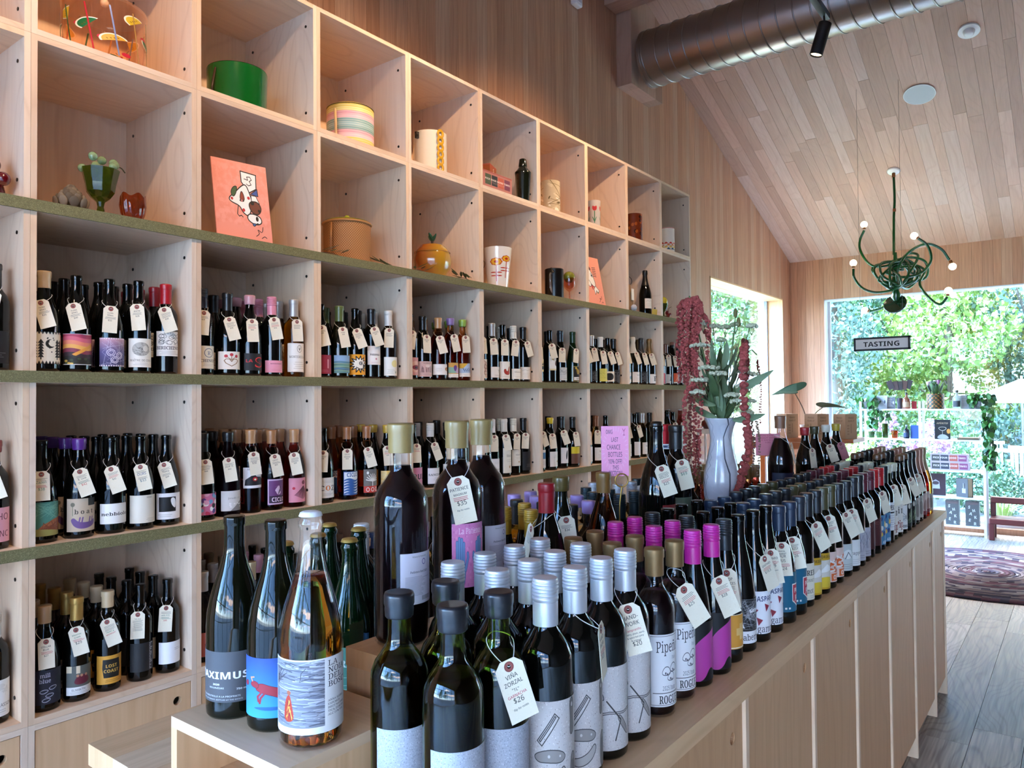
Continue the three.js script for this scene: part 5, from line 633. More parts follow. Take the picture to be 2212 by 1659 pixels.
// lane: z, spec, what it looks like, tag rows, tag turn, tag roll
const lanes = [
  [-0.916, { ...handS, lab: ['tools', 0.016, 0.149, 2.6] }, 'silver capped litre with razor and knife label nearest the black wax bottles'],
  [-1.0, { ...handS, lab: ['tools', 0.016, 0.149, 2.6] }, 'silver capped litre with razor and knife label and side-on price tag', [['HAND-', 26], ['WORK', 26], ['~', 1, '#b5303a'], ['$20', 30]], 1.9, 0.1],
  [-1.083, { ...handS, lab: ['pliers', 0.016, 0.149, 2.6] }, 'silver capped litre with pliers label before the tagged one'],
  [-1.166, { ...handS, lab: ['pliers', 0.016, 0.149, 2.6] }, 'silver capped litre with pliers label next to the cork topped bottles', [['HAND-', 28], ['WORK', 28], ['Tempranillo', 15, '#b5303a'], ['cherry, plum, earth', 12], ['& spice but juicy', 12], ['& unique!', 12], ['$20', 30]], 0.6, 0.27],
  [-1.278, pip, 'cork topped bottle with handwritten white label next to silver caps'],
  [-1.368, pip, 'cork topped bottle with handwritten white label next to magenta caps', [['~'], ['~', 1, '#b5303a'], ['$25', 26]], 0.9, 0.52],
  [-1.455, pinkS, 'magenta capped bottle with heart label beside the cork topped bottles'],
  [-1.54, pinkS, 'magenta capped bottle with heart label beside the black screw caps', [['~'], ['~', 1, '#b5303a'], ['$28', 26]], 0.8, 0.38],
  [-1.625, B('flute', 'dark', ['screw', '#1b1c1f', 0], ['goldcross', 0.03, 0.105, 2.3]), 'black screw capped bottle with gold cross label', [['CO-OP', 24], ['TERRACES', 22], ['~'], ['~', 1, '#b5303a'], ['$22', 30], ['flip for notes', 12]], 0.5, 0.12],
  [-1.712, B('flute', 'dark', ['bare', '#1c1c1a', 0], ['gasblack', 0.02, 0.12, 2.3]), 'bare necked bottle with scratched black label'],
  [-1.8, B('flute', 'dark', ['bare', '#1c1c1a', 0], ['gaswhite', 0.02, 0.12, 2.3]), 'bare necked bottle with white star label next to the scratched black label', [['GASPARD', 21], ['~', 1, '#b5303a'], ['$19.5', 26]], 1.15, 0.3],
  [-1.888, B('flute', 'dark', ['bare', '#1c1c1a', 0], ['gaswhite', 0.02, 0.12, 2.3]), 'bare necked bottle with white star label next to navy foil caps', [['GASPARD', 23], ['~', 1, '#b5303a'], ['$19', 32], ['flip for notes', 12]], 0.6, 0.16],
  [-1.985, B('bgy', 'dark', ['foil', '#1d2a3f', 0], ['purjus', 0.03, 0.13, 2.2]), 'navy foil bottle with teal shield label next to star labels', [['PASCAL', 15], ['LAMBERT', 15], ['PUR', 28], ['JUS', 28], ['~', 1, '#b5303a'], ['$24', 32]], 0.5, 0.07],
  [-2.075, B('bgy', 'dark', ['foil', '#1d2a3f', 0], ['purjus', 0.03, 0.13, 2.2]), 'navy foil bottle with teal shield label next to cream label', [['~'], ['DAISY', 26], ['~', 1, '#b5303a'], ['$26', 28]], 0.45, 0.2],
  [-2.165, B('bdx', 'dark', ['foil', '#20242e', 0], ['greb', 0.02, 0.12, 2.2]), 'black foil bottle with cream typeset label'],
  [-2.25, B('bdx', 'dark', ['foil', '#1a1b1f', 0], ['yellowplane', 0.015, 0.12, 2.3]), 'bottle with yellow paper plane label beside cream label', [['~'], ['~', 1, '#b5303a'], ['$21', 26]], 0.95, 0.45],
  [-2.333, B('bdx', 'dark', ['foil', '#1a1b1f', 0], ['yellowplane', 0.015, 0.12, 2.3]), 'bottle with yellow paper plane label beside orange label'],
  [-2.412, B('bdx', 'olive', ['foil', '#4a4426', 0], ['ost', 0.02, 0.11, 2.3]), 'bottle with orange brushstroke label beside paper plane label', [['~'], ['Jura', 22], ['~', 1, '#b5303a'], ['$20', 26]], 0.7, 0.26],
  [-2.492, B('bdx', 'olive', ['foil', '#4a4426', 0], ['ost', 0.02, 0.11, 2.3]), 'bottle with orange brushstroke label beside grey tree label'],
  [-2.6, B('bgy', 'dark', ['foil', '#1b1c20', 0], ['treeline', 0.02, 0.105, 2.2]), 'black foil bottle with grey tree label', [['~'], ['$22', 26]], 0.95, 0.4],
  [-2.69, B('bgy', 'dark', ['foil', '#1b1c20', 0], ['whitescript', 0.02, 0.105, 2.2]), 'black foil bottle with white script label', [['~'], ['~', 1, '#b5303a'], ['$22', 26]], 0.7, 0.25],
  [-2.78, B('bdx', 'dark', ['foil', '#1b1c20', 0], ['lilacgrey', 0.02, 0.12, 2.2]), 'black foil bottle with lilac grey label beside white script label'],
  [-2.866, B('bdx', 'dark', ['foil', '#1b1c20', 0], ['lilacgrey', 0.02, 0.12, 2.2]), 'black foil bottle with lilac grey label beside maroon screw caps', [['~'], ['$24', 26]], 1, 0.35],
  [-2.95, B('bdx', 'dark', ['screw', '#5e1c2c', 0], ['burg', 0.03, 0.13, 2.6]), 'maroon capped bottle with dark red label beside black foils'],
  [-3.035, B('bdx', 'dark', ['screw', '#5e1c2c', 0], ['burg', 0.03, 0.13, 2.6]), 'maroon capped bottle with dark red label beside bright red caps'],
  [-3.118, B('bdx', 'dark', ['screw', '#b3161f', 0], ['dots', 0.02, 0.13, 2.4]), 'bright red capped bottle with dotted blue label beside maroon caps', [['~'], ['$20', 26]], 1, 0.3],
  [-3.2, B('bdx', 'dark', ['screw', '#b3161f', 0], ['dots', 0.02, 0.13, 2.4]), 'bright red capped bottle with dotted blue label beside bold lettered label'],
  [-3.283, B('bdx', 'dark', ['foil', '#1a1c24', 0], ['fresco', 0.05, 0.16, 2.2]), 'black foil bottle with bold lettered white label'],
  [-3.366, B('bdx', 'olive', ['wax', '#c9c5ae', 0], ['pipi', 0.02, 0.14, 2.2]), 'cream wax bottle with brown lettered label beside bold lettered label', [['~'], ['$26', 26]], 0.8, 0.3],
  [-3.448, B('bdx', 'olive', ['wax', '#c9c5ae', 0], ['pipi', 0.02, 0.14, 2.2]), 'cream wax bottle with brown lettered label beside mountain sketch label'],
  [-3.535, B('bgy', 'dark', ['bare', '#1c1c1a', 0], ['sketchhill', 0.02, 0.12, 2.2]), 'dark bottle with mountain sketch label', [['~'], ['$28', 26]], 0.75, 0.22],
  [-3.625, B('champ', 'dark', ['wire', '#6a4a34', 0], ['blackvine', 0.02, 0.12, 2.4]), 'wired cork bottle with black vine label beside mountain sketch'],
  [-3.722, B('champ', 'dark', ['wire', '#6a4a34', 0], ['blackvine', 0.02, 0.12, 2.4]), 'wired cork bottle with black vine label beside black hoods', [['~'], ['$30', 26]], 0.9, 0.4],
  [-3.82, B('champ', 'dark', ['hood', '#131417', 0], ['greyfig', 0.02, 0.12, 2.2]), 'black hooded bottle with grey figure label beside wired corks'],
  [-3.915, B('champ', 'dark', ['hood', '#131417', 0], ['greyfig', 0.02, 0.12, 2.2]), 'black hooded bottle with grey figure label beside rose gold hoods', [['~'], ['~', 1, '#b5303a'], ['$31', 26]], 0.75, 0.22],
  [-4.01, B('champ', 'rose', ['hood', '#b98a78', 1], ['rosefig', 0.02, 0.12, 2.2]), 'rose gold hooded rosé bottle with pink grey label'],
  [-4.105, B('champ', 'rose', ['hood', '#b98a78', 1], ['rosefig', 0.02, 0.12, 2.2]), 'rose gold hooded rosé bottle with pink grey label by the counter end'],
  [-4.2, B('champ', 'gold', ['hood', '#b9a888', 1], ['greyfig', 0.02, 0.1, 2]), 'golden sparkling bottle last on the counter'],
];
for (const [z, s, desc, tg, tf, tr] of lanes) {
  const q = mulberry(z * -1000 | 0), P = PROF[s.t], big = z > -2.1;
  RX.forEach((x, i) => {
    const pos = [x + (q() - 0.5) * 2 * Math.max(0, Math.min(0.003, 0.0445 - P.rb)), Y, z + (q() - 0.5) * 0.003], face = Math.PI / 2 - 0.42 + (q() - 0.5) * 0.2;
    const lab = i === 0 ? desc : (i === 1 ? 'second row' : 'third row') + ' behind the ' + desc;
    makeBottle(s, lab.split(' ').slice(0, 16).join(' '), 'counter bottles in files', pos, face, big ? 28 : 18);
    if (i === 0 && tg) hangTag(P, pos, tf, tg, ('price tag on the ' + desc).split(' ').slice(0, 16).join(' '), { roll: tr, group: 'price tags on counter bottles' });
  });
}
{ // black wax litre bottles at the near end
  const s = { t: 'wax31', hollow: shell.green, fill: 0.222, cap: ['wax', '#14161b', 0], lab: ['zorzal', 0.02, 0.135, 2.4] };
  [[1.692, -0.742, 'at the worktop corner'], [1.588, -0.746, 'beside the riser'], [1.7, -0.83, 'wearing a price tag'], [1.597, -0.833, 'between riser and silver caps']].forEach(([x, z, w], i) => {
    makeBottle(s, 'black wax sealed bottle with green neck and grey label ' + w, 'black wax litre bottles', [x, Y, z], 1.15, 36);
    if (i === 2) hangTag(PROF.wax31, [x, Y, z], 1.0, [['VIÑA', 24], ['ZORZAL', 24], ['"1L"', 18], ['GARNACHA', 17, '#b5303a'], ['$26', 30], ['flip for notes', 12]], 'cream price tag on a black wax bottle', { roll: 0.3 });
  });
}
{ // three display bottles on the open riser
  const y = 1.0303;
  makeBottle(B('bgy', 'olive', ['bare', '#6b553c', 0], ['maximus', 0.026, 0.1, 2.5]), 'dark bottle with charcoal grey lettered label on the open riser', undefined, [1.318, y, -0.66], 0.36, 40);
  makeBottle(B('bgy', 'olive', ['bare', '#3a2c22', 0], ['goat', 0.021, 0.105, 2.5]), 'dark bottle with bright blue goat label on the open riser', undefined, [1.406, y, -0.672], 0.78, 40);
  makeBottle({ t: 'champ', hollow: shell.clear, fill: 0.228, wine: liquid('#e2a436', 0.075), cap: ['crown', '#e6e5e6', 0], lab: ['noia', 0.0225, 0.122, 2.9] }, 'clear bottle of amber wine with white crown cap and painted label', undefined, [1.493, y, -0.668], 0.84, 44);
}
{ // magnums
  const s = { t: 'magnum', hollow: shell.clear, fill: 0.298, cap: ['cork', '#9a7f4c', 0] }, y = 1.0903;
  makeBottle({ ...s, lab: ['magback', 0.07, 0.155, 1.5] }, 'dark red magnum with small printed back label alone at the block corner', undefined, [1.424, y, -0.911], 1.5, 40);
  makeBottle({ ...s, lab: ['hands', 0.07, 0.185, 1.5] }, 'dark red magnum with pink label of two blue hands', undefined, [1.424, y, -1.056], 1.25, 40);
  makeBottle({ ...s, lab: ['magback', 0.08, 0.165, 1.6] }, 'dark red magnum behind the pink hands label', undefined, [1.4, y, -1.157], 1.6, 40);
  hangTag(PROF.magnum, [1.424, y, -1.056], 0.75, [['PATIENCE', 24], ['MAGNUM', 17], ['~', 1, '#b5303a'], ['$35', 34], ['flip for notes', 12]], 'cream price tag on the pink label magnum', { roll: 0.2 });
}
{ // display bottles along the middle of the counter
  makeBottle(B('bgy', 'dark', ['foil', '#98121f', 0], ['white', 0.03, 0.1, 2]), 'dark burgundy bottle with red foil before the pink sign', undefined, [1.42, 1.0203, -1.354], 1.5, 28);
  makeBottle(B('bgy', 'olive', ['wax', '#5a4a20', 0], ['white', 0.03, 0.1, 2]), 'tall olive bottle behind the red foil bottle', undefined, [1.37, 1.0203, -1.487], 1.5, 28);
  makeBottle(B('bgy', 'amber', ['cork', '#7c5a2a', 0], ['white', 0.02, 0.08, 2]), 'orange wine bottle holding the pink sign ring', undefined, [1.4, 1.0203, -1.633], 1.5, 28);
  hangTag(PROF.bgy, [1.42, 1.0203, -1.354], -0.6, [['~'], ['~', 1, '#3a5a6a'], ['$34', 24]], 'narrow price tag on the red foil bottle', { roll: -0.3 });
  hangTag(PROF.bgy, [1.37, 1.0203, -1.487], 0.9, [['~'], ['$34', 24]], 'price tag on the tall olive bottle', { roll: 0.1 });
  const big = { t: 'bigbgy', g: 'dark' }, y = 1.0703;
  makeBottle({ ...big, cap: ['wire', '#1a1612', 0], lab: ['solco', 0.03, 0.14, 1.2] }, 'black sparkling magnum with red hand label', undefined, [1.416, y, -1.897], 1.35, 32);
  makeBottle({ t: 'mag35', g: 'dark', cap: ['foil', '#a8141f', 1], lab: ['bluecollar', 0.28, 0.295, 3], lab2: ['white', 0.03, 0.1, 2, 0] }, 'dark bottle with shiny red foil behind the sparkling magnum', undefined, [1.362, y, -2.06], 1.3, 28);
  makeBottle({ t: 'mag35', g: 'dark', cap: ['foil', '#101012', 0], lab: ['sage', 0.02, 0.15, 2.6] }, 'black bottle with grey green wrap label', undefined, [1.428, y, -1.995], 1.2, 28);
  hangTag(PROF.bigbgy, [1.416, y, -1.897], 0.75, [['~'], ['SOLCO', 26], ['~', 1, '#b5303a'], ['$25', 30]], 'price tag on the black sparkling magnum', { roll: 0.3 });
  hangTag(PROF.mag35, [1.428, y, -1.995], 0.8, [['~'], ['~', 1, '#b5303a'], ['$69', 36, '#2d5a45']], 'price tag on the grey green label bottle', { roll: 0.22 });
  makeBottle({ t: 'bigbgy', hollow: shell.clear, fill: 0.265, cap: ['cork', '#8a6046', 0], lab: ['navyblu', 0.02, 0.13, 2.6] }, 'dark magnum with navy label and brown capsule', undefined, [1.39, y, -3.045], 0.9, 28);
  hangTag(PROF.bigbgy, [1.39, y, -3.045], 1.7, [['~'], ['$52', 26]], 'price tag on the navy label magnum', { roll: 0.2 });
  [[-3.378, '#9c1822', 'red', 1.2], [-3.525, '#3d3a22', 'olive', 0], [-3.715, '#c9c8bb', 'white', 0.7], [-3.897, '#b09a2e', 'yellow', 0.8]].forEach(([z, c, n, tf]) => {
    makeBottle(B('bgy', 'dark', ['wax', c, 0], ['white', 0.02, 0.09, 2]), 'dark display bottle sealed with ' + n + ' wax on the long riser', undefined, [1.39, y, z], 1.4, 20);
    if (tf) hangTag(PROF.bgy, [1.39, y, z], tf, [['~'], ['$28', 26]], (n === 'yellow' ? 'pink' : 'cream') + ' price tag on the ' + n + ' wax display bottle', { roll: n === 'red' ? 0 : 0.3, bg: n === 'yellow' ? '#c98490' : undefined });
  });
  // files on the far side of the counter, facing the shelves
  const back = [[-0.87, B('champ', 'green', ['crown', '#b08d46', 1], ['teal', 0.02, 0.12, 2.4]), 'green bottle with gold crown cap and teal label', [1.155]], [-0.962, B('champ', 'green', ['crown', '#b08d46', 1], ['teal', 0.02, 0.12, 2.4]), 'green bottle with gold crown cap next to the block riser', [1.23, 1.135]], [-1.055, B('champ', 'green', ['crown', '#b08d46', 1], ['teal', 0.02, 0.12, 2.4]), 'green bottle with gold crown cap third from the end', [1.15, 1.055]],
    [-1.03, B('bgy', 'dark', ['bare', '#222', 0], ['skyblue', 0.02, 0.13, 2.6]), 'dark bottle with sky blue label beside the block riser', [1.32]], [-1.15, B('bdx', 'dark', ['screw', '#dddbd8', 0], ['white', 0.02, 0.1, 2]), 'white capped bottle beyond the crown caps', [1.23, 1.14, 1.05]], [-1.24, B('bdx', 'dark', ['foil', '#222', 0], ['white', 0.02, 0.1, 2]), 'black foil bottle before the yellow caps', [1.23, 1.14, 1.05]], [-1.33, B('bdx', 'gold', ['screw', '#c9c7c3', 1], ['white', 0.02, 0.1, 2]), 'silver capped golden bottle before the yellow caps', [1.23, 1.14, 1.05]], [-1.42, B('bdx', 'dark', ['screw', '#2a3a5a', 0], ['white', 0.02, 0.1, 2]), 'blue capped bottle before the yellow caps', [1.23, 1.14, 1.05]],
    [-1.5, B('flute', 'dark', ['screw', '#b78a2a', 0], ['white', 0.02, 0.1, 2]), 'yellow screw capped bottle', [1.272, 1.19, 1.105]], [-1.585, B('flute', 'dark', ['screw', '#b78a2a', 0], ['white', 0.02, 0.1, 2]), 'yellow screw capped bottle nearer the lilac wax', [1.272, 1.19, 1.105]], [-1.67, B('bdx', 'gold', ['foil', '#222', 0], ['white', 0.02, 0.1, 2]), 'golden bottle between yellow and lilac caps', [1.28, 1.19, 1.1]],
    [-1.757, B('bdx', 'clearw', ['wax', '#a98cc0', 0], ['white', 0.02, 0.1, 2]), 'pale bottle sealed with lilac wax', [1.28, 1.19, 1.105, 1.025]], [-1.84, B('bdx', 'clearw', ['wax', '#a98cc0', 0], ['white', 0.02, 0.1, 2]), 'pale bottle sealed with lilac wax by the silver caps', [1.28, 1.19, 1.11, 1.025]], [-1.93, B('bdx', 'dark', ['screw', '#16282c', 0], ['white', 0.02, 0.1, 2]), 'dark teal capped bottle', [1.28, 1.19]], [-2.02, B('bdx', 'dark', ['screw', '#16282c', 0], ['white', 0.02, 0.1, 2]), 'dark teal capped bottle further on', [1.28, 1.195, 1.11]],
    [-2.15, B('bdx', 'clearw', ['screw', '#c3c4c6', 1], ['white', 0.02, 0.1, 2]), 'silver capped pale bottle', [1.058, 1.15, 1.24]], [-2.245, B('bdx', 'clearw', ['screw', '#c3c4c6', 1], ['white', 0.02, 0.1, 2]), 'silver capped pale bottle further on', [1.05, 1.15, 1.24]], [-2.34, B('bdx', 'dark', ['foil', '#17242a', 0], ['white', 0.02, 0.1, 2]), 'black foil bottle past the silver caps', [1.12, 1.2, 1.278]], [-2.43, B('bdx', 'dark', ['foil', '#17242a', 0], ['white', 0.02, 0.1, 2]), 'black foil bottle beside the marble vase', [1.12, 1.21]], [-2.52, B('bdx', 'dark', ['bare', '#333', 0], ['white', 0.02, 0.1, 2]), 'bare necked bottle past the marble vase', [1.12, 1.21]], [-2.62, B('bdx', 'dark', ['cork', '#8a6a42', 0], ['white', 0.02, 0.1, 2]), 'cork topped dark bottle past the marble vase', [1.19, 1.278]],
    [-2.72, B('bdx', 'amber', ['cork', '#7a5a30', 0], ['white', 0.02, 0.1, 2]), 'amber bottle past the marble vase', [1.1, 1.19, 1.275]], [-2.81, B('bdx', 'amber', ['cork', '#7a5a30', 0], ['white', 0.02, 0.1, 2]), 'amber bottle next in line', [1.1, 1.19, 1.275]], [-2.9, B('bdx', 'rose', ['cork', '#7a5a30', 0], ['white', 0.02, 0.1, 2]), 'coral bottle beside the amber ones', [1.1, 1.19, 1.275]], [-2.99, B('bdx', 'amber', ['cork', '#7a5a30', 0], ['white', 0.02, 0.1, 2]), 'amber bottle past the coral ones', [1.1, 1.19, 1.275]],
    [-3.08, B('bdx', 'rose', ['cork', '#7a5a30', 0], ['white', 0.02, 0.1, 2]), 'coral bottle beside the navy magnum', [1.19, 1.275]]];
  for (const [z, s, d, xs] of back) xs.forEach((x, i) => makeBottle(s, d + ', ' + ['first', 'second', 'third', 'fourth'][i] + ' of its file', 'counter bottles facing the shelves', [x, Y, z], s.lab[0] === 'teal' || s.lab[0] === 'skyblue' ? 0.3 : -1.5, 16));
}
{ // pink sign on a gold ring, second pink card
  const sg = thing('sale_sign', 'pink hand lettered last chance sign on a gold ring', 'sign', [1.385, 1.305, -1.72], 0.72), cell = artCell('pinksign');
  const g = new THREE.BoxGeometry(0.072, 0.13, 0.002), uv = g.attributes.uv; for (let i = 0; i < uv.count; i++) uv.setXY(i, cell[0] + uv.getX(i) * (cell[2] - cell[0]), cell[1] + uv.getY(i) * (cell[3] - cell[1])); g.translate(0, 0.058, 0);
  part('card', g, cell.mat, sg); const goldW = col('#b8924a', 0.3, { metalness: 0.8 });
  part('wire_stand', merge([new THREE.TorusGeometry(0.017, 0.0018, 6, 24).translate(0.016, -0.018, 0.003), tube([[0.016, -0.035, 0.003], [0.01, -0.09, 0.003], [0.012, -0.2, 0.003], [0.012, -0.284, 0.003]], 0.0018, 12, 5)]), goldW, sg);
  const c2 = thing('pink_card', 'pink handwritten card standing beside the navy label magnum', 'sign', [1.325, 1.0705, -3.09], 0.65); const cell2 = tagCell([['YOU LOVE', 18, '#a04058'], ['TROUT WINE', 17, '#a04058'], ['SO KICK UP', 17, '#a04058'], ['100', 18, '#a04058']], '#d98596');
  const g2 = new THREE.BoxGeometry(0.1, 0.09, 0.002), u2 = g2.attributes.uv; for (let i = 0; i < u2.count; i++) u2.setXY(i, cell2[0] + u2.getX(i) * (cell2[2] - cell2[0]), cell2[1] + u2.getY(i) * 0.8 * (cell2[3] - cell2[1])); g2.translate(0, 0.235, 0);
  part('card', g2, TA.mat, c2); part('wire_stand', tube([[0, 0.19, -0.002], [0, 0.1, -0.002], [0.004, 0, -0.002]], 0.0018, 8, 5), goldW, c2);
}
// ---------------------------------------------------------------- ornaments in the two upper rows
const paperTex = (w, h, draw) => { const c = document.createElement('canvas'); c.width = w; c.height = h; X = c.getContext('2d'); draw(w, h); const t = new THREE.CanvasTexture(c); t.colorSpace = THREE.SRGBColorSpace; t.magFilter = THREE.LinearFilter; return t; };
const R0 = floorY(0) + 0.0004, R1 = floorY(1) + 0.0004;
const glossy = (c, extra = {}) => phy({ color: c, roughness: 0.12, clearcoat: 0.6, clearcoatRoughness: 0.05, ...extra });
function pail(name, label, pos, r, h, mat, o = {}) {
  const t = thing(name, label, 'ice bucket', pos, o.turn || 0);
  const r2 = o.r2 || r;
  part('body', lathe([[0, 0], [r * 0.97, 0], [r, 0.006], [r2, h - 0.004], [r2 - 0.003, h], [r2 - 0.007, h - 0.002], [r - 0.008, 0.012], [0, 0.012]], o.seg || 48), mat, t);
  return t;
}
{ // fruit-print clear bucket
  const tex = document.createElement('canvas'); tex.width = 1024; tex.height = 512; X = tex.getContext('2d'); X.clearRect(0, 0, 1024, 512); const q = mulberry(61);
  for (let i = 0; i < 11; i++) { const x = i * 93 + 40, y = 110 + (i % 3) * 120, a = q() * 3; X.save(); X.translate(x, y); X.rotate(a); const c = ['#d9b531', '#1c6b3c', '#d9a13a'][i % 3]; fill('#efe9d4'); X.beginPath(); X.arc(0, 0, 60, 0, Math.PI); X.fill(); fill(c); X.beginPath(); X.arc(0, 0, 51, 0, Math.PI); X.fill(); for (let k = 0; k < 4; k++) Ci(-24 + k * 16, 18, 3, '#7a5a10', 6); X.restore(); Ci(x + 46, y + 110, 20, '#c32a3c'); Li([[x + 46, y + 92], [x + 56, y + 60]], '#7a4a20', 4); Li([[x - 20, 30], [x + 16, 480]], ['#2a6a3a', '#b52430', '#7a8ab5', '#b58a4a'][i % 4], 7); }
  const id = X.getImageData(0, 0, 1024, 512).data, al = new Uint8Array(1024 * 512 * 4); for (let i = 0; i < 1024 * 512; i++) { const a = id[i * 4 + 3]; al.set([a, a, a, 255], ((511 - (i / 1024 | 0)) * 1024 + i % 1024) * 4); }
  const at = new THREE.DataTexture(al, 1024, 512); at.magFilter = THREE.LinearFilter; at.needsUpdate = true; const ct = new THREE.CanvasTexture(tex); ct.colorSpace = THREE.SRGBColorSpace;
  const t = thing('ice_bucket', 'clear acrylic ice bucket printed with fruit slices and cherries', 'ice bucket', [-0.164, R0, -1.13]);
  part('body', lathe([[0, 0.002], [0.115, 0], [0.122, 0.006], [0.125, 0.2], [0.121, 0.2], [0.118, 0.01]], 48), phy({ color: '#fff4ea', transmission: 1, thickness: 0, roughness: 0.02, ior: 1.45 }), t);
  const pr = new THREE.CylinderGeometry(0.1262, 0.1236, 0.17, 48, 1, true); pr.translate(0, 0.1, 0); part('fruit_print', pr, std({ map: ct, alphaMap: at, transparent: true, roughness: 0.3, side: THREE.DoubleSide }), t);
  part('lid', lathe([[0, 0.226], [0.06, 0.225], [0.116, 0.215], [0.128, 0.206], [0.127, 0.201]], 48), phy({ color: '#fff4ea', transmission: 1, thickness: 0, roughness: 0.02 }), t); part('knob', ball(0.014, 0, 0.236, 0), glossy('#e8d9c8'), t);
}
{ const t = pail('ice_bucket', 'glossy dark green round ice bucket with side handle', [-0.15, R0, -1.605], 0.105, 0.165, glossy('#0d5a1c'), { r2: 0.109 }); part('lid', lathe([[0, 0.172], [0.09, 0.171], [0.107, 0.165]], 48), glossy('#0d5a1c'), t); part('handle', tube([[0.03, 0.14, 0.108], [0.055, 0.06, 0.135], [0.04, 0.01, 0.128]], 0.004, 16, 6), col('#3a2418', 0.4), t); }
{ const tx = paperTex(256, 256, (w, h) => { const b = ['#d9c25a', '#e6d77e', '#e2a0ac', '#eebcc2', '#84aaa6', '#9abcb8', '#7ca29e', '#e2a0ac', '#eec4c8', '#dfcb70', '#d9c25a']; b.forEach((c, i) => Rc(0, i * h / 11, w, h / 11 + 1, c)); for (let y = 0; y < h; y += 13) Rc(0, y, w, 1.6, '#f1e9d6'); });
  const t = pail('ice_bucket', 'straw-textured bucket striped yellow, pink and blue', [-0.13, R0, -2.135], 0.1, 0.175, std({ map: tx, roughness: 0.45 })); part('lid', lathe([[0, 0.186], [0.09, 0.184], [0.1005, 0.176]], 40), glossy('#d9c66a'), t); part('handle', tube([[0.02, 0.15, 0.1], [0.05, 0.09, 0.122], [0.05, 0.03, 0.12]], 0.006, 16, 6), col('#caa878', 0.6), t); }
{ const t = pail('ice_bucket', 'ivory ceramic bucket with mustard yellow chain relief', [-0.11, R0, -2.61], 0.081, 0.2, glossy('#e9dcc6')); const ym = glossy('#d29a22'), a = 1.35; for (let i = 0; i < 6; i++) { const g = new THREE.TorusGeometry(0.0135, 0.0065, 8, 20); g.scale(1, 1.2, 0.7); const m = part('chain_link', g, ym, t); m.position.set(Math.sin(a) * 0.087, 0.02 + i * 0.032, Math.cos(a) * 0.087); m.rotation.y = a; } part('handle_lug', merge([box(0.012, 0.03, 0.02, 0, 0.175, 0.088), ball(0.008, 0.008, 0.175, 0.094, 8)]), col('#2a2622', 0.4), t); }
{ // shaker boxes + shaker
  const bx = (name, w, h, d, pos, tex, label, turn = 0) => { const t = thing(name, label, 'box', pos, turn); const m = std({ map: tex, roughness: 0.45 }), g = new RoundedBoxGeometry(w, h, d, 1, 0.0015), side = []; const bg = new THREE.BoxGeometry(w, h, d); bg.translate(0, h / 2, 0); part('carton', bg, m, t); part('lid_edge', rbox(w + 0.0012, 0.006, d + 0.0012, 0.001, 0, h - 0.004, 0), col('#a8564a', 0.5), t); return t; };
  const pk = paperTex(256, 128, (w, h) => { Rc(0, 0, w, h, '#b9776c'); [['#4d5a44', 20], ['#2c3036', 76], ['#c05a40', 132], ['#7a3a50', 188]].forEach(([c, x]) => Rc(x, 24, 50, 80, c)); Te('PICK YOUR GOOD TIMES', 128, 60, 20, '#efe2d8', 'b sans-serif', 'center', 220); lines(60, 78, 130, 2, 8, '#d9b9ae', qa); });
  const so = paperTex(128, 256, (w, h) => { const g = X.createLinearGradient(0, 0, w, h); g.addColorStop(0, '#b04a26'); g.addColorStop(0.5, '#8a5a2c'); g.addColorStop(1, '#3a4a34'); fill(g); X.fillRect(0, 0, w, h); 'SHAKER'.split('').forEach((s, i) => Te(s, 78 + (i % 2 ? 16 : -8), 36 + i * 38, 40, '#e6dac8', 'b sans-serif')); });
  bx('gift_box', 0.07, 0.085, 0.24, [-0.045, R0, -3.005], pk, 'low pink boxed cocktail set with colour swatches');
  bx('gift_box', 0.1, 0.19, 0.11, [-0.2, R0, -3.13], so, 'tall orange brown gift carton with stacked letters', 0.35);
  const t = thing('cocktail_shaker', 'dark green glass cocktail shaker with stepped cap', 'shaker', [-0.055, R0, -3.285]), gm = glossy('#0d140a'); part('body', lathe([[0, 0], [0.03, 0], [0.034, 0.004], [0.044, 0.15], [0.046, 0.165], [0.04, 0.172]], 32), gm, t); part('strainer', lathe([[0.04, 0.172], [0.026, 0.19], [0.022, 0.198]], 32), gm, t); part('cap', lathe([[0.022, 0.198], [0.024, 0.2], [0.0195, 0.238], [0.014, 0.242], [0, 0.242]], 24), gm, t);
}
{ const tx = paperTex(256, 256, (w, h) => { Rc(0, 0, w, h, '#c9b592'); const q = mulberry(4); for (let i = 0; i < 60; i++) Sm([[q() * w, q() * h], [q() * w, q() * h], [q() * w, q() * h]].map(([a, b], k, l) => [l[0][0] + (a - l[0][0]) * 0.2, l[0][1] + (b - l[0][1]) * 0.2]), pick(['#ece0c4', '#8a744c', '#d9c8a4', '#f2ead6', '#6b5a3c'])); for (let i = 0; i < 9; i++) Li([[q() * w, q() * h], [q() * w, q() * h], [q() * w, q() * h]], '#7a6848', 3); });
  pail('ice_bucket', 'cream and brown marbled round bucket', [-0.085, R0, -3.593], 0.058, 0.19, glossy('#fff', { map: tx })); }
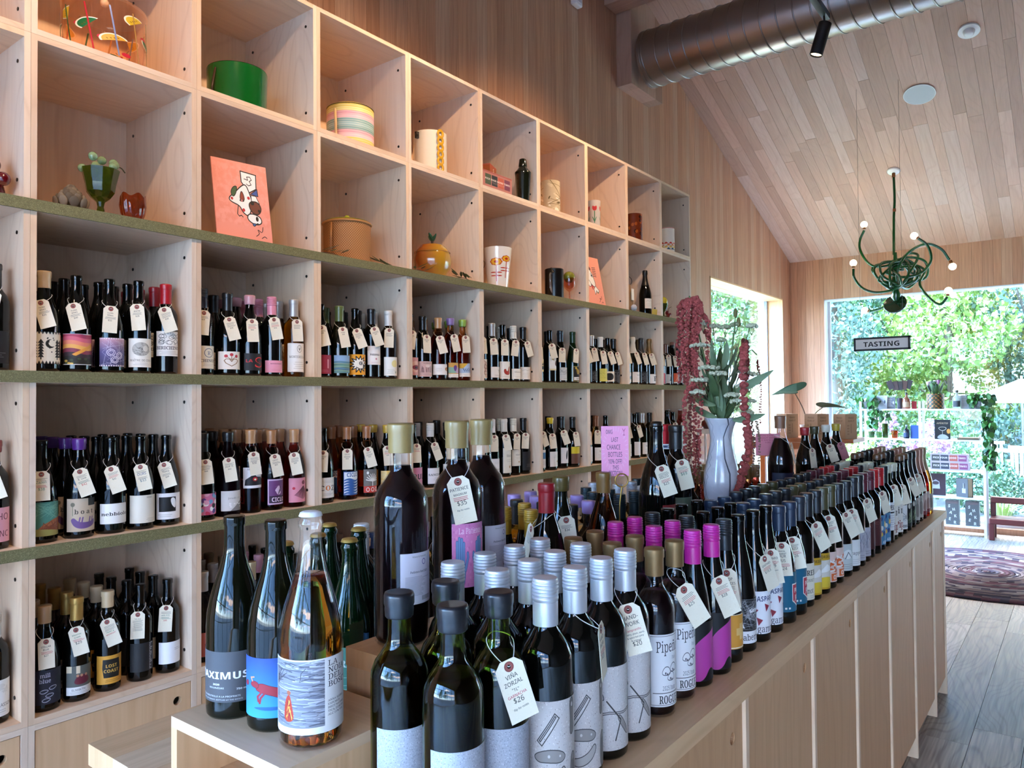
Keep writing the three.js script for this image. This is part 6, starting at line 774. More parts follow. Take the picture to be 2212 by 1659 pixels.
{ const tx = paperTex(256, 256, (w, h) => { Rc(0, 0, w, h, '#d9cfc6'); for (let i = 0; i < 5; i++) { const x = 26 + i * 52; Sm([[x - 16, 90], [x - 14, 50], [x, 66], [x + 14, 50], [x + 16, 90], [x, 108]], '#d0302c'); Li([[x, 108], [x, 220]], '#2c7a4a', 5); Sm([[x, 220], [x - 20, 150], [x - 4, 180]], '#2c7a4a'); Sm([[x, 220], [x + 18, 150], [x + 4, 180]], '#2c8a6a'); } });
  const t = thing('drinking_glass', 'frosted tumbler printed with red tulips', 'glass', [-0.06, R0, -4.041]); part('body', lathe([[0, 0.004], [0.034, 0.004], [0.038, 0], [0.041, 0.165], [0.038, 0.165], [0.035, 0.012]], 32), phy({ map: tx, roughness: 0.3, transmission: 0.3, thickness: 0 }), t); }
{ const tx = paperTex(256, 256, (w, h) => { Rc(0, 0, w, h, '#5a2410'); const q = mulberry(14); for (let i = 0; i < 70; i++) { const x = q() * w, y = q() * h; Sm([[x, y], [x + 10 + q() * 10, y - 14], [x + 16, y + 22], [x + 4, y + 26]], pick(['#3a1408', '#8a4418', '#7a3210', '#2a0e06', '#a05a22'])); } });
  pail('ice_bucket', 'tortoiseshell brown glass bucket', [-0.065, R0, -4.578], 0.058, 0.185, glossy('#fff', { map: tx })); }
{ const tx = paperTex(256, 256, (w, h) => { Rc(0, 0, w, h, '#e6ded2'); Rc(0, 4, w, 5, '#b5323c'); for (let r = 0; r < 4; r++) for (let x = 0; x < w; x += 26) Po([[x + (r % 2) * 13, 172 + r * 20], [x + 13 + (r % 2) * 13, 152 + r * 20], [x + 26 + (r % 2) * 13, 172 + r * 20]], ['#c0392f', '#d0783a', '#d9b54a', '#2c5a7a'][r]); });
  pail('canister', 'white canister with rainbow zigzag base pattern', [-0.065, R0, -5.09], 0.055, 0.18, glossy('#fff', { map: tx })); }
// --- second row
function grapeBunch(name, label, pos, mat, n, spread, hgt, r) { const t = thing(name, label, 'grapes', pos), q = mulberry(n * 31), g = new THREE.SphereGeometry(r, 14, 10); for (let i = 0; i < n; i++) { const m = part('grape', g, mat, t), l = 1 - i / n; m.position.set((q() - 0.5) * spread * (0.4 + l), r + i / n * hgt, (q() - 0.5) * spread * (0.4 + l)); } part('stem', tube([[0, hgt, 0], [0.01, hgt + 0.03, 0.01], [0.03, hgt + 0.04, 0.01]], 0.002, 8, 5), col('#6a5a2a', 0.7), t); return t; }
grapeBunch('glass_grapes', 'bunch of dark red glass grapes', [-0.06, R1, -0.775], glossy('#5a0810'), 13, 0.05, 0.1, 0.02);
{ // goblet with green grapes, artichoke, amber cup
  const t = thing('goblet', 'olive green faceted glass goblet', 'goblet', [-0.065, R1, -1.075]); const gg = new THREE.LatheGeometry([[0, 0.004], [0.032, 0.003], [0.033, 0.008], [0.012, 0.016], [0.009, 0.03], [0.012, 0.045], [0.028, 0.058], [0.04, 0.075], [0.044, 0.1], [0.055, 0.146], [0.052, 0.146], [0.041, 0.102], [0.036, 0.078], [0, 0.062]].map(([a, b]) => new THREE.Vector2(a, b)), 10).toNonIndexed(); gg.computeVertexNormals();
  part('bowl', gg, phy({ color: '#8a9a2c', transmission: 0.9, thickness: 0, roughness: 0.05 }), t);
  const gt = thing('glass_grapes', 'pale green glass grapes heaped in the goblet', 'grapes', [-0.065, R1 + 0.08, -1.075]), q = mulberry(90), gm = phy({ color: '#a9c490', roughness: 0.1, transmission: 0.5, thickness: 0.02, clearcoat: 0.5 }); for (let i = 0; i < 16; i++) { const m = part('grape', new THREE.SphereGeometry(0.0135, 12, 9), gm, gt), y = i < 7 ? i * 0.008 : 0.06 + (i % 4) * 0.008, s = i < 7 ? 0.025 : 0.05; m.position.set((q() - 0.5) * s * 1.4, y + 0.01, (q() - 0.5) * s * 1.6 - (i > 11 ? 0.03 : 0)); } part('stem', tube([[0, 0.08, -0.03], [0.01, 0.085, -0.055], [0, 0.075, -0.075]], 0.002, 8, 5), col('#4a4a24', 0.7), gt);
  const a = thing('artichoke', 'dried grey brown artichoke head', 'artichoke', [-0.055, R1, -0.985]), am = [col('#6a5d4c', 0.9), col('#7b6d5a', 0.9), col('#594d3e', 0.9)]; for (let ring = 0; ring < 5; ring++) for (let k = 0; k < 9; k++) { const leaf = new THREE.SphereGeometry(0.014, 7, 5); leaf.scale(1, 1.25, 0.45); const an = k / 9 * 6.283 + ring * 0.35, rr0 = 0.042 - ring * 0.008, m = part('bract', leaf, am[(k + ring) % 3], a); m.position.set(Math.sin(an) * rr0, 0.02 + ring * 0.011, Math.cos(an) * rr0); m.rotation.set(0.3 - ring * 0.2, an, 0, 'YXZ'); } part('core', ball(0.034, 0, 0.034, 0, 10), am[2], a);
  const c = thing('glass_cup', 'small amber pressed glass cup with wavy rim', 'glass', [-0.04, R1, -1.163]); const cg = lathe([[0, 0.004], [0.024, 0.003], [0.026, 0], [0.034, 0.02], [0.038, 0.045], [0.037, 0.078], [0.034, 0.078], [0.034, 0.045], [0, 0.012]], 40), p = cg.attributes.position; for (let i = 0; i < p.count; i++) { const x = p.getX(i), y = p.getY(i), z = p.getZ(i), an = Math.atan2(z, x), k = 1 + 0.06 * Math.cos(an * 10) * (y > 0.01 && y < 0.06 ? 1 : 0.2); p.setXYZ(i, x * k, y + (y > 0.07 ? 0.006 * Math.cos(an * 5) : 0), z * k); } cg.computeVertexNormals(); part('cup', cg, phy({ color: '#c0561a', transmission: 0.85, thickness: 0, roughness: 0.06 }), c);
}
function painting(label, pos, w, h, art, sig, lean, turn) { const t = thing('painting', label, 'painting', pos, turn), cell = artCell(art); const g = new THREE.BoxGeometry(w, h, 0.006); g.translate(0, h / 2, 0); part('panel', g, col(art === 'paint1' ? '#e8917c' : '#ee9a7e', 0.55), t);
  const f = new THREE.PlaneGeometry(w * 0.98, h * 0.8), uv = f.attributes.uv; for (let i = 0; i < 4; i++) uv.setXY(i, cell[0] + uv.getX(i) * (cell[2] - cell[0]), cell[1] + uv.getY(i) * (cell[3] - cell[1])); f.translate(0, h * 0.575, 0.0034); part('painted_figure', f, cell.mat, t);
  part('signature', merge([tube([[w * 0.2, h * 0.06, 0.0036], [w * 0.26, h * 0.1, 0.0036], [w * 0.24, h * 0.15, 0.0036], [w * 0.31, h * 0.12, 0.0036], [w * 0.34, h * 0.19, 0.0036]], 0.0012, 16, 4), tube([[w * 0.3, h * 0.04, 0.0036], [w * 0.36, h * 0.07, 0.0036], [w * 0.4, h * 0.05, 0.0036]], 0.0012, 10, 4)]), col('#1a1416', 0.6), t);
  for (const c of t.children) { c.rotation.x = -lean; } return t; }
painting('coral pink painting of an abstract stacked face', [-0.022, R1 + 0.001, -1.555], 0.205, 0.3, 'paint1', 1, 0.2, 1.41);
painting('orange pink painting of a winking abstract face', [-0.022, R1 + 0.001, -3.99], 0.21, 0.31, 'paint2', 1, 0.2, 1.5);
{ const e = thing('easel_stand', 'small black wire easel behind the stacked face painting', 'easel', [-0.15, R1, -1.6], 1.41); part('frame', merge([tube([[-0.06, 0, 0.03], [-0.04, 0.06, 0], [0, 0.15, -0.01]], 0.002, 8, 5), tube([[0.06, 0, 0.03], [0.04, 0.06, 0], [0, 0.15, -0.01]], 0.002, 8, 5), tube([[0, 0.15, -0.01], [0, 0.002, -0.06]], 0.002, 4, 5)]), M.blackMetal, e); }
function leafSpray(label, pos, dir, n = 6) { const t = thing('leaf_sprig', label, 'leaves', pos), q = mulberry(pos[2] * -1000 | 0), lm = [col('#1e3318', 0.5), col('#2c4a22', 0.5)]; for (let i = 0; i < n; i++) { const s = new THREE.Shape(); s.moveTo(0, 0); s.quadraticCurveTo(0.014, 0.03, 0, 0.06); s.quadraticCurveTo(-0.014, 0.03, 0, 0); const g = new THREE.ExtrudeGeometry(s, { depth: 0.0008, bevelEnabled: false, curveSegments: 5 }); const m = part('leaf', g, lm[i % 2], t); m.position.set(0.01 * q(), 0.01 + q() * 0.012, dir * (i * 0.018)); m.rotation.set(dir * -(1.0 + q() * 0.35), (q() - 0.5) * 1.2, (q() - 0.5) * 0.8, 'YXZ'); } part('twig', tube([[0, 0.008, 0], [0.005, 0.012, dir * 0.05], [0, 0.006, dir * 0.11]], 0.0015, 8, 5), col('#3a2a18', 0.7), t); return t; }
{ // wicker bucket
  const tx = paperTex(512, 256, (w, h) => { Rc(0, 0, w, h, '#9a6638'); for (let y = 0; y < 32; y++) for (let x = 0; x < 64; x++) { fill((x + y) % 2 ? '#c08a52' : '#8a5628'); X.fillRect(x * 8 + 1, y * 8 + 1, 7, 6); } });
  tx.wrapS = tx.wrapT = THREE.RepeatWrapping; tx.repeat.set(2, 1); const bump = tx.clone(); bump.colorSpace = THREE.NoColorSpace;
  const t = pail('wicker_bucket', 'woven wicker ice bucket with lime green lid', [-0.126, R1, -2.111], 0.097, 0.175, std({ map: tx, bumpMap: bump, bumpScale: 0.002, roughness: 0.7 }), { r2: 0.1 }); part('lid', lathe([[0, 0.193], [0.06, 0.19], [0.094, 0.182], [0.102, 0.176]], 40), glossy('#8a8a1e'), t); part('knob', ball(0.013, 0, 0.199, 0), glossy('#9aa02a'), t); part('rim', new THREE.TorusGeometry(0.101, 0.005, 6, 40).rotateX(Math.PI / 2).translate(0, 0.17, 0), col('#b07a44', 0.6), t); part('handle', tube([[0.02, 0.16, 0.1], [0.05, 0.1, 0.128], [0.045, 0.04, 0.124]], 0.006, 12, 6), col('#8a5a2c', 0.5), t);
  leafSpray('dark leaf sprig in front of the wicker bucket', [-0.03, R1, -1.99], 1, 6); leafSpray('dark leaf sprig right of the wicker bucket', [-0.05, R1, -2.22], -1, 5);
}
{ // apple bucket
  const t = thing('apple_bucket', 'glossy yellow and red apple shaped bucket with green leaf top', 'ice bucket', [-0.105, R1, -2.615]); const g = lathe([[0, 0.006], [0.035, 0], [0.06, 0.012], [0.083, 0.045], [0.09, 0.085], [0.083, 0.125], [0.06, 0.156], [0.03, 0.165], [0, 0.158]], 40), c = [], p = g.attributes.position, A = new THREE.Color('#c99a1e'), R = new THREE.Color('#8c1c14'), Gn = new THREE.Color('#b59a2c'), k = new THREE.Color(); for (let i = 0; i < p.count; i++) { const an = Math.atan2(p.getX(i), p.getZ(i)), f = 0.5 + 0.5 * Math.sin(an * 1.0 + 1.9), lob = 1 + 0.025 * Math.cos(an * 5); p.setX(i, p.getX(i) * lob); p.setZ(i, p.getZ(i) * lob); k.copy(A).lerp(R, Math.pow(f, 1.5)).lerp(Gn, 0.15); c.push(k.r, k.g, k.b); } g.computeVertexNormals(); g.setAttribute('color', new THREE.Float32BufferAttribute(c, 3)); part('body', g, glossy('#ffffff', { vertexColors: true }), t); part('lid_seam', new THREE.TorusGeometry(0.0855, 0.0012, 5, 48).rotateX(Math.PI / 2).translate(0, 0.122, 0), col('#8a5a1c', 0.5), t); part('stem', cyl(0.006, 0.03, 0, 0.175, 0, 8), col('#3a2a18', 0.6), t); for (const [a, s] of [[0.3, 1], [1.8, 0.9], [3.6, 0.8], [5, 0.7]]) { const l = new THREE.SphereGeometry(0.018, 8, 6); l.scale(0.5, 1.3, 0.25); const m = part('leaf', l, col('#1e4a22', 0.4), t); m.position.set(Math.sin(a) * 0.014, 0.188 + 0.01 * s, Math.cos(a) * 0.014); m.rotation.set(0.5, a, 0.2, 'YXZ'); m.scale.setScalar(s); }
  leafSpray('dark leaf sprig left of the apple bucket', [-0.04, R1, -2.5], 1, 5); leafSpray('dark leaf sprig right of the apple bucket', [-0.03, R1, -2.7], -1, 7);
}
{ // white vase with orange flowers
  const tx = paperTex(512, 512, (w, h) => { Rc(0, 0, w, h, '#e6dfd4'); for (const [x, y, s] of [[110, 190, 1], [180, 150, 0.85]]) { for (let i = 0; i < 8; i++) { const a = i * 0.785; Ci(x + Math.cos(a) * 26 * s, y + Math.sin(a) * 30 * s, 16 * s, '#c05a1a', 18 * s); } for (let i = 0; i < 8; i++) { const a = i * 0.785; Ci(x + Math.cos(a) * 22 * s, y + Math.sin(a) * 26 * s, 11 * s, '#e2aa2a', 13 * s); } Ci(x, y, 14 * s, '#b8321c', 16 * s); Rc(x - 3, y + 40 * s, 6, 200, '#b0301e'); for (const yy of [110, 150]) { Ci(x - 22, y + yy * s + 20, 20, '#b0301e', 7); Ci(x + 22, y + yy * s + 20, 20, '#b0301e', 7); } } }); tx.wrapS = THREE.RepeatWrapping; tx.repeat.set(1, 1); tx.offset.set(0.05, 0);
  const t = thing('flower_pitcher', 'tall white ceramic vase printed with two orange flowers', 'vase', [-0.085, R1, -3.095], -0.5); part('body', lathe([[0, 0.002], [0.05, 0], [0.053, 0.006], [0.066, 0.13], [0.075, 0.215], [0.072, 0.217], [0.062, 0.13], [0.048, 0.012], [0, 0.012]], 40), glossy('#fff', { map: tx }), t); part('ring_handle', new THREE.TorusGeometry(0.018, 0.002, 6, 20).translate(0.0, 0.13, 0).rotateY(0).translate(-0.01, 0, 0.078), col('#5a4a3a', 0.3, { metalness: 0.7 }), t);
}
{ // black pitcher, wine glass with lime, dark jug, bottle, gourd glass
  const t = thing('pitcher', 'matte black cylindrical pitcher with clear handle', 'pitcher', [-0.065, R1, -3.596]); part('body', lathe([[0, 0], [0.052, 0], [0.055, 0.004], [0.055, 0.168], [0.05, 0.172], [0.048, 0.16], [0, 0.16]], 32), col('#0c0c0d', 0.25), t); part('handle', tube([[0.02, 0.14, 0.052], [0.03, 0.13, 0.085], [0.03, 0.05, 0.08], [0.02, 0.03, 0.053]], 0.005, 20, 6), phy({ color: '#e8e8e8', transmission: 0.9, thickness: 0.01, roughness: 0.05 }), t); part('spout', (() => { const g = new THREE.ConeGeometry(0.015, 0.03, 12); g.rotateX(0.4); g.translate(0.02, 0.16, 0.056); return g; })(), col('#0c0c0d', 0.25), t);
  const j = thing('decanter', 'dark glass ornament with curled stopper behind the pitcher', 'ornament', [-0.25, R1, -3.52]); part('body', lathe([[0, 0], [0.03, 0], [0.034, 0.06], [0.024, 0.12], [0.014, 0.16], [0.018, 0.18], [0, 0.182]], 24), glossy('#15120f'), j); part('stopper', new THREE.TorusGeometry(0.016, 0.006, 8, 20).translate(0, 0.2, 0), glossy('#15120f'), j);
  const w = thing('wine_glass', 'pink tinted wine glass holding a lime', 'glass', [-0.035, R1, -3.71]); part('glass', lathe([[0, 0.003], [0.028, 0.002], [0.028, 0.004], [0.005, 0.01], [0.004, 0.05], [0.02, 0.062], [0.034, 0.08], [0.036, 0.13], [0.034, 0.13], [0.032, 0.082], [0, 0.064]], 28), phy({ color: '#f6d9cc', transmission: 1, thickness: 0, roughness: 0.02 }), w);
  const lm = solo('lime', (() => { const g = new THREE.SphereGeometry(0.034, 18, 14); g.scale(1, 1, 1.15); return g; })(), glossy('#7a7a24'), 'round yellow green lime in the wine glass', 'fruit', undefined, [-0.035, R1 + 0.137, -3.71]);
  const s = { t: 'champ', g: 'dark', cap: ['hood', '#101012', 0], lab: ['creamplain', 0.05, 0.12, 1.6] }; makeBottle(s, 'black champagne bottle with shield label in the ornament row', undefined, [-0.09, R1, -4.78], 1.2, 20);
  solo('price_card', box(0.002, 0.045, 0.075, 0, 0.0225, 0), col('#d9c04a', 0.7), 'small yellow card leaning on the champagne bottle', 'card', undefined, [-0.03, R1, -4.795]).rotation.z = -0.12;
  const st = thing('wrapped_bottle', 'kraft wrapped bottle with wire loop and white tag', 'bottle', [-0.045, R1, -4.45]); part('wrap', lathe([[0, 0], [0.03, 0], [0.034, 0.01], [0.032, 0.1], [0.016, 0.15], [0.014, 0.18], [0, 0.18]], 18), col('#8a6a48', 0.8), st); part('wire_loop', new THREE.TorusGeometry(0.03, 0.0025, 6, 24).rotateY(1.2).translate(0, 0.205, 0), col('#2a1c14', 0.5), st); part('tag', box(0.001, 0.075, 0.034, 0.037, 0.11, 0.01), col('#e9e2d2', 0.8), st); part('tissue', ball(0.022, 0.05, 0.02, 0.02, 8), col('#b9bcc4', 0.7), st);
  const g2 = thing('goblet', 'small green glass goblet at the shelf end', 'goblet', [-0.035, R1, -4.955]); part('bowl', lathe([[0, 0.003], [0.026, 0.002], [0.006, 0.014], [0.006, 0.04], [0.026, 0.06], [0.034, 0.1], [0.031, 0.1], [0, 0.05]], 20), phy({ color: '#6f8a2a', transmission: 0.85, thickness: 0, roughness: 0.05 }), g2);
  solo('lemon', (() => { const g = new THREE.SphereGeometry(0.03, 16, 12); g.scale(1, 1.15, 1); return g; })(), glossy('#c9b52a'), 'yellow lemon in the green goblet', 'fruit', undefined, [-0.035, R1 + 0.115, -4.955]); grapeBunch('glass_grapes', 'small dark red grapes beside the green goblet', [-0.09, R1, -5.285 - 0.0], glossy('#6a0c14'), 7, 0.035, 0.04, 0.011).position.set(-0.03, R1, -5.02);
}
// ---------------------------------------------------------------- marble vase and bouquet
{
  const tx = paperTex(512, 512, (w, h) => { Rc(0, 0, w, h, '#c2c2c8'); const q = mulberry(22); for (let i = 0; i < 90; i++) Ci(q() * w, q() * h, 20 + q() * 50, pick(['#d2d2d84d', '#b4b5be40', '#a9abb433']), 14 + q() * 40, q() * 3); for (let k = 0; k < 6; k++) { let x = q() * w, y = 0; const p = [[x, y]]; while (y < h) { x += (q() - 0.5) * 30; y += 12 + q() * 14; p.push([x, y]); } Li(p, k < 3 ? '#565963' : '#8f919a', k < 3 ? 6 : 3); } Li([[396, 0], [410, 30], [382, 90], [384, 190], [402, 260], [398, 380], [420, 512]], '#50535d', 7); }); tx.wrapS = THREE.RepeatWrapping;
  const vp = [1.385, 1.0703, -2.44], v = thing('marble_vase', 'tall white marble vase with grey veins on the counter', 'vase', vp, 2.2);
  part('body', lathe([[0, 0.002], [0.036, 0], [0.039, 0.006], [0.046, 0.04], [0.059, 0.1], [0.0615, 0.14], [0.058, 0.18], [0.046, 0.23], [0.0375, 0.27], [0.036, 0.295], [0.04, 0.325], [0.049, 0.347], [0.0545, 0.357], [0.0535, 0.361], [0.05, 0.36], [0.038, 0.335], [0.032, 0.3], [0, 0.28]], 48), glossy('#ffffff', { map: tx, roughness: 0.2 }), v);
  const b = thing('flower_bouquet', 'bouquet of hanging red amaranth, white yarrow and grey green leaves', 'flowers', [vp[0], vp[1] + 0.355, vp[2]]), q = mulberry(77);
  // camera right / left here: use axes r (towards the aisle and away) in world space
  const Rx = V(0.796, 0, -0.606), Fx = V(-0.606, 0, -0.796), at = (s, y, d = 0) => V(0, y, 0).addScaledVector(Rx, s).addScaledVector(Fx, d);
  const stemM = col('#5c6b3c', 0.6), leafM = [col('#667858', 0.65), col('#566a4c', 0.65), col('#768868', 0.65), col('#475c38', 0.65)], amar = [col('#9c4440', 0.85), col('#86342f', 0.85), col('#6e2822', 0.85), col('#a85650', 0.85)], yar = [col('#c2c1a4', 0.9), col('#a3a684', 0.9), col('#8a9478', 0.9)];
  const bead = new THREE.IcosahedronGeometry(1, 0);
  function strand(pts, r0, r1, mat, dens = 260) { const c = new THREE.CatmullRomCurve3(pts), n = Math.round(c.getLength() * dens), l = []; for (let i = 0; i < n; i++) { const t = i / n, p = c.getPoint(t), r = r0 + (r1 - r0) * t; for (let k = 0; k < 3; k++) { const g = bead.clone(), s = r * (0.45 + q() * 0.35), a = q() * 6.28; g.rotateX(q() * 6); g.scale(s, s, s); g.translate(p.x + Math.cos(a) * r * 0.6, p.y + (q() - 0.5) * r, p.z + Math.sin(a) * r * 0.6); l.push(g); } } part('amaranth_strand', merge(l), mat, b); }
  const stem = (pts, r = 0.002) => part('stem', tube(pts, r, 14, 5), stemM, b);
  // big red tassel mass on the left
  stem([at(0, -0.04), at(-0.05, 0.2), at(-0.085, 0.36), at(-0.1, 0.42)], 0.003);
  for (let i = 0; i < 11; i++) { const s = -0.068 - 0.0045 * i + (q() - 0.5) * 0.03, d = (q() - 0.5) * 0.05; strand([at(-0.085, 0.405, 0), at(s, 0.41 - q() * 0.03, d), at(s - 0.012, 0.25, d), at(s - 0.008, 0.06 + q() * 0.12, d)], 0.011, 0.007, amar[i % 2], 130); }
  strand([at(-0.06, 0.36), at(-0.045, 0.33, -0.02), at(-0.05, 0.22, -0.03), at(-0.048, 0.16, -0.03)], 0.008, 0.006, amar[0], 130); strand([at(-0.05, 0.3), at(-0.02, 0.25, 0.02), at(-0.03, 0.17, 0.02)], 0.008, 0.005, amar[1], 130);
  for (let i = 0; i < 4; i++) { const s = -0.07 - i * 0.016; strand([at(-0.06, 0.14, -0.02), at(s, 0.1, -0.03), at(s - 0.01, -0.05, -0.03), at(s - 0.012, -0.14 - q() * 0.1, -0.03)], 0.009, 0.007, amar[i % 3], 120); }
  strand([at(-0.09, -0.05, -0.03), at(-0.085, -0.15, -0.03), at(-0.075, -0.27, -0.03)], 0.005, 0.003, amar[2], 150);
  // the long front strand over the vase
  { const pts = [at(0.075, 0.245, -0.03), at(0.06, 0.21, -0.07), at(0.052, 0.1, -0.085), at(0.06, -0.02, -0.085), at(0.065, -0.09, -0.085), at(0.04, -0.19, -0.085), at(0.028, -0.235, -0.085)], c = new THREE.CatmullRomCurve3(pts); const l = []; for (let i = 0; i < 30; i++) { const p = c.getPoint(i / 29); for (let k = 0; k < 10; k++) { const g = bead.clone(), s = 0.0065 + q() * 0.004; g.scale(s, s, s); g.translate(p.x + (q() - 0.5) * 0.016, p.y + (q() - 0.5) * 0.012, p.z + (q() - 0.5) * 0.016); l.push(g); } } part('amaranth_strand', merge(l), amar[0], b); part('stem', tube(pts, 0.0018, 40, 5), col('#c98a78', 0.7), b); }
  stem([at(0, -0.04), at(0.04, 0.14), at(0.075, 0.25)], 0.003); strand([at(0.085, 0.27), at(0.09, 0.2), at(0.088, 0.1)], 0.011, 0.007, amar[2], 140);
  strand([at(0.135, 0.2, 0.03), at(0.145, 0.12, 0.03), at(0.142, -0.02, 0.03)], 0.005, 0.004, amar[2], 150); stem([at(0, -0.04), at(0.07, 0.15, 0.02), at(0.11, 0.24, 0.03), at(0.135, 0.22, 0.03)], 0.002);
  for (let i = 0; i < 3; i++) strand([at(0.095 + i * 0.016, -0.01, 0.02), at(0.1 + i * 0.018, -0.08, 0.02), at(0.095 + i * 0.016, -0.16 - i * 0.02, 0.02)], 0.005, 0.004, col(['#8a6a5a', '#7a5a4c', '#9a7a66'][i], 0.8), 130);
  // yarrow heads
  for (const [s, y, d, w] of [[-0.075, 0.245, -0.04, 0.045], [-0.015, 0.315, 0.02, 0.03], [0.02, 0.31, 0.0, 0.025], [-0.05, 0.325, 0.02, 0.018], [0.06, 0.32, 0.02, 0.02], [0.115, 0.315, 0.02, 0.025], [0, 0.265, -0.02, 0.02], [-0.055, 0.17, -0.06, 0.045], [-0.08, 0.13, -0.06, 0.04], [-0.03, 0.15, -0.08, 0.04], [-0.09, 0.09, -0.05, 0.035], [0.08, 0.16, 0.02, 0.035], [0.1, 0.12, 0.01, 0.04], [0.06, 0.11, -0.05, 0.035], [0.08, 0.06, -0.03, 0.04], [0.115, 0.15, 0.03, 0.03], [0.015, 0.08, -0.08, 0.03], [0.03, 0.06, -0.08, 0.025], [0.09, 0.02, 0, 0.03]]) { const c = at(s, y, d), l = []; for (let i = 0; i < 70; i++) { const a = q() * 6.28, rr1 = w * Math.sqrt(q()) * 0.75, g = bead.clone(), k = 0.0032 + q() * 0.003; g.scale(k, k, k); g.translate(c.x + Math.cos(a) * rr1, c.y + (1 - rr1 / w) * 0.008 + (q() - 0.5) * 0.006, c.z + Math.sin(a) * rr1); l.push(g); } part('yarrow_head', merge(l), yar[(s * 1000 | 0) & 1 ? 0 : y > 0.25 && s > -0.02 ? 1 : 0], b); stem([at(0, -0.04), at(s * 0.5, y * 0.5, d * 0.5), at(s * 0.95, y - 0.004, d)], 0.0012); const br = []; for (let i = 0; i < 5; i++) { const a = i * 1.256; br.push(tube([c.clone().add(V(0, -0.03, 0)), c.clone().add(V(Math.cos(a) * w * 0.5, -0.002, Math.sin(a) * w * 0.5))], 0.0008, 3, 4)); } part('branchlet', merge(br), stemM, b); }
  // leaves
  const leafGeo = (len, w) => { const s = [], n = 8; const g = new THREE.PlaneGeometry(1, 1, 2, n), p = g.attributes.position; for (let i = 0; i < p.count; i++) { const t = p.getY(i) + 0.5, u = p.getX(i) * 2, ww = w * Math.pow(Math.sin(Math.PI * Math.min(1, t * 0.93 + 0.05)), 0.8); p.setXYZ(i, u * ww, t * len, -len * 0.35 * t * t + Math.abs(u) * ww * 0.35); } g.computeVertexNormals(); return g; };
  const lm2 = leafM.map((m) => { const k = m.clone(); k.side = THREE.DoubleSide; return k; });
  for (let i = 0; i < 70; i++) { const a = q() * 6.28, up = i < 16 ? 0.3 + q() * 0.4 : 0.8 + q() * 0.8, len = 0.06 + q() * 0.06, m = part('leaf', leafGeo(len, 0.008 + q() * 0.007), lm2[Math.floor(q() * 4)], b), h0 = i < 40 ? -0.01 + q() * 0.06 : 0.06 + q() * 0.12; m.position.set(Math.cos(a) * 0.02, h0, Math.sin(a) * 0.02); m.rotation.set(up * 0.7, Math.PI / 2 - a, 0, 'YXZ'); }
  for (const [s, y, ang, len] of [[0.06, 0.09, 1.15, 0.14], [-0.06, 0.05, -1.35, 0.12], [-0.05, 0.01, -1.3, 0.12], [0.05, 0.0, 1.5, 0.1]]) { const m = part('leaf', leafGeo(len, 0.014), lm2[0], b); m.position.copy(at(s * 0.5, y, -0.05)); m.lookAt(m.position.clone().add(V(1, 0, 1))); m.rotateZ(-ang); }
  const pd = [[0.055, 0.36, 0], [0.068, 0.33, 0.01]]; for (const [s, y, d] of pd) { const g = new THREE.SphereGeometry(0.012, 10, 8); g.scale(0.6, 1.4, 0.6); const m = part('seed_pod', g, col('#6b5f30', 0.6), b); m.position.copy(at(s, y, d)); } stem([at(0.02, 0.05), at(0.045, 0.25), at(0.055, 0.36)], 0.002);
}
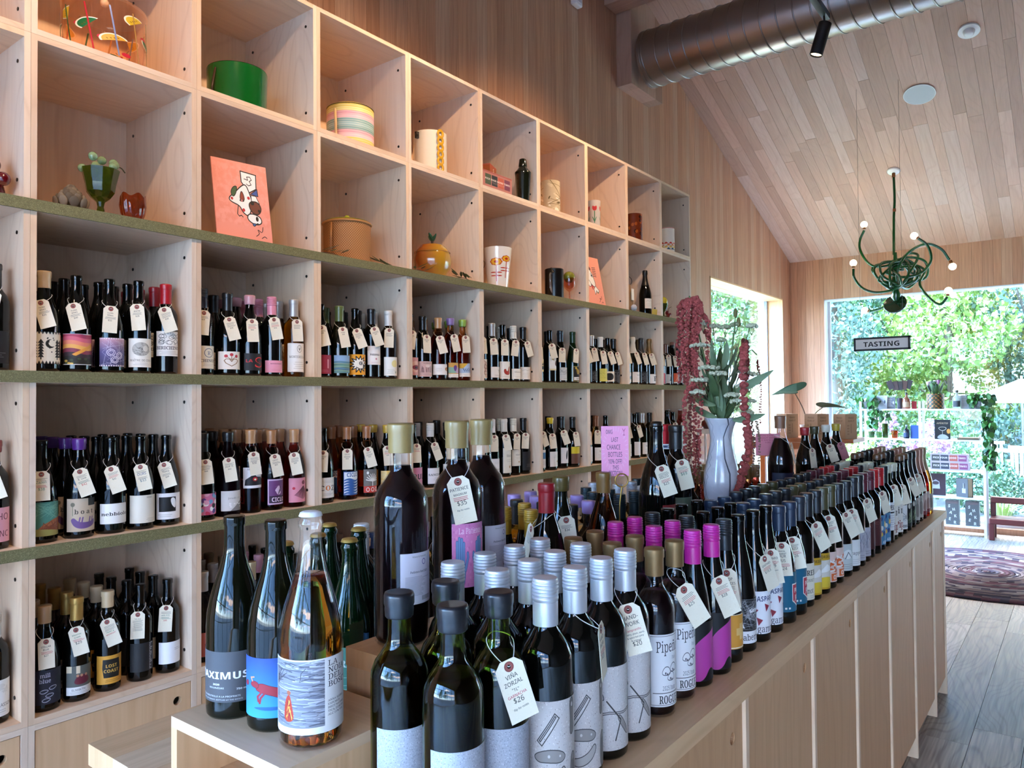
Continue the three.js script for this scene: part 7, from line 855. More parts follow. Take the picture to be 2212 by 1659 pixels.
// ---------------------------------------------------------------- chandelier and hanging sign
{
  const ZC = -8.184, cy = ceilY(ZC), t = thing('chandelier', 'tangled green hose chandelier with bare round bulbs', 'chandelier', [0.907, 0, ZC]);
  const gm = glossy('#0b4a22', { roughness: 0.18 }), brass = col('#8a5a34', 0.35, { metalness: 0.6 });
  const can = part('canopy', lathe([[0, 0], [0.06, 0], [0.062, -0.012], [0.05, -0.024], [0, -0.026]], 32), glossy('#e4ddd6'), t); can.position.y = cy + 0.004; can.rotation.x = -Math.atan(SL);
  part('rod', tube([[0, cy - 0.02, 0], [0.004, cy - 0.3, 0], [-0.004, 3.3, 0], [-0.012, 2.9, 0]], 0.0125, 20, 8), gm, t);
  part('ferrule', merge([cyl(0.016, 0.04, 0, cy - 0.045, 0, 10), cyl(0.015, 0.03, 0.0, 3.34, 0, 10)]), brass, t);
  const bulbs = [[-0.29, 3.25, -0.05], [-0.365, 2.845, 0.1], [0.205, 3.02, 0.22], [0.49, 2.725, 0.0], [0.47, 2.48, 0.15], [-0.32, 2.385, -0.15]];
  const arms = [
    [[-0.29, 3.19, -0.05], [-0.33, 3.1, -0.05], [-0.33, 3.0, -0.04], [-0.22, 2.82, 0], [-0.08, 2.79, 0.03], [0.1, 2.85, 0.06], [0.26, 2.8, 0], [0.25, 2.66, -0.1], [0.02, 2.62, -0.1]],
    [[-0.365, 2.785, 0.1], [-0.36, 2.7, 0.1], [-0.28, 2.58, 0.1], [-0.16, 2.53, 0.08], [0.04, 2.56, 0.1], [0.14, 2.7, 0.08], [0.2, 2.87, 0], [0.1, 2.9, -0.05], [0.0, 2.76, 0]],
    [[0.24, 2.99, 0.22], [0.31, 2.92, 0.2], [0.33, 2.78, 0.14], [0.24, 2.68, 0.1], [0.08, 2.66, 0.06], [-0.08, 2.72, 0]],
    [[0.465, 2.79, 0], [0.4, 2.9, 0.02], [0.28, 2.96, 0.05], [0.12, 2.88, 0.08], [0.03, 2.7, 0.1], [0.02, 2.6, 0.02]],
    [[0.46, 2.42, 0.15], [0.4, 2.36, 0.13], [0.3, 2.44, 0.1], [0.22, 2.58, 0.06], [0.25, 2.72, -0.02], [0.1, 2.8, -0.06], [-0.1, 2.74, -0.05]],
    [[-0.27, 2.37, -0.15], [-0.16, 2.39, -0.12], [-0.04, 2.44, -0.08], [0.02, 2.56, 0]],
  ];
  arms.forEach((a) => part('hose_arm', tube(a, 0.0125, 64, 8), gm, t));
  const q = mulberry(17); for (let i = 0; i < 8; i++) { const pts = [], n = 7, tx = q() * 3, tz = q() * 3, rx = 0.14 + q() * 0.12, ry = 0.07 + q() * 0.08; for (let k = 0; k < n; k++) { const a = k / n * 6.283; const p = V(Math.cos(a) * rx * (0.8 + q() * 0.4), Math.sin(a) * ry * (0.8 + q() * 0.4), (q() - 0.5) * 0.08); p.applyEuler(new THREE.Euler(tx * 0.4 - 0.5, tz, 0.6 * (q() - 0.5))); p.y += 2.7; p.x += 0.02; pts.push(p); } part('hose_loop', tube(pts, 0.012, 60, 8, true), gm, t); }
  part('centre_post', lathe([[0, 2.35], [0.03, 2.36], [0.022, 2.44], [0.05, 2.48], [0.03, 2.54], [0.045, 2.62], [0.026, 2.7], [0.04, 2.76], [0.02, 2.82], [0.016, 2.92]], 20), gm, t);
  const disc = part('base_disc', lathe([[0, -0.05], [0.02, -0.05], [0.026, -0.034], [0.075, -0.028], [0.08, -0.018], [0.105, -0.012], [0.108, 0], [0.1, 0.012], [0, 0.016]], 36), glossy('#07210f'), t); disc.position.set(-0.006, 2.41, 0.02); disc.rotation.x = 1.05; disc.rotation.z = 0.1;
  const bm = std({ color: '#fff', emissive: '#ffe9c0', emissiveIntensity: 5 });
  bulbs.forEach(([x, y, z], i) => { const e = arms[i][0], s = part('socket', cyl(0.015, 0.035, 0, 0, 0, 12), brass, t); s.position.set((x + e[0]) / 2, (y + e[1]) / 2 - (i === 3 ? -0.01 : 0), (z + e[2]) / 2); s.quaternion.setFromUnitVectors(V(0, 1, 0), V(x - e[0], y - e[1], z - e[2]).normalize()); part('bulb', ball(0.034, x, y, z, 18), bm, t); const l = new THREE.PointLight(0xffd9a0, 0.12, 0, 2); l.name = 'bulb_light'; l.castShadow = true; l.position.set(x, y, z); t.add(l); });
}
{
  const t = thing('hanging_sign', 'white TASTING sign with black frame hung on thin chains', 'sign', [1.0, 1.948, -7.0]);
  const tx = paperTex(512, 128, (w, h) => { Rc(0, 0, w, h, '#f3f1ef'); Te('TASTING', 256, 68, 86, '#1b1a1c', 'b sans-serif', 'center', 430); });
  const w = 0.44, h = 0.115; const f = new THREE.PlaneGeometry(w - 0.03, h - 0.03); f.translate(0, 0, 0.0121); part('face', f, std({ map: tx, roughness: 0.6 }), t); const bkp = new THREE.PlaneGeometry(w - 0.03, h - 0.03); bkp.rotateY(Math.PI); bkp.translate(0, 0, -0.0121); part('face', bkp, std({ map: tx, roughness: 0.6 }), t);
  part('frame', merge([box(w, 0.016, 0.03, 0, h / 2 - 0.008, 0), box(w, 0.016, 0.03, 0, -h / 2 + 0.008, 0), box(0.016, h, 0.03, w / 2 - 0.008, 0, 0), box(0.016, h, 0.03, -w / 2 + 0.008, 0, 0), box(w - 0.02, h - 0.02, 0.022)]), col('#17161a', 0.5), t);
  for (const x of [-0.165, 0.165]) { const top = ceilY(-7.0) - 1.948; part('chain', cyl(0.0011, top - h / 2, x, h / 2 + (top - h / 2) / 2, 0, 5), col('#2a2a2c', 0.4), t); }
}
// ---------------------------------------------------------------- metal shelving by the end window
{
  const ZS = -9.4, ys = [1.356, 1.026, 0.696, 0.412, 0.112], wm = phy({ color: '#d5d8da', roughness: 0.35 });
  const t = thing('metal_shelf', 'white metal shelving unit standing before the garden window', 'shelf', [0, 0, 0]);
  for (const x of [0.324, 0.925, 1.52]) for (const z of [ZS + 0.12, ZS - 0.12]) part('post', span(x - 0.012, x + 0.012, 0, 1.44, z - 0.012, z + 0.012), wm, t);
  for (const y of ys) { part('shelf_board', span(0.33, 0.915, y - 0.018, y, ZS - 0.13, ZS + 0.13, 'x'), wm, t); part('shelf_board', span(0.935, 1.512, y - 0.018, y, ZS - 0.13, ZS + 0.13, 'x'), wm, t); }
  const card = (name, label, pos, w, h, d, tex, turn = 0, lean = 0, cat = 'book') => { const o = thing(name, label, cat, pos, turn); const g = new THREE.BoxGeometry(w, h, d); g.translate(0, h / 2, 0); const m = part(cat === 'book' ? 'cover' : 'card', g, tex.isTexture ? std({ map: tex, roughness: 0.5 }) : col(tex, 0.5), o); m.rotation.x = -lean; return o; };
  const T1 = ys[0] + 0.0005, T2 = ys[1] + 0.0005, T3 = ys[2] + 0.0005, T4 = ys[3] + 0.0005, T5 = ys[4] + 0.0005, zf = ZS + 0.05;
  const note = (bg, fg) => paperTex(128, 160, (w, h) => { Rc(0, 0, w, h, bg); for (let i = 0; i < 10; i++) Rc(14, 16 + i * 12, 50 + qa() * 46, 3, fg); Ci(100, 76, 10, fg, 22); });
  card('info_card', 'pale printed card at the left of the top shelf', [0.53, T1, zf], 0.115, 0.15, 0.004, note('#a8a5a6', '#4a4a50'), -0.1, 0.12, 'card');
  card('info_card', 'grey printed card beside the pale card', [0.625, T1, zf - 0.02], 0.085, 0.13, 0.004, note('#6a6a6e', '#d0d0d0'), 0.1, 0.12, 'card');
  card('info_card', 'pale folded card under the trailing ivy', [1.37, T1, zf], 0.12, 0.145, 0.004, note('#a3a0a2', '#4a4a50'), 0.15, 0.12, 'card'); card('info_card', 'grey folded card panel beside the ivy', [1.45, T1, zf - 0.03], 0.09, 0.12, 0.004, '#6f7076', -0.5, 0.1, 'card');
  card('book', 'small red book leaning on the top shelf', [0.862, T1, zf], 0.05, 0.085, 0.012, '#8a1a22', 0.2, 0.2);
  { const o = thing('card_holder', 'dark vase holding a fan of patterned cards', 'vase', [0.715, T1, zf - 0.02]); part('vase', lathe([[0, 0], [0.028, 0], [0.026, 0.05], [0.033, 0.12], [0.03, 0.12], [0, 0.02]], 20), glossy('#3a3038'), o); const q = mulberry(2); for (let i = 0; i < 5; i++) { const m = part('fan_card', box(0.06, 0.1, 0.002, 0, 0.05, 0), col(['#2c1c1c', '#3c2420', '#241818', '#4a2a20', '#2a2020'][i], 0.5), o); m.position.set(-0.075 + i * 0.038, 0.2 + q() * 0.03, 0.01 - i * 0.004); m.rotation.z = 0.35 - i * 0.17; part('stick', tube([[0, 0.1, 0], [-0.06 + i * 0.032, 0.22, 0.004]], 0.0015, 4, 4), M.blackMetal, o); } }
  const flask = (label, pos, c, capc, w, h, art) => { const o = thing('spirit_bottle', label, 'bottle', pos); part('glass', lathe([[0, 0.001], [w * 0.9, 0], [w, 0.006], [w, h * 0.55], [w * 0.8, h * 0.65], [w * 0.28, h * 0.74], [w * 0.28, h * 0.9], [0, h * 0.9]], 22), phy({ color: c, roughness: 0.06, transmission: 0.7, thickness: 0 }), o); part('stopper', cyl(w * 0.34, h * 0.12, 0, h * 0.94, 0, 14), col(capc, 0.4), o); part('label', (() => { const g = new THREE.CylinderGeometry(w + 0.001, w + 0.001, h * 0.32, 16, 1, true, -0.9, 1.8); g.translate(0, h * 0.27, 0); return g; })(), col(art, 0.6), o); return o; };
  flask('round clear spirit bottle with tan label and black stopper', [0.785, T1, zf], '#c98a6a', '#222', 0.04, 0.18, '#a98a6a'); flask('clear spirit bottle with dark label beside the plaid tin', [1.275, T1, zf], '#dfe4e6', '#2a2622', 0.042, 0.2, '#3a3c42'); flask('dark blue round bottle on the second shelf', [0.78, T2, zf], '#1a2238', '#8a98a8', 0.032, 0.15, '#22304e');
  { const tx = paperTex(256, 256, (w, h) => { Rc(0, 0, w, h, '#7a1a18'); X.save(); X.translate(128, 128); X.rotate(0.785); for (let i = -6; i < 7; i++) { Rc(-260, i * 48, 520, 20, '#1c3a20bb'); Rc(i * 48, -260, 20, 520, '#1c3a20bb'); Rc(-260, i * 48 + 30, 520, 3, '#d9b54a'); Rc(i * 48 + 30, -260, 3, 520, '#d9b54a'); } X.restore(); });
    tx.wrapS = tx.wrapT = THREE.RepeatWrapping; tx.repeat.set(3, 1); const o = pail('plaid_planter', 'red and green plaid planter holding calla lilies', [1.07, T1, zf], 0.085, 0.165, std({ map: tx, roughness: 0.5 })); const q = mulberry(7); for (let i = 0; i < 12; i++) { const a = q() * 6.28, g = new THREE.SphereGeometry(0.035, 8, 6); g.scale(0.7, 1.6, 0.2); const m = part('leaf', g, col(pick(['#24401e', '#35562a', '#1c3218']), 0.5), o); m.position.set(Math.cos(a) * 0.06, 0.2 + q() * 0.06, Math.sin(a) * 0.05); m.rotation.set(0.4, Math.PI / 2 - a, 0, 'YXZ'); } for (let i = 0; i < 4; i++) { const g = new THREE.ConeGeometry(0.02, 0.06, 10, 1, true); g.rotateX(2.6); const m = part('calla_flower', g, col(i % 2 ? '#9a5a8a' : '#d9c8d4', 0.5, { side: THREE.DoubleSide }), o); m.position.set(-0.07 + i * 0.035, 0.26 + q() * 0.03, 0.01); } }
  const glassJ = (label, pos, c, r, h) => { const o = thing('glass_tumbler', label, 'glass', pos); part('glass', lathe([[0, 0.003], [r * 0.85, 0], [r, h], [r - 0.003, h], [r * 0.82, 0.008]], 20), phy({ color: c, transmission: 0.9, thickness: 0, roughness: 0.05 }), o); };
  glassJ('amber glass tumbler on the second shelf', [0.66, T2, zf], '#d98a1a', 0.035, 0.085); glassJ('green ribbed glass tumbler beside the orange table', [0.42, T2, zf], '#8fae6a', 0.035, 0.07); glassJ('pale green glass tumbler next to the ribbed one', [0.5, T2, zf], '#a9c48a', 0.032, 0.065); glassJ('tall green glass vase of cuttings', [0.555, T2, zf - 0.05], '#7a9a3a', 0.035, 0.16);
  { const o = thing('plant_cutting', 'leafy green cutting in the tall glass vase', 'plant', [0.555, T2 + 0.01, zf - 0.05]); const q = mulberry(19); part('stem', tube([[0, 0, 0], [0.01, 0.15, 0], [0, 0.24, 0.01]], 0.004, 8, 5), col('#4a6a2a', 0.6), o); for (let i = 0; i < 14; i++) { const g = new THREE.SphereGeometry(0.028, 8, 6); g.scale(0.8, 1.2, 0.2); const a = q() * 6.28, m = part('leaf', g, col(pick(['#2c5a24', '#3f7a30', '#24481e']), 0.5), o); m.position.set(Math.cos(a) * 0.045, 0.17 + q() * 0.11, Math.sin(a) * 0.04); m.rotation.set(q(), a, q()); } }
  card('book', 'slanted blue booklet beside the dark blue bottle', [0.865, T2, zf], 0.09, 0.15, 0.006, '#34508c', 0.1, 0.25);
  card('book', 'black cocktail book with drawn coupe glass', [1.13, T2, zf - 0.02], 0.15, 0.21, 0.025, paperTex(128, 180, (w, h) => { Rc(0, 0, w, h, '#141417'); Te('APÉRITIF', 64, 34, 22, '#b59a7a', 'b sans-serif', 'center', 108); Sm([[24, 76], [64, 66], [104, 76], [64, 112]], null, '#c9bfae', 4); Li([[64, 100], [64, 136]], '#c9bfae', 3); Sm([[10, 180], [40, 136], [90, 136], [128, 180]], '#a9a6a0'); Sm([[96, 90], [126, 80], [128, 130], [100, 130]], '#c98a3a'); }), 0.05, 0.08);
  card('book', 'wooden tray lying flat on the second shelf', [1.38, T2, zf], 0.2, 0.012, 0.15, '#5a4630', 0, 0); card('book', 'second wooden tray on top of the first', [1.38, T2 + 0.013, zf], 0.19, 0.01, 0.14, '#6b543a', 0, 0);
  const pk = paperTex(256, 64, (w, h) => { Rc(0, 0, w, h, '#a08c90'); [['#3c3a34', 10], ['#2c2c34', 70], ['#9a4a3c', 130], ['#7a3a5c', 190]].forEach(([c, x]) => Rc(x, 8, 54, 48, c)); Te('PICK YOUR GOOD TIMES', 128, 30, 19, '#cfc0c0', 'b sans-serif', 'center', 220); });
  card('gift_box', 'long boxed cocktail set lying on the third shelf', [1.2, T3, zf], 0.37, 0.085, 0.08, pk, 0, 0, 'box'); card('gift_box', 'long boxed cocktail set stacked on another', [1.195, T3 + 0.086, zf], 0.36, 0.085, 0.08, pk, 0, 0, 'box');
  card('book', 'dark red book with silver oval emblem', [1.055, T4, zf - 0.02], 0.19, 0.235, 0.03, paperTex(128, 160, (w, h) => { Rc(0, 0, w, h, '#2c0f18'); Po([[40, 60], [64, 44], [88, 60], [92, 112], [36, 112]], '#a09ca2'); Ci(64, 70, 22, '#3a2a30', 13); }), 0, 0.06);
  { const o = thing('book', 'thick black wine book turned to show its pages', 'book', [1.33, T4, zf], -0.5); part('cover', merge([box(0.13, 0.2, 0.006, 0, 0.1, 0.04), box(0.13, 0.2, 0.006, 0, 0.1, -0.04), box(0.006, 0.2, 0.08, -0.065, 0.1, 0)]), col('#1b191c', 0.5), o); part('pages', box(0.122, 0.192, 0.074, 0, 0.1, 0), col('#a08a66', 0.8), o); part('cover_print', merge([box(0.04, 0.05, 0.001, 0.02, 0.07, 0.0436), cyl(0.006, 0.06, 0.02, 0.12, 0.0436, 8)]), col('#8a8490', 0.6), o); }
  const sk = paperTex(128, 256, (w, h) => { Rc(0, 0, w, h, '#43403c'); for (let i = 0; i < 3; i++) Rc(10, 12 + i * 8, 108, 2, '#7a4a44'); 'SHAKER'.split('').forEach((s, i) => { X.save(); X.translate([36, 78, 50, 92, 40, 88][i], 60 + i * 34); X.rotate([0.2, -0.2, 0.25, -0.1, 0.2, 0][i]); Te(s, 0, 0, 42, '#b5b0ac', 'b sans-serif'); X.restore(); }); });
  card('gift_box', 'grey carton with scattered letters at the shelf foot', [1.215, T5, zf], 0.125, 0.26, 0.1, sk, 0, 0, 'box'); card('gift_box', 'grey carton with scattered letters next to the shelf post', [1.4, T5, zf], 0.125, 0.26, 0.1, sk, 0, 0, 'box');
  // trailing ivy right and left
  const ivy = (label, x, y, len, n, spreadX) => { const o = thing('trailing_ivy', label, 'plant', [x, y, ZS + 0.07]), q = mulberry(n), s = new THREE.Shape(); s.moveTo(0, 0); s.quadraticCurveTo(0.03, 0.005, 0.022, 0.03); s.quadraticCurveTo(0.012, 0.05, 0, 0.062); s.quadraticCurveTo(-0.012, 0.05, -0.022, 0.03); s.quadraticCurveTo(-0.03, 0.005, 0, 0); const g = new THREE.ExtrudeGeometry(s, { depth: 0.001, bevelEnabled: false, curveSegments: 4 }); const ms = ['#2c5a22', '#3d7330', '#1e421a', '#4c8438'].map((c) => col(c, 0.45)); part('pot', lathe([[0, 0], [0.05, 0], [0.06, 0.08], [0.056, 0.08], [0, 0.02]], 20), col('#4a4a48', 0.6), o); for (let i = 0; i < n; i++) { const f = q(), m = part('leaf', g, ms[Math.floor(q() * 4)], o), hang = f < 0.35; m.position.set(hang ? (q() - 0.5) * spreadX : 0.06 + (q() - 0.4) * 0.09, hang ? 0.06 + q() * 0.11 : 0.1 - q() * len, hang ? (q() - 0.5) * 0.12 : 0.05 + q() * 0.07); m.rotation.set(Math.PI - 0.6 + q() * 0.9, (q() - 0.5) * 2.4, (q() - 0.5) * 1.4, 'YXZ'); } for (let k = 0; k < 4; k++) part('vine', tube([[0, 0.09, 0], [0.06 + k * 0.012, 0.1, 0.05], [0.08 + k * 0.01, -0.2, 0.08], [0.06 + k * 0.014, -len * (0.6 + 0.12 * k), 0.08]], 0.003, 16, 5), col('#4a5a2a', 0.6), o); };
  ivy('green ivy trailing down the right side of the metal shelf', 1.5, T1, 0.72, 190, 0.22); ivy('green ivy spreading over the left end of the metal shelf', 0.39, T1, 0.3, 70, 0.26);
}
{ // red bench
  const t = thing('bench', 'dark red painted wooden bench under the garden window', 'bench', [0, 0, 0]), m = col('#551512', 0.4);
  part('top_rail', rbox(1.0, 0.065, 0.07, 0.012, 2.06, 0.395, -9.42), m, t); part('seat_rail', rbox(1.0, 0.06, 0.3, 0.012, 2.06, 0.2, -9.3), m, t);
  for (const x of [1.58, 2.54]) { part('leg', rbox(0.05, 0.43, 0.05, 0.008, x, 0.215, -9.42), m, t); part('leg', rbox(0.05, 0.18, 0.05, 0.008, x, 0.09, -9.2), m, t); }
}
{ // orange table, kraft boxes, alocasia
  const t = thing('side_table', 'orange wood table behind the counter', 'table', [0, 0, 0]), m = col('#a85a22', 0.4), y = 1.13;
  part('table_top', rbox(0.95, 0.035, 0.42, 0.004, 0.31, y - 0.0175, -7.1, 'x'), m, t); for (const [x, z] of [[-0.12, -6.93], [0.6, -6.93], [-0.12, -7.27], [0.6, -7.27]]) part('leg', box(0.045, y - 0.035, 0.045, x, (y - 0.035) / 2, z), m, t); part('brace', merge([box(0.74, 0.03, 0.02, 0.24, y - 0.19, -7.27), box(0.74, 0.06, 0.02, 0.24, y - 0.07, -6.92)]), m, t);
  const kr = paperTex(128, 160, (w, h) => { Rc(0, 0, w, h, '#b58d68'); Te('FRAGILE', 64, 24, 16, '#7a5a3c', 'b sans-serif'); Te('GLASS 27', 64, 44, 16, '#7a5a3c', 'b sans-serif'); Rc(60, 64, 6, 60, '#8a6848'); for (let i = 0; i < 4; i++) Rc(20, 70 + i * 18, 24, 10, '#a07a58'); });
  [[0.19, 0.135, 'beside the big leaf'], [0.45, 0.16, 'in the middle of the orange table'], [0.69, 0.135, 'at the end of the orange table']].forEach(([x, w, d]) => { const o = thing('kraft_box', 'printed kraft cardboard box ' + d, 'box', [x, y + 0.0005, -7.02], -0.55); const g = new THREE.BoxGeometry(w, 0.215, 0.13); g.translate(0, 0.1075, 0); part('carton', g, std({ map: kr, roughness: 0.75 }), o); part('tape', box(0.03, 0.001, 0.131, 0, 0.2155, 0), col('#c9a880', 0.5), o); });
  const p = thing('alocasia', 'potted alocasia with one broad dark green leaf', 'plant', [0.32, y + 0.0005, -7.2]); part('pot', lathe([[0, 0], [0.055, 0], [0.068, 0.11], [0.063, 0.11], [0, 0.03]], 24), col('#b5b0a8', 0.6), p); part('stalk', tube([[0, 0.08, 0], [-0.02, 0.24, 0.04], [-0.09, 0.4, 0.06]], 0.005, 16, 6), col('#6a4a34', 0.6), p); part('stalk', tube([[0, 0.08, 0], [0.08, 0.22, 0.02], [0.16, 0.28, 0.04]], 0.004, 16, 6), col('#5a6a3a', 0.6), p);
  const leaf = (L, W) => { const s = new THREE.Shape(); s.moveTo(0, 0.05 * L); s.bezierCurveTo(W * 0.35, -0.25 * L, W * 0.75, -0.1 * L, W * 0.5, 0.25 * L); s.bezierCurveTo(W * 0.4, 0.6 * L, W * 0.1, 0.8 * L, 0, L); s.bezierCurveTo(-W * 0.1, 0.8 * L, -W * 0.4, 0.6 * L, -W * 0.5, 0.25 * L); s.bezierCurveTo(-W * 0.75, -0.1 * L, -W * 0.35, -0.25 * L, 0, 0.05 * L); const g = new THREE.ExtrudeGeometry(s, { depth: 0.002, bevelEnabled: false, curveSegments: 14 }); const q = g.attributes.position; for (let i = 0; i < q.count; i++) q.setZ(i, q.getZ(i) + Math.abs(q.getX(i)) * 0.25 - q.getY(i) * q.getY(i) * 0.8); g.computeVertexNormals(); return g; };
  const a = part('leaf', leaf(0.3, 0.24), phy({ color: '#1c3a1c', roughness: 0.8, specularIntensity: 0.25 }), p); a.position.set(-0.06, 0.42, 0.06); a.rotation.set(-1.15, 0, 1.35, 'YXZ'); const b2 = part('leaf', leaf(0.24, 0.16), col('#2b4a34', 0.35), p); b2.position.set(0.13, 0.27, 0.04); b2.rotation.set(-1.3, 0, -1.1, 'YXZ');
}
{ // braided rug
  const t = thing('braided_rug', 'round braided rug of red, purple and grey strips', 'rug', [1.68, 0.0005, -7.47]), R = 1.03, q = mulberry(44), n = 30, pal = ['#4a2c34', '#6e444a', '#8d7c76', '#443846', '#a3978f', '#5f363c', '#615a62', '#7d6a64', '#38303a'].map((c) => new THREE.Color(c));
  for (let i = 0; i < n; i++) { const r = R * (i + 0.55) / n, seg = Math.max(20, Math.round(r * 110)), g = new THREE.TorusGeometry(r, R / n * 0.52, 5, seg).toNonIndexed(); g.rotateX(Math.PI / 2); g.scale(1, 0.55, 1); g.translate(0, 0.009, 0); const p = g.attributes.position, c = new Float32Array(p.count * 3), base = pal[Math.floor(q() * pal.length)], other = pal[Math.floor(q() * pal.length)], third = pal[Math.floor(q() * pal.length)], pick3 = [base, base, other, third]; const sc = []; for (let s = 0; s <= seg; s++) sc.push(pick3[Math.floor(q() * 4)]); for (let k = 0; k < p.count; k += 3) { const x = (p.getX(k) + p.getX(k + 1) + p.getX(k + 2)) / 3, z = (p.getZ(k) + p.getZ(k + 1) + p.getZ(k + 2)) / 3, s = Math.floor((Math.atan2(z, x) + Math.PI) / 6.2832 * seg), cc = sc[Math.min(seg, s)]; for (let j = 0; j < 3; j++) { c[(k + j) * 3] = cc.r; c[(k + j) * 3 + 1] = cc.g; c[(k + j) * 3 + 2] = cc.b; } } g.setAttribute('color', new THREE.BufferAttribute(c, 3)); g.computeVertexNormals(); part('braid', g, std({ vertexColors: true, roughness: 0.95 }), t); }
}
{ // white plinth with lantern and red ornament by the side window
  solo('display_plinth', rbox(0.26, 0.9, 0.26, 0.004, -0.2, 0.45, -6.2), M.white, 'white plinth standing by the side window', 'plinth');
  const t = thing('glass_lantern', 'white framed glass lantern on the plinth', 'lantern', [-0.215, 0.9005, -6.2]), w = 0.075, h = 0.33;
  for (const x of [-w, w]) for (const z of [-w, w]) part('post', box(0.016, h, 0.016, x, h / 2, z), M.white, t);
  part('base', box(2 * w + 0.02, 0.03, 2 * w + 0.02, 0, 0.015, 0), M.white, t); part('top', box(2 * w + 0.02, 0.04, 2 * w + 0.02, 0, h - 0.02, 0), M.white, t);
  for (const [x, z, a, b] of [[0, w, 2 * w - 0.018, 0.003], [0, -w, 2 * w - 0.018, 0.003], [w, 0, 0.003, 2 * w - 0.018], [-w, 0, 0.003, 2 * w - 0.018]]) part('pane', box(a, h - 0.074, b, x, h / 2 - 0.004, z), M.glassPane, t);
  const r = thing('red_ornament', 'round red ornament with white ring on the lantern', 'ornament', [-0.235, 1.2308, -6.2]); part('body', lathe([[0, 0], [0.03, 0], [0.055, 0.03], [0.05, 0.065], [0.02, 0.082], [0, 0.084]], 24), glossy('#5c0a0c'), r); part('ring', new THREE.TorusGeometry(0.026, 0.009, 8, 24).translate(0, 0.115, 0), glossy('#d9d4da'), r);
}
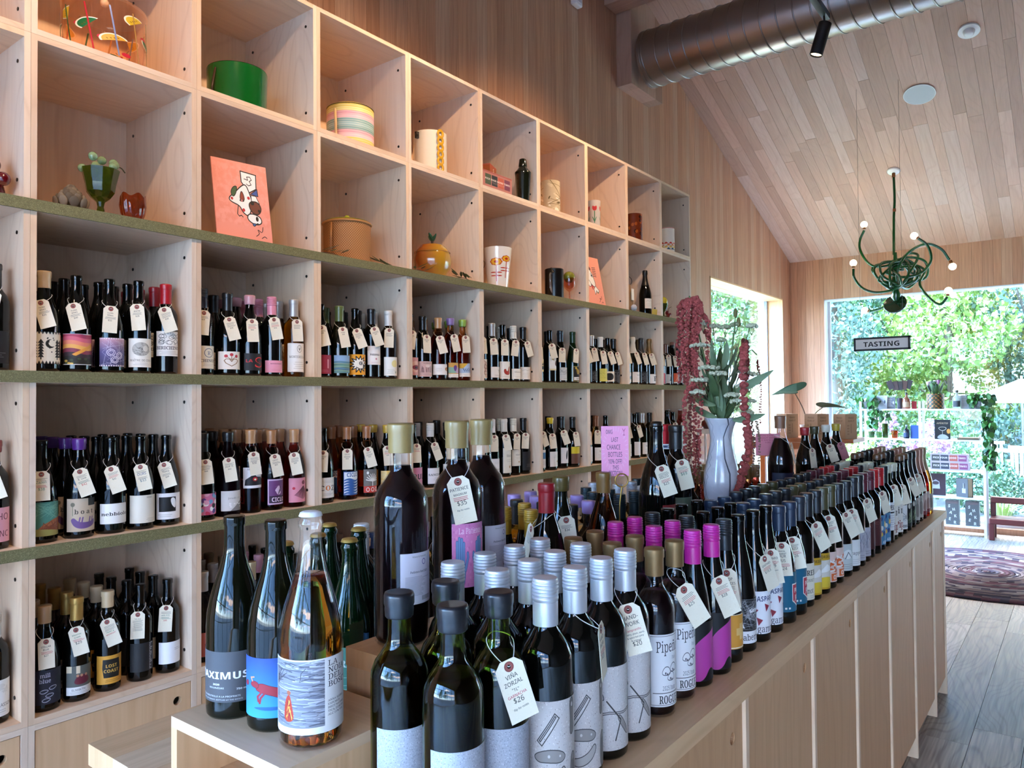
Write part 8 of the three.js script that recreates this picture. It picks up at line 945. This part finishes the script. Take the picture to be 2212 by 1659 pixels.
// ---------------------------------------------------------------- the garden outside
{
  const gt = (() => { const W = 256, d = new Uint8Array(W * W * 4), q = mulberry(6); for (let i = 0; i < W * W; i++) { const v = 96 + (q() - 0.5) * 70, k = q() < 0.1 ? 40 : 0; d.set([v + k, v + k - 2, v + k - 6, 255], i * 4); } const t = new THREE.DataTexture(d, W, W); t.colorSpace = THREE.SRGBColorSpace; t.wrapS = t.wrapT = THREE.RepeatWrapping; t.repeat.set(0.7, 0.7); t.magFilter = THREE.LinearFilter; t.needsUpdate = true; return t; })();
  solo('gravel_ground', merge([span(0.2, 6, -0.6, -0.16, -14, ZE - 0.2, 'z')]), std({ map: gt, roughness: 0.95 }), 'grey gravel patch outside the garden window', 'gravel');
  const soil = (() => { const W = 256, d = new Uint8Array(W * W * 4), q = mulberry(8); for (let i = 0; i < W * W; i++) { const v = q(), g = v > 0.5; d.set(g ? [62 + v * 30, 78 + v * 30, 44 + v * 14, 255] : [84 + v * 40, 74 + v * 34, 58 + v * 30, 255], i * 4); } const t = new THREE.DataTexture(d, W, W); t.colorSpace = THREE.SRGBColorSpace; t.wrapS = t.wrapT = THREE.RepeatWrapping; t.repeat.set(0.6, 0.6); t.magFilter = THREE.LinearFilter; t.needsUpdate = true; return t; })();
  solo('garden_ground', merge([span(-45, 45, -0.6, -0.16, -60, -14, 'z'), span(-45, 0.2, -0.6, -0.16, -14, ZE - 0.2, 'z'), span(6, 45, -0.6, -0.16, -14, ZE - 0.2, 'z'), span(-45, WX - 0.2, -0.6, -0.16, ZE - 0.2, ZN + 0.2, 'z'), span(XR + 0.2, 45, -0.6, -0.16, ZE - 0.2, ZN + 0.2, 'z')]), std({ map: soil, roughness: 0.95 }), 'low green and brown planted ground of the garden', 'ground');
  solo('street', span(-45, 45, -0.6, -0.16, ZN + 0.2, 40, 'z'), std({ map: gt, color: '#8c8c90', roughness: 0.9 }), 'grey asphalt street in front of the shop', 'street');
  const G0 = -0.16;
  const leafG = (() => { const g = new THREE.BufferGeometry(); g.setAttribute('position', new THREE.Float32BufferAttribute([0, 0, 0, 0.36, 0.45, 0.1, 0, 1, 0, -0.36, 0.45, 0.1, 0, 0.5, 0], 3)); g.setIndex([0, 1, 4, 1, 2, 4, 0, 4, 3, 4, 2, 3]); g.computeVertexNormals(); return g; })();
  const leafMat = phy({ color: '#ffffff', roughness: 0.6, side: THREE.DoubleSide, transmission: 0.35, thickness: 0 });
  const PAL = { lime: ['#a9bf4e', '#8fae44', '#c3cf62', '#7a9a3a'], green: ['#6d9044', '#55803c', '#86a854', '#47702f'], deep: ['#4c7440', '#3c6236', '#5f8a4c', '#345530'], blue: ['#7c9c84', '#92b09a', '#6a8a72', '#a9c0ae'], gold: ['#c9b34a', '#d9c766', '#b5a23e', '#a3ac4a'], pink: ['#c98ab0', '#d9a6c4', '#b8749c', '#e2bcd4'], grass: ['#9aa866', '#b5ba7c', '#86985a'] };
  function foliage(parent, blobs, n, size, pal, seed, name = 'foliage') {
    const q = mulberry(seed), m = new THREE.InstancedMesh(leafG, leafMat, n), o = new THREE.Object3D(), c = PAL[pal].map((k) => new THREE.Color(k)), vol = blobs.reduce((a, b) => a + b[3] * b[4], 0);
    for (let i = 0; i < n; i++) { let k = q() * vol, b = blobs[0]; for (const bb of blobs) { k -= bb[3] * bb[4]; if (k <= 0) { b = bb; break; } } const u = q() * 2 - 1, a = q() * 6.2832, r = 0.55 + 0.45 * Math.pow(q(), 0.5), s = Math.sqrt(1 - u * u); o.position.set(b[0] + Math.cos(a) * s * b[3] * r, b[1] + u * b[4] * r, b[2] + Math.sin(a) * s * b[3] * r); o.rotation.set(q() * 6.28, q() * 6.28, q() * 6.28); o.scale.setScalar(size * (0.6 + q() * 0.8)); o.updateMatrix(); m.setMatrixAt(i, o.matrix); m.setColorAt(i, c[Math.floor(q() * c.length)].clone().multiplyScalar(0.5 + q() * 0.25)); }
    m.name = name; m.userData.kind = 'stuff'; m.castShadow = m.receiveShadow = true; parent.add(m); return m;
  }
  const barkM = col('#6a5a4a', 0.9);
  function tree(label, x, z, h, rad, pal, n, size, seed, low = 0.25, group) { n = Math.round(n * 2); size *= 0.68; const t = thing('garden_tree', label, 'tree', [x, G0, z], 0, group), q = mulberry(seed), bl = []; for (let i = 0; i < 9; i++) { const f = low + (1 - low) * (i + 0.5) / 9, w = rad * (0.45 + 0.55 * Math.sin(Math.PI * (0.25 + f * 0.7))); bl.push([(q() - 0.5) * rad, h * f, (q() - 0.5) * rad, w * 0.8, h * 0.13]); } foliage(t, bl, n, size, pal, seed + 1); part('trunk', tube([[0, 0, 0], [0.1, h * 0.4, 0.05], [0, h * 0.8, 0]], 0.09, 10, 7), barkM, t); for (let i = 0; i < 4; i++) { const b = bl[i * 2]; part('branch', tube([[0.05, h * 0.3, 0], [b[0] * 0.6, b[1] * 0.85, b[2] * 0.6], [b[0], b[1], b[2]]], 0.03, 8, 5), barkM, t); } return t; }
  function shrub(label, x, z, w, h, pal, n, size, seed) { n = Math.round(n * 1.5); size *= 0.8; const t = thing('garden_shrub', label, 'shrub', [x, G0, z]); foliage(t, [[0, h * 0.5, 0, w, h * 0.5], [w * 0.4, h * 0.4, 0.2, w * 0.7, h * 0.4], [-w * 0.4, h * 0.45, -0.1, w * 0.7, h * 0.42]], n, size, pal, seed); part('stem', tube([[0, 0, 0], [0.02, h * 0.4, 0], [0.05, h * 0.7, 0.02]], 0.02, 6, 5), barkM, t); return t; }
  // behind the end window
  tree('tall pale green tree at the left edge of the garden window', -2.6, -17, 6.5, 1.6, 'green', 5200, 0.17, 11);
  tree('airy blue green tree beside the left window edge', -1.3, -14.5, 4.6, 1.0, 'blue', 3600, 0.13, 12);
  tree('leafy lime tree in the middle of the garden', 0.1, -18, 4.4, 1.7, 'lime', 5200, 0.17, 13);
  tree('golden leaved small tree behind the umbrella', 1.0, -20, 4.2, 1.6, 'gold', 4200, 0.18, 14);
  tree('deep green tree below the dark house', -1.0, -23, 5.0, 2.0, 'deep', 5200, 0.2, 15);
  tree('slender grey green tree right of the dark house', 1.7, -19, 6.2, 1.3, 'blue', 4600, 0.16, 16);
  tree('bushy green tree at the right of the garden', 2.9, -22, 6.5, 2.0, 'green', 4200, 0.2, 17);
  tree('lime tree far right beyond the umbrella', 4.2, -18, 5.5, 1.6, 'lime', 3000, 0.18, 18);
  tree('dark green tree far behind the lime tree', -3.6, -26, 7.0, 2.3, 'deep', 4600, 0.22, 19); tree('dark green tree behind the golden one', 0.9, -27.5, 4.6, 2.4, 'deep', 4200, 0.22, 20); tree('tall green tree behind the pale green tree', -5.6, -23, 7.5, 2.2, 'green', 4200, 0.22, 21);
  // behind the side window
  tree('green tree filling the side window top', -5.2, -19, 7.0, 2.0, 'green', 4600, 0.19, 22); tree('blue green tree behind the side window flowers', -7.5, -23, 7.5, 2.4, 'blue', 4600, 0.22, 23); tree('deep green tree left of the side window view', -8.5, -19, 7.5, 2.3, 'deep', 3800, 0.22, 24);
  shrub('low bright shrub under the left garden trees', -0.9, -12.6, 0.9, 1.2, 'lime', 2200, 0.09, 31); shrub('rounded dark shrub at the terrace corner', 1.25, -12.4, 0.5, 0.75, 'deep', 1600, 0.08, 32); shrub('spreading green shrub beside the gravel', 0.75, -13.8, 0.8, 0.9, 'green', 1800, 0.09, 33); shrub('dense hedge shrub in the middle distance', -0.4, -15.6, 1.3, 1.7, 'green', 3000, 0.11, 34); shrub('grey green shrub under the golden tree', 1.6, -16.8, 1.0, 1.5, 'blue', 2400, 0.11, 35);
  { const t = thing('pink_phlox', 'tall clump of pink phlox flowers in the garden', 'flowers', [0.15, G0, -12.9]), q = mulberry(5); foliage(t, [[0, 0.45, 0, 0.55, 0.45]], 1100, 0.08, 'green', 51); const hd = []; for (let i = 0; i < 26; i++) hd.push([(q() - 0.5) * 1.1, 0.75 + q() * 0.55, (q() - 0.5) * 0.6, 0.09, 0.1]); foliage(t, hd, 2200, 0.045, 'pink', 52, 'blossom'); }
  for (const [x, z, s, d] of [[1.55, -10.9, 41, 'by the window bench'], [2.15, -11.3, 42, 'further from the shelf'], [2.75, -10.8, 43, 'past the bench end']]) { const t = thing('grass_clump', 'fine green grass clump outside ' + d, 'grass', [x, G0, z]), q = mulberry(s), bl = []; for (let i = 0; i < 160; i++) { const a = q() * 6.28, l = 0.25 + q() * 0.2, o2 = 0.15 + q() * 0.2, g = new THREE.BufferGeometry(), dx = Math.cos(a), dz = Math.sin(a); const w = 0.005; g.setAttribute('position', new THREE.Float32BufferAttribute([-dz * w, 0, dx * w, dz * w, 0, -dx * w, dx * o2 * 0.4 + dz * w, l * 0.8, dz * o2 * 0.4 - dx * w, dx * o2 * 0.4 - dz * w, l * 0.8, dz * o2 * 0.4 + dx * w, dx * o2, l, dz * o2], 3)); g.setIndex([0, 1, 2, 0, 2, 3, 3, 2, 4]); g.computeVertexNormals(); bl.push(g); } const m = part('blades', mergeGeometries(bl), col('#8fa05a', 0.7, { side: THREE.DoubleSide }), t); m.userData.kind = 'stuff'; }
  { const t = thing('garden_house', 'dark grey clapboard house on the slope behind the trees', 'building', [-1.25, 2.6, -30.5]), wm = col('#4a505c', 0.8); for (let i = 0; i < 22; i++) part('siding_board', span(-1.5 + i * 0.16, -1.345 + i * 0.16, -2.8, 1.95, -2, 0.01 * (i % 2)), wm, t); part('roof', span(-1.6, 2.15, 1.95, 2.08, -2.1, 0.15, 'x'), col('#33363d', 0.7), t); for (const x of [-0.6, 0.9]) { const w = part('window', span(x - 0.3, x + 0.3, 0.5, 1.3, 0, 0.03), col('#2a2e36', 0.5), t); part('pane', span(x - 0.25, x + 0.25, 0.55, 1.25, 0.03, 0.036), col('#8a97a6', 0.15), w); } }
  function umbrella(label, x, z, top, w) { const t = thing('patio_umbrella', label, 'umbrella', [x, G0, z]), s = new THREE.ConeGeometry(w, 0.42, 8, 1, true); s.translate(0, top - 0.21, 0); part('canopy', s, phy({ color: '#eae6dc', roughness: 0.9, side: THREE.DoubleSide, transmission: 0.3, thickness: 0 }), t); part('pole', cyl(0.022, top + 0.05, 0, (top + 0.05) / 2, 0, 10), col('#8a8a86', 0.4, { metalness: 0.5 }), t); for (let i = 0; i < 8; i++) { const a = (i + 0.5) / 8 * 6.283; part('rib', tube([[0, top - 0.02, 0], [Math.cos(a) * w * 0.97, top - 0.41, Math.sin(a) * w * 0.97]], 0.008, 3, 4), col('#b5b0a6', 0.5), t); } part('base', cyl(0.25, 0.06, 0, 0.03, 0, 20), col('#55555a', 0.7), t); }
  umbrella('white patio umbrella over the garden table', 1.5, -16.0, 1.95, 0.95); umbrella('white umbrella seen through the side window', -3.6, -15.6, 2.3, 1.1);
  const wood = col('#a08c72', 0.7);
  function gchair(label, x, z, turn) { const t = thing('garden_chair', label, 'chair', [x, G0, z], turn, 'slatted garden chairs'); for (let i = 0; i < 5; i++) part('seat_slat', box(0.42, 0.018, 0.065, 0, 0.42, -0.16 + i * 0.08), wood, t); for (let i = 0; i < 6; i++) part('back_slat', box(0.045, 0.4, 0.015, -0.18 + i * 0.072, 0.66, -0.21), wood, t); part('top_rail', box(0.46, 0.05, 0.025, 0, 0.87, -0.21), wood, t); for (const [a, b] of [[-0.2, -0.2], [0.2, -0.2], [-0.2, 0.18], [0.2, 0.18]]) part('leg', box(0.035, 0.42, 0.035, a, 0.21, b), wood, t); }
  gchair('slatted wood garden chair facing the window', 1.15, -14.6, 0.3); gchair('slatted wood garden chair beyond the table', 0.75, -16.0, 0.1); gchair('slatted wood garden chair at the umbrella side', 1.75, -13.7, 2.6);
  { const t = thing('garden_table', 'weathered wood garden table under the white umbrella', 'table', [1.35, G0, -15.2]); for (let i = 0; i < 6; i++) part('top_slat', box(1.1, 0.025, 0.1, 0, 0.72, -0.28 + i * 0.112), wood, t); for (const [a, b] of [[-0.48, -0.26], [0.48, -0.26], [-0.48, 0.26], [0.48, 0.26]]) part('leg', box(0.05, 0.71, 0.05, a, 0.355, b), wood, t); }
  { const t = thing('parked_car', 'small white car parked behind the garden', 'car', [-0.7, G0, -21], 0.4), wm = glossy('#dfe3e4'), s = new THREE.Shape(); [[-1.5, 0.2], [-1.5, 0.55], [-0.9, 0.68], [-0.45, 1.05], [0.6, 1.08], [1.1, 0.72], [1.45, 0.62], [1.5, 0.2]].forEach(([a, b], i) => (i ? s.lineTo(a, b) : s.moveTo(a, b))); const g = new THREE.ExtrudeGeometry(s, { depth: 1.2, bevelSize: 0.05, bevelThickness: 0.05, bevelSegments: 2 }); g.translate(0, 0, -0.6); part('body', g, wm, t); for (const z of [-0.665, 0.665]) { const w = new THREE.Shape(); [[-0.72, 0.7], [-0.4, 1.0], [0.55, 1.02], [0.9, 0.72]].forEach(([a, b], i) => (i ? w.lineTo(a, b) : w.moveTo(a, b))); const wg = new THREE.ExtrudeGeometry(w, { depth: 0.02, bevelEnabled: false }); wg.translate(0, 0, z - 0.01); part('window', wg, col('#7f98a4', 0.1), t); for (const x of [-0.95, 0.95]) { const c = cyl(0.27, 0.16, 0, 0, 0, 20); c.rotateX(Math.PI / 2); c.translate(x, 0.26, z * 0.95); part('wheel', c, col('#26262a', 0.6), t); } } }
  { const t = thing('string_lights', 'string of small round lights hung across the garden', 'string lights', [0, 0, 0]); const p = [[-1.6, 4.2, -15], [-0.4, 3.4, -14.8], [1.2, 3.3, -14.4], [3.0, 3.9, -14]]; const c = new THREE.CatmullRomCurve3(p.map((a) => V(...a))); part('wire', tube(p, 0.006, 30, 4), M.blackMetal, t); for (let i = 1; i < 9; i++) { const k = c.getPoint(i / 9); part('bulb', ball(0.05, k.x, k.y - 0.07, k.z, 10), std({ color: '#f6ead0', roughness: 0.3, emissive: '#ffd9a0', emissiveIntensity: 1.5 }), t); } }
  // street side (seen only as reflections in the bottles)
  tree('street tree in front of the shop', 0.2, 12, 6, 1.9, 'green', 2600, 0.22, 61, 0.35); tree('second street tree in front of the shop', 5.2, 15, 7, 2.1, 'deep', 2600, 0.24, 62, 0.35);
}
renderer.render(scene, camera);
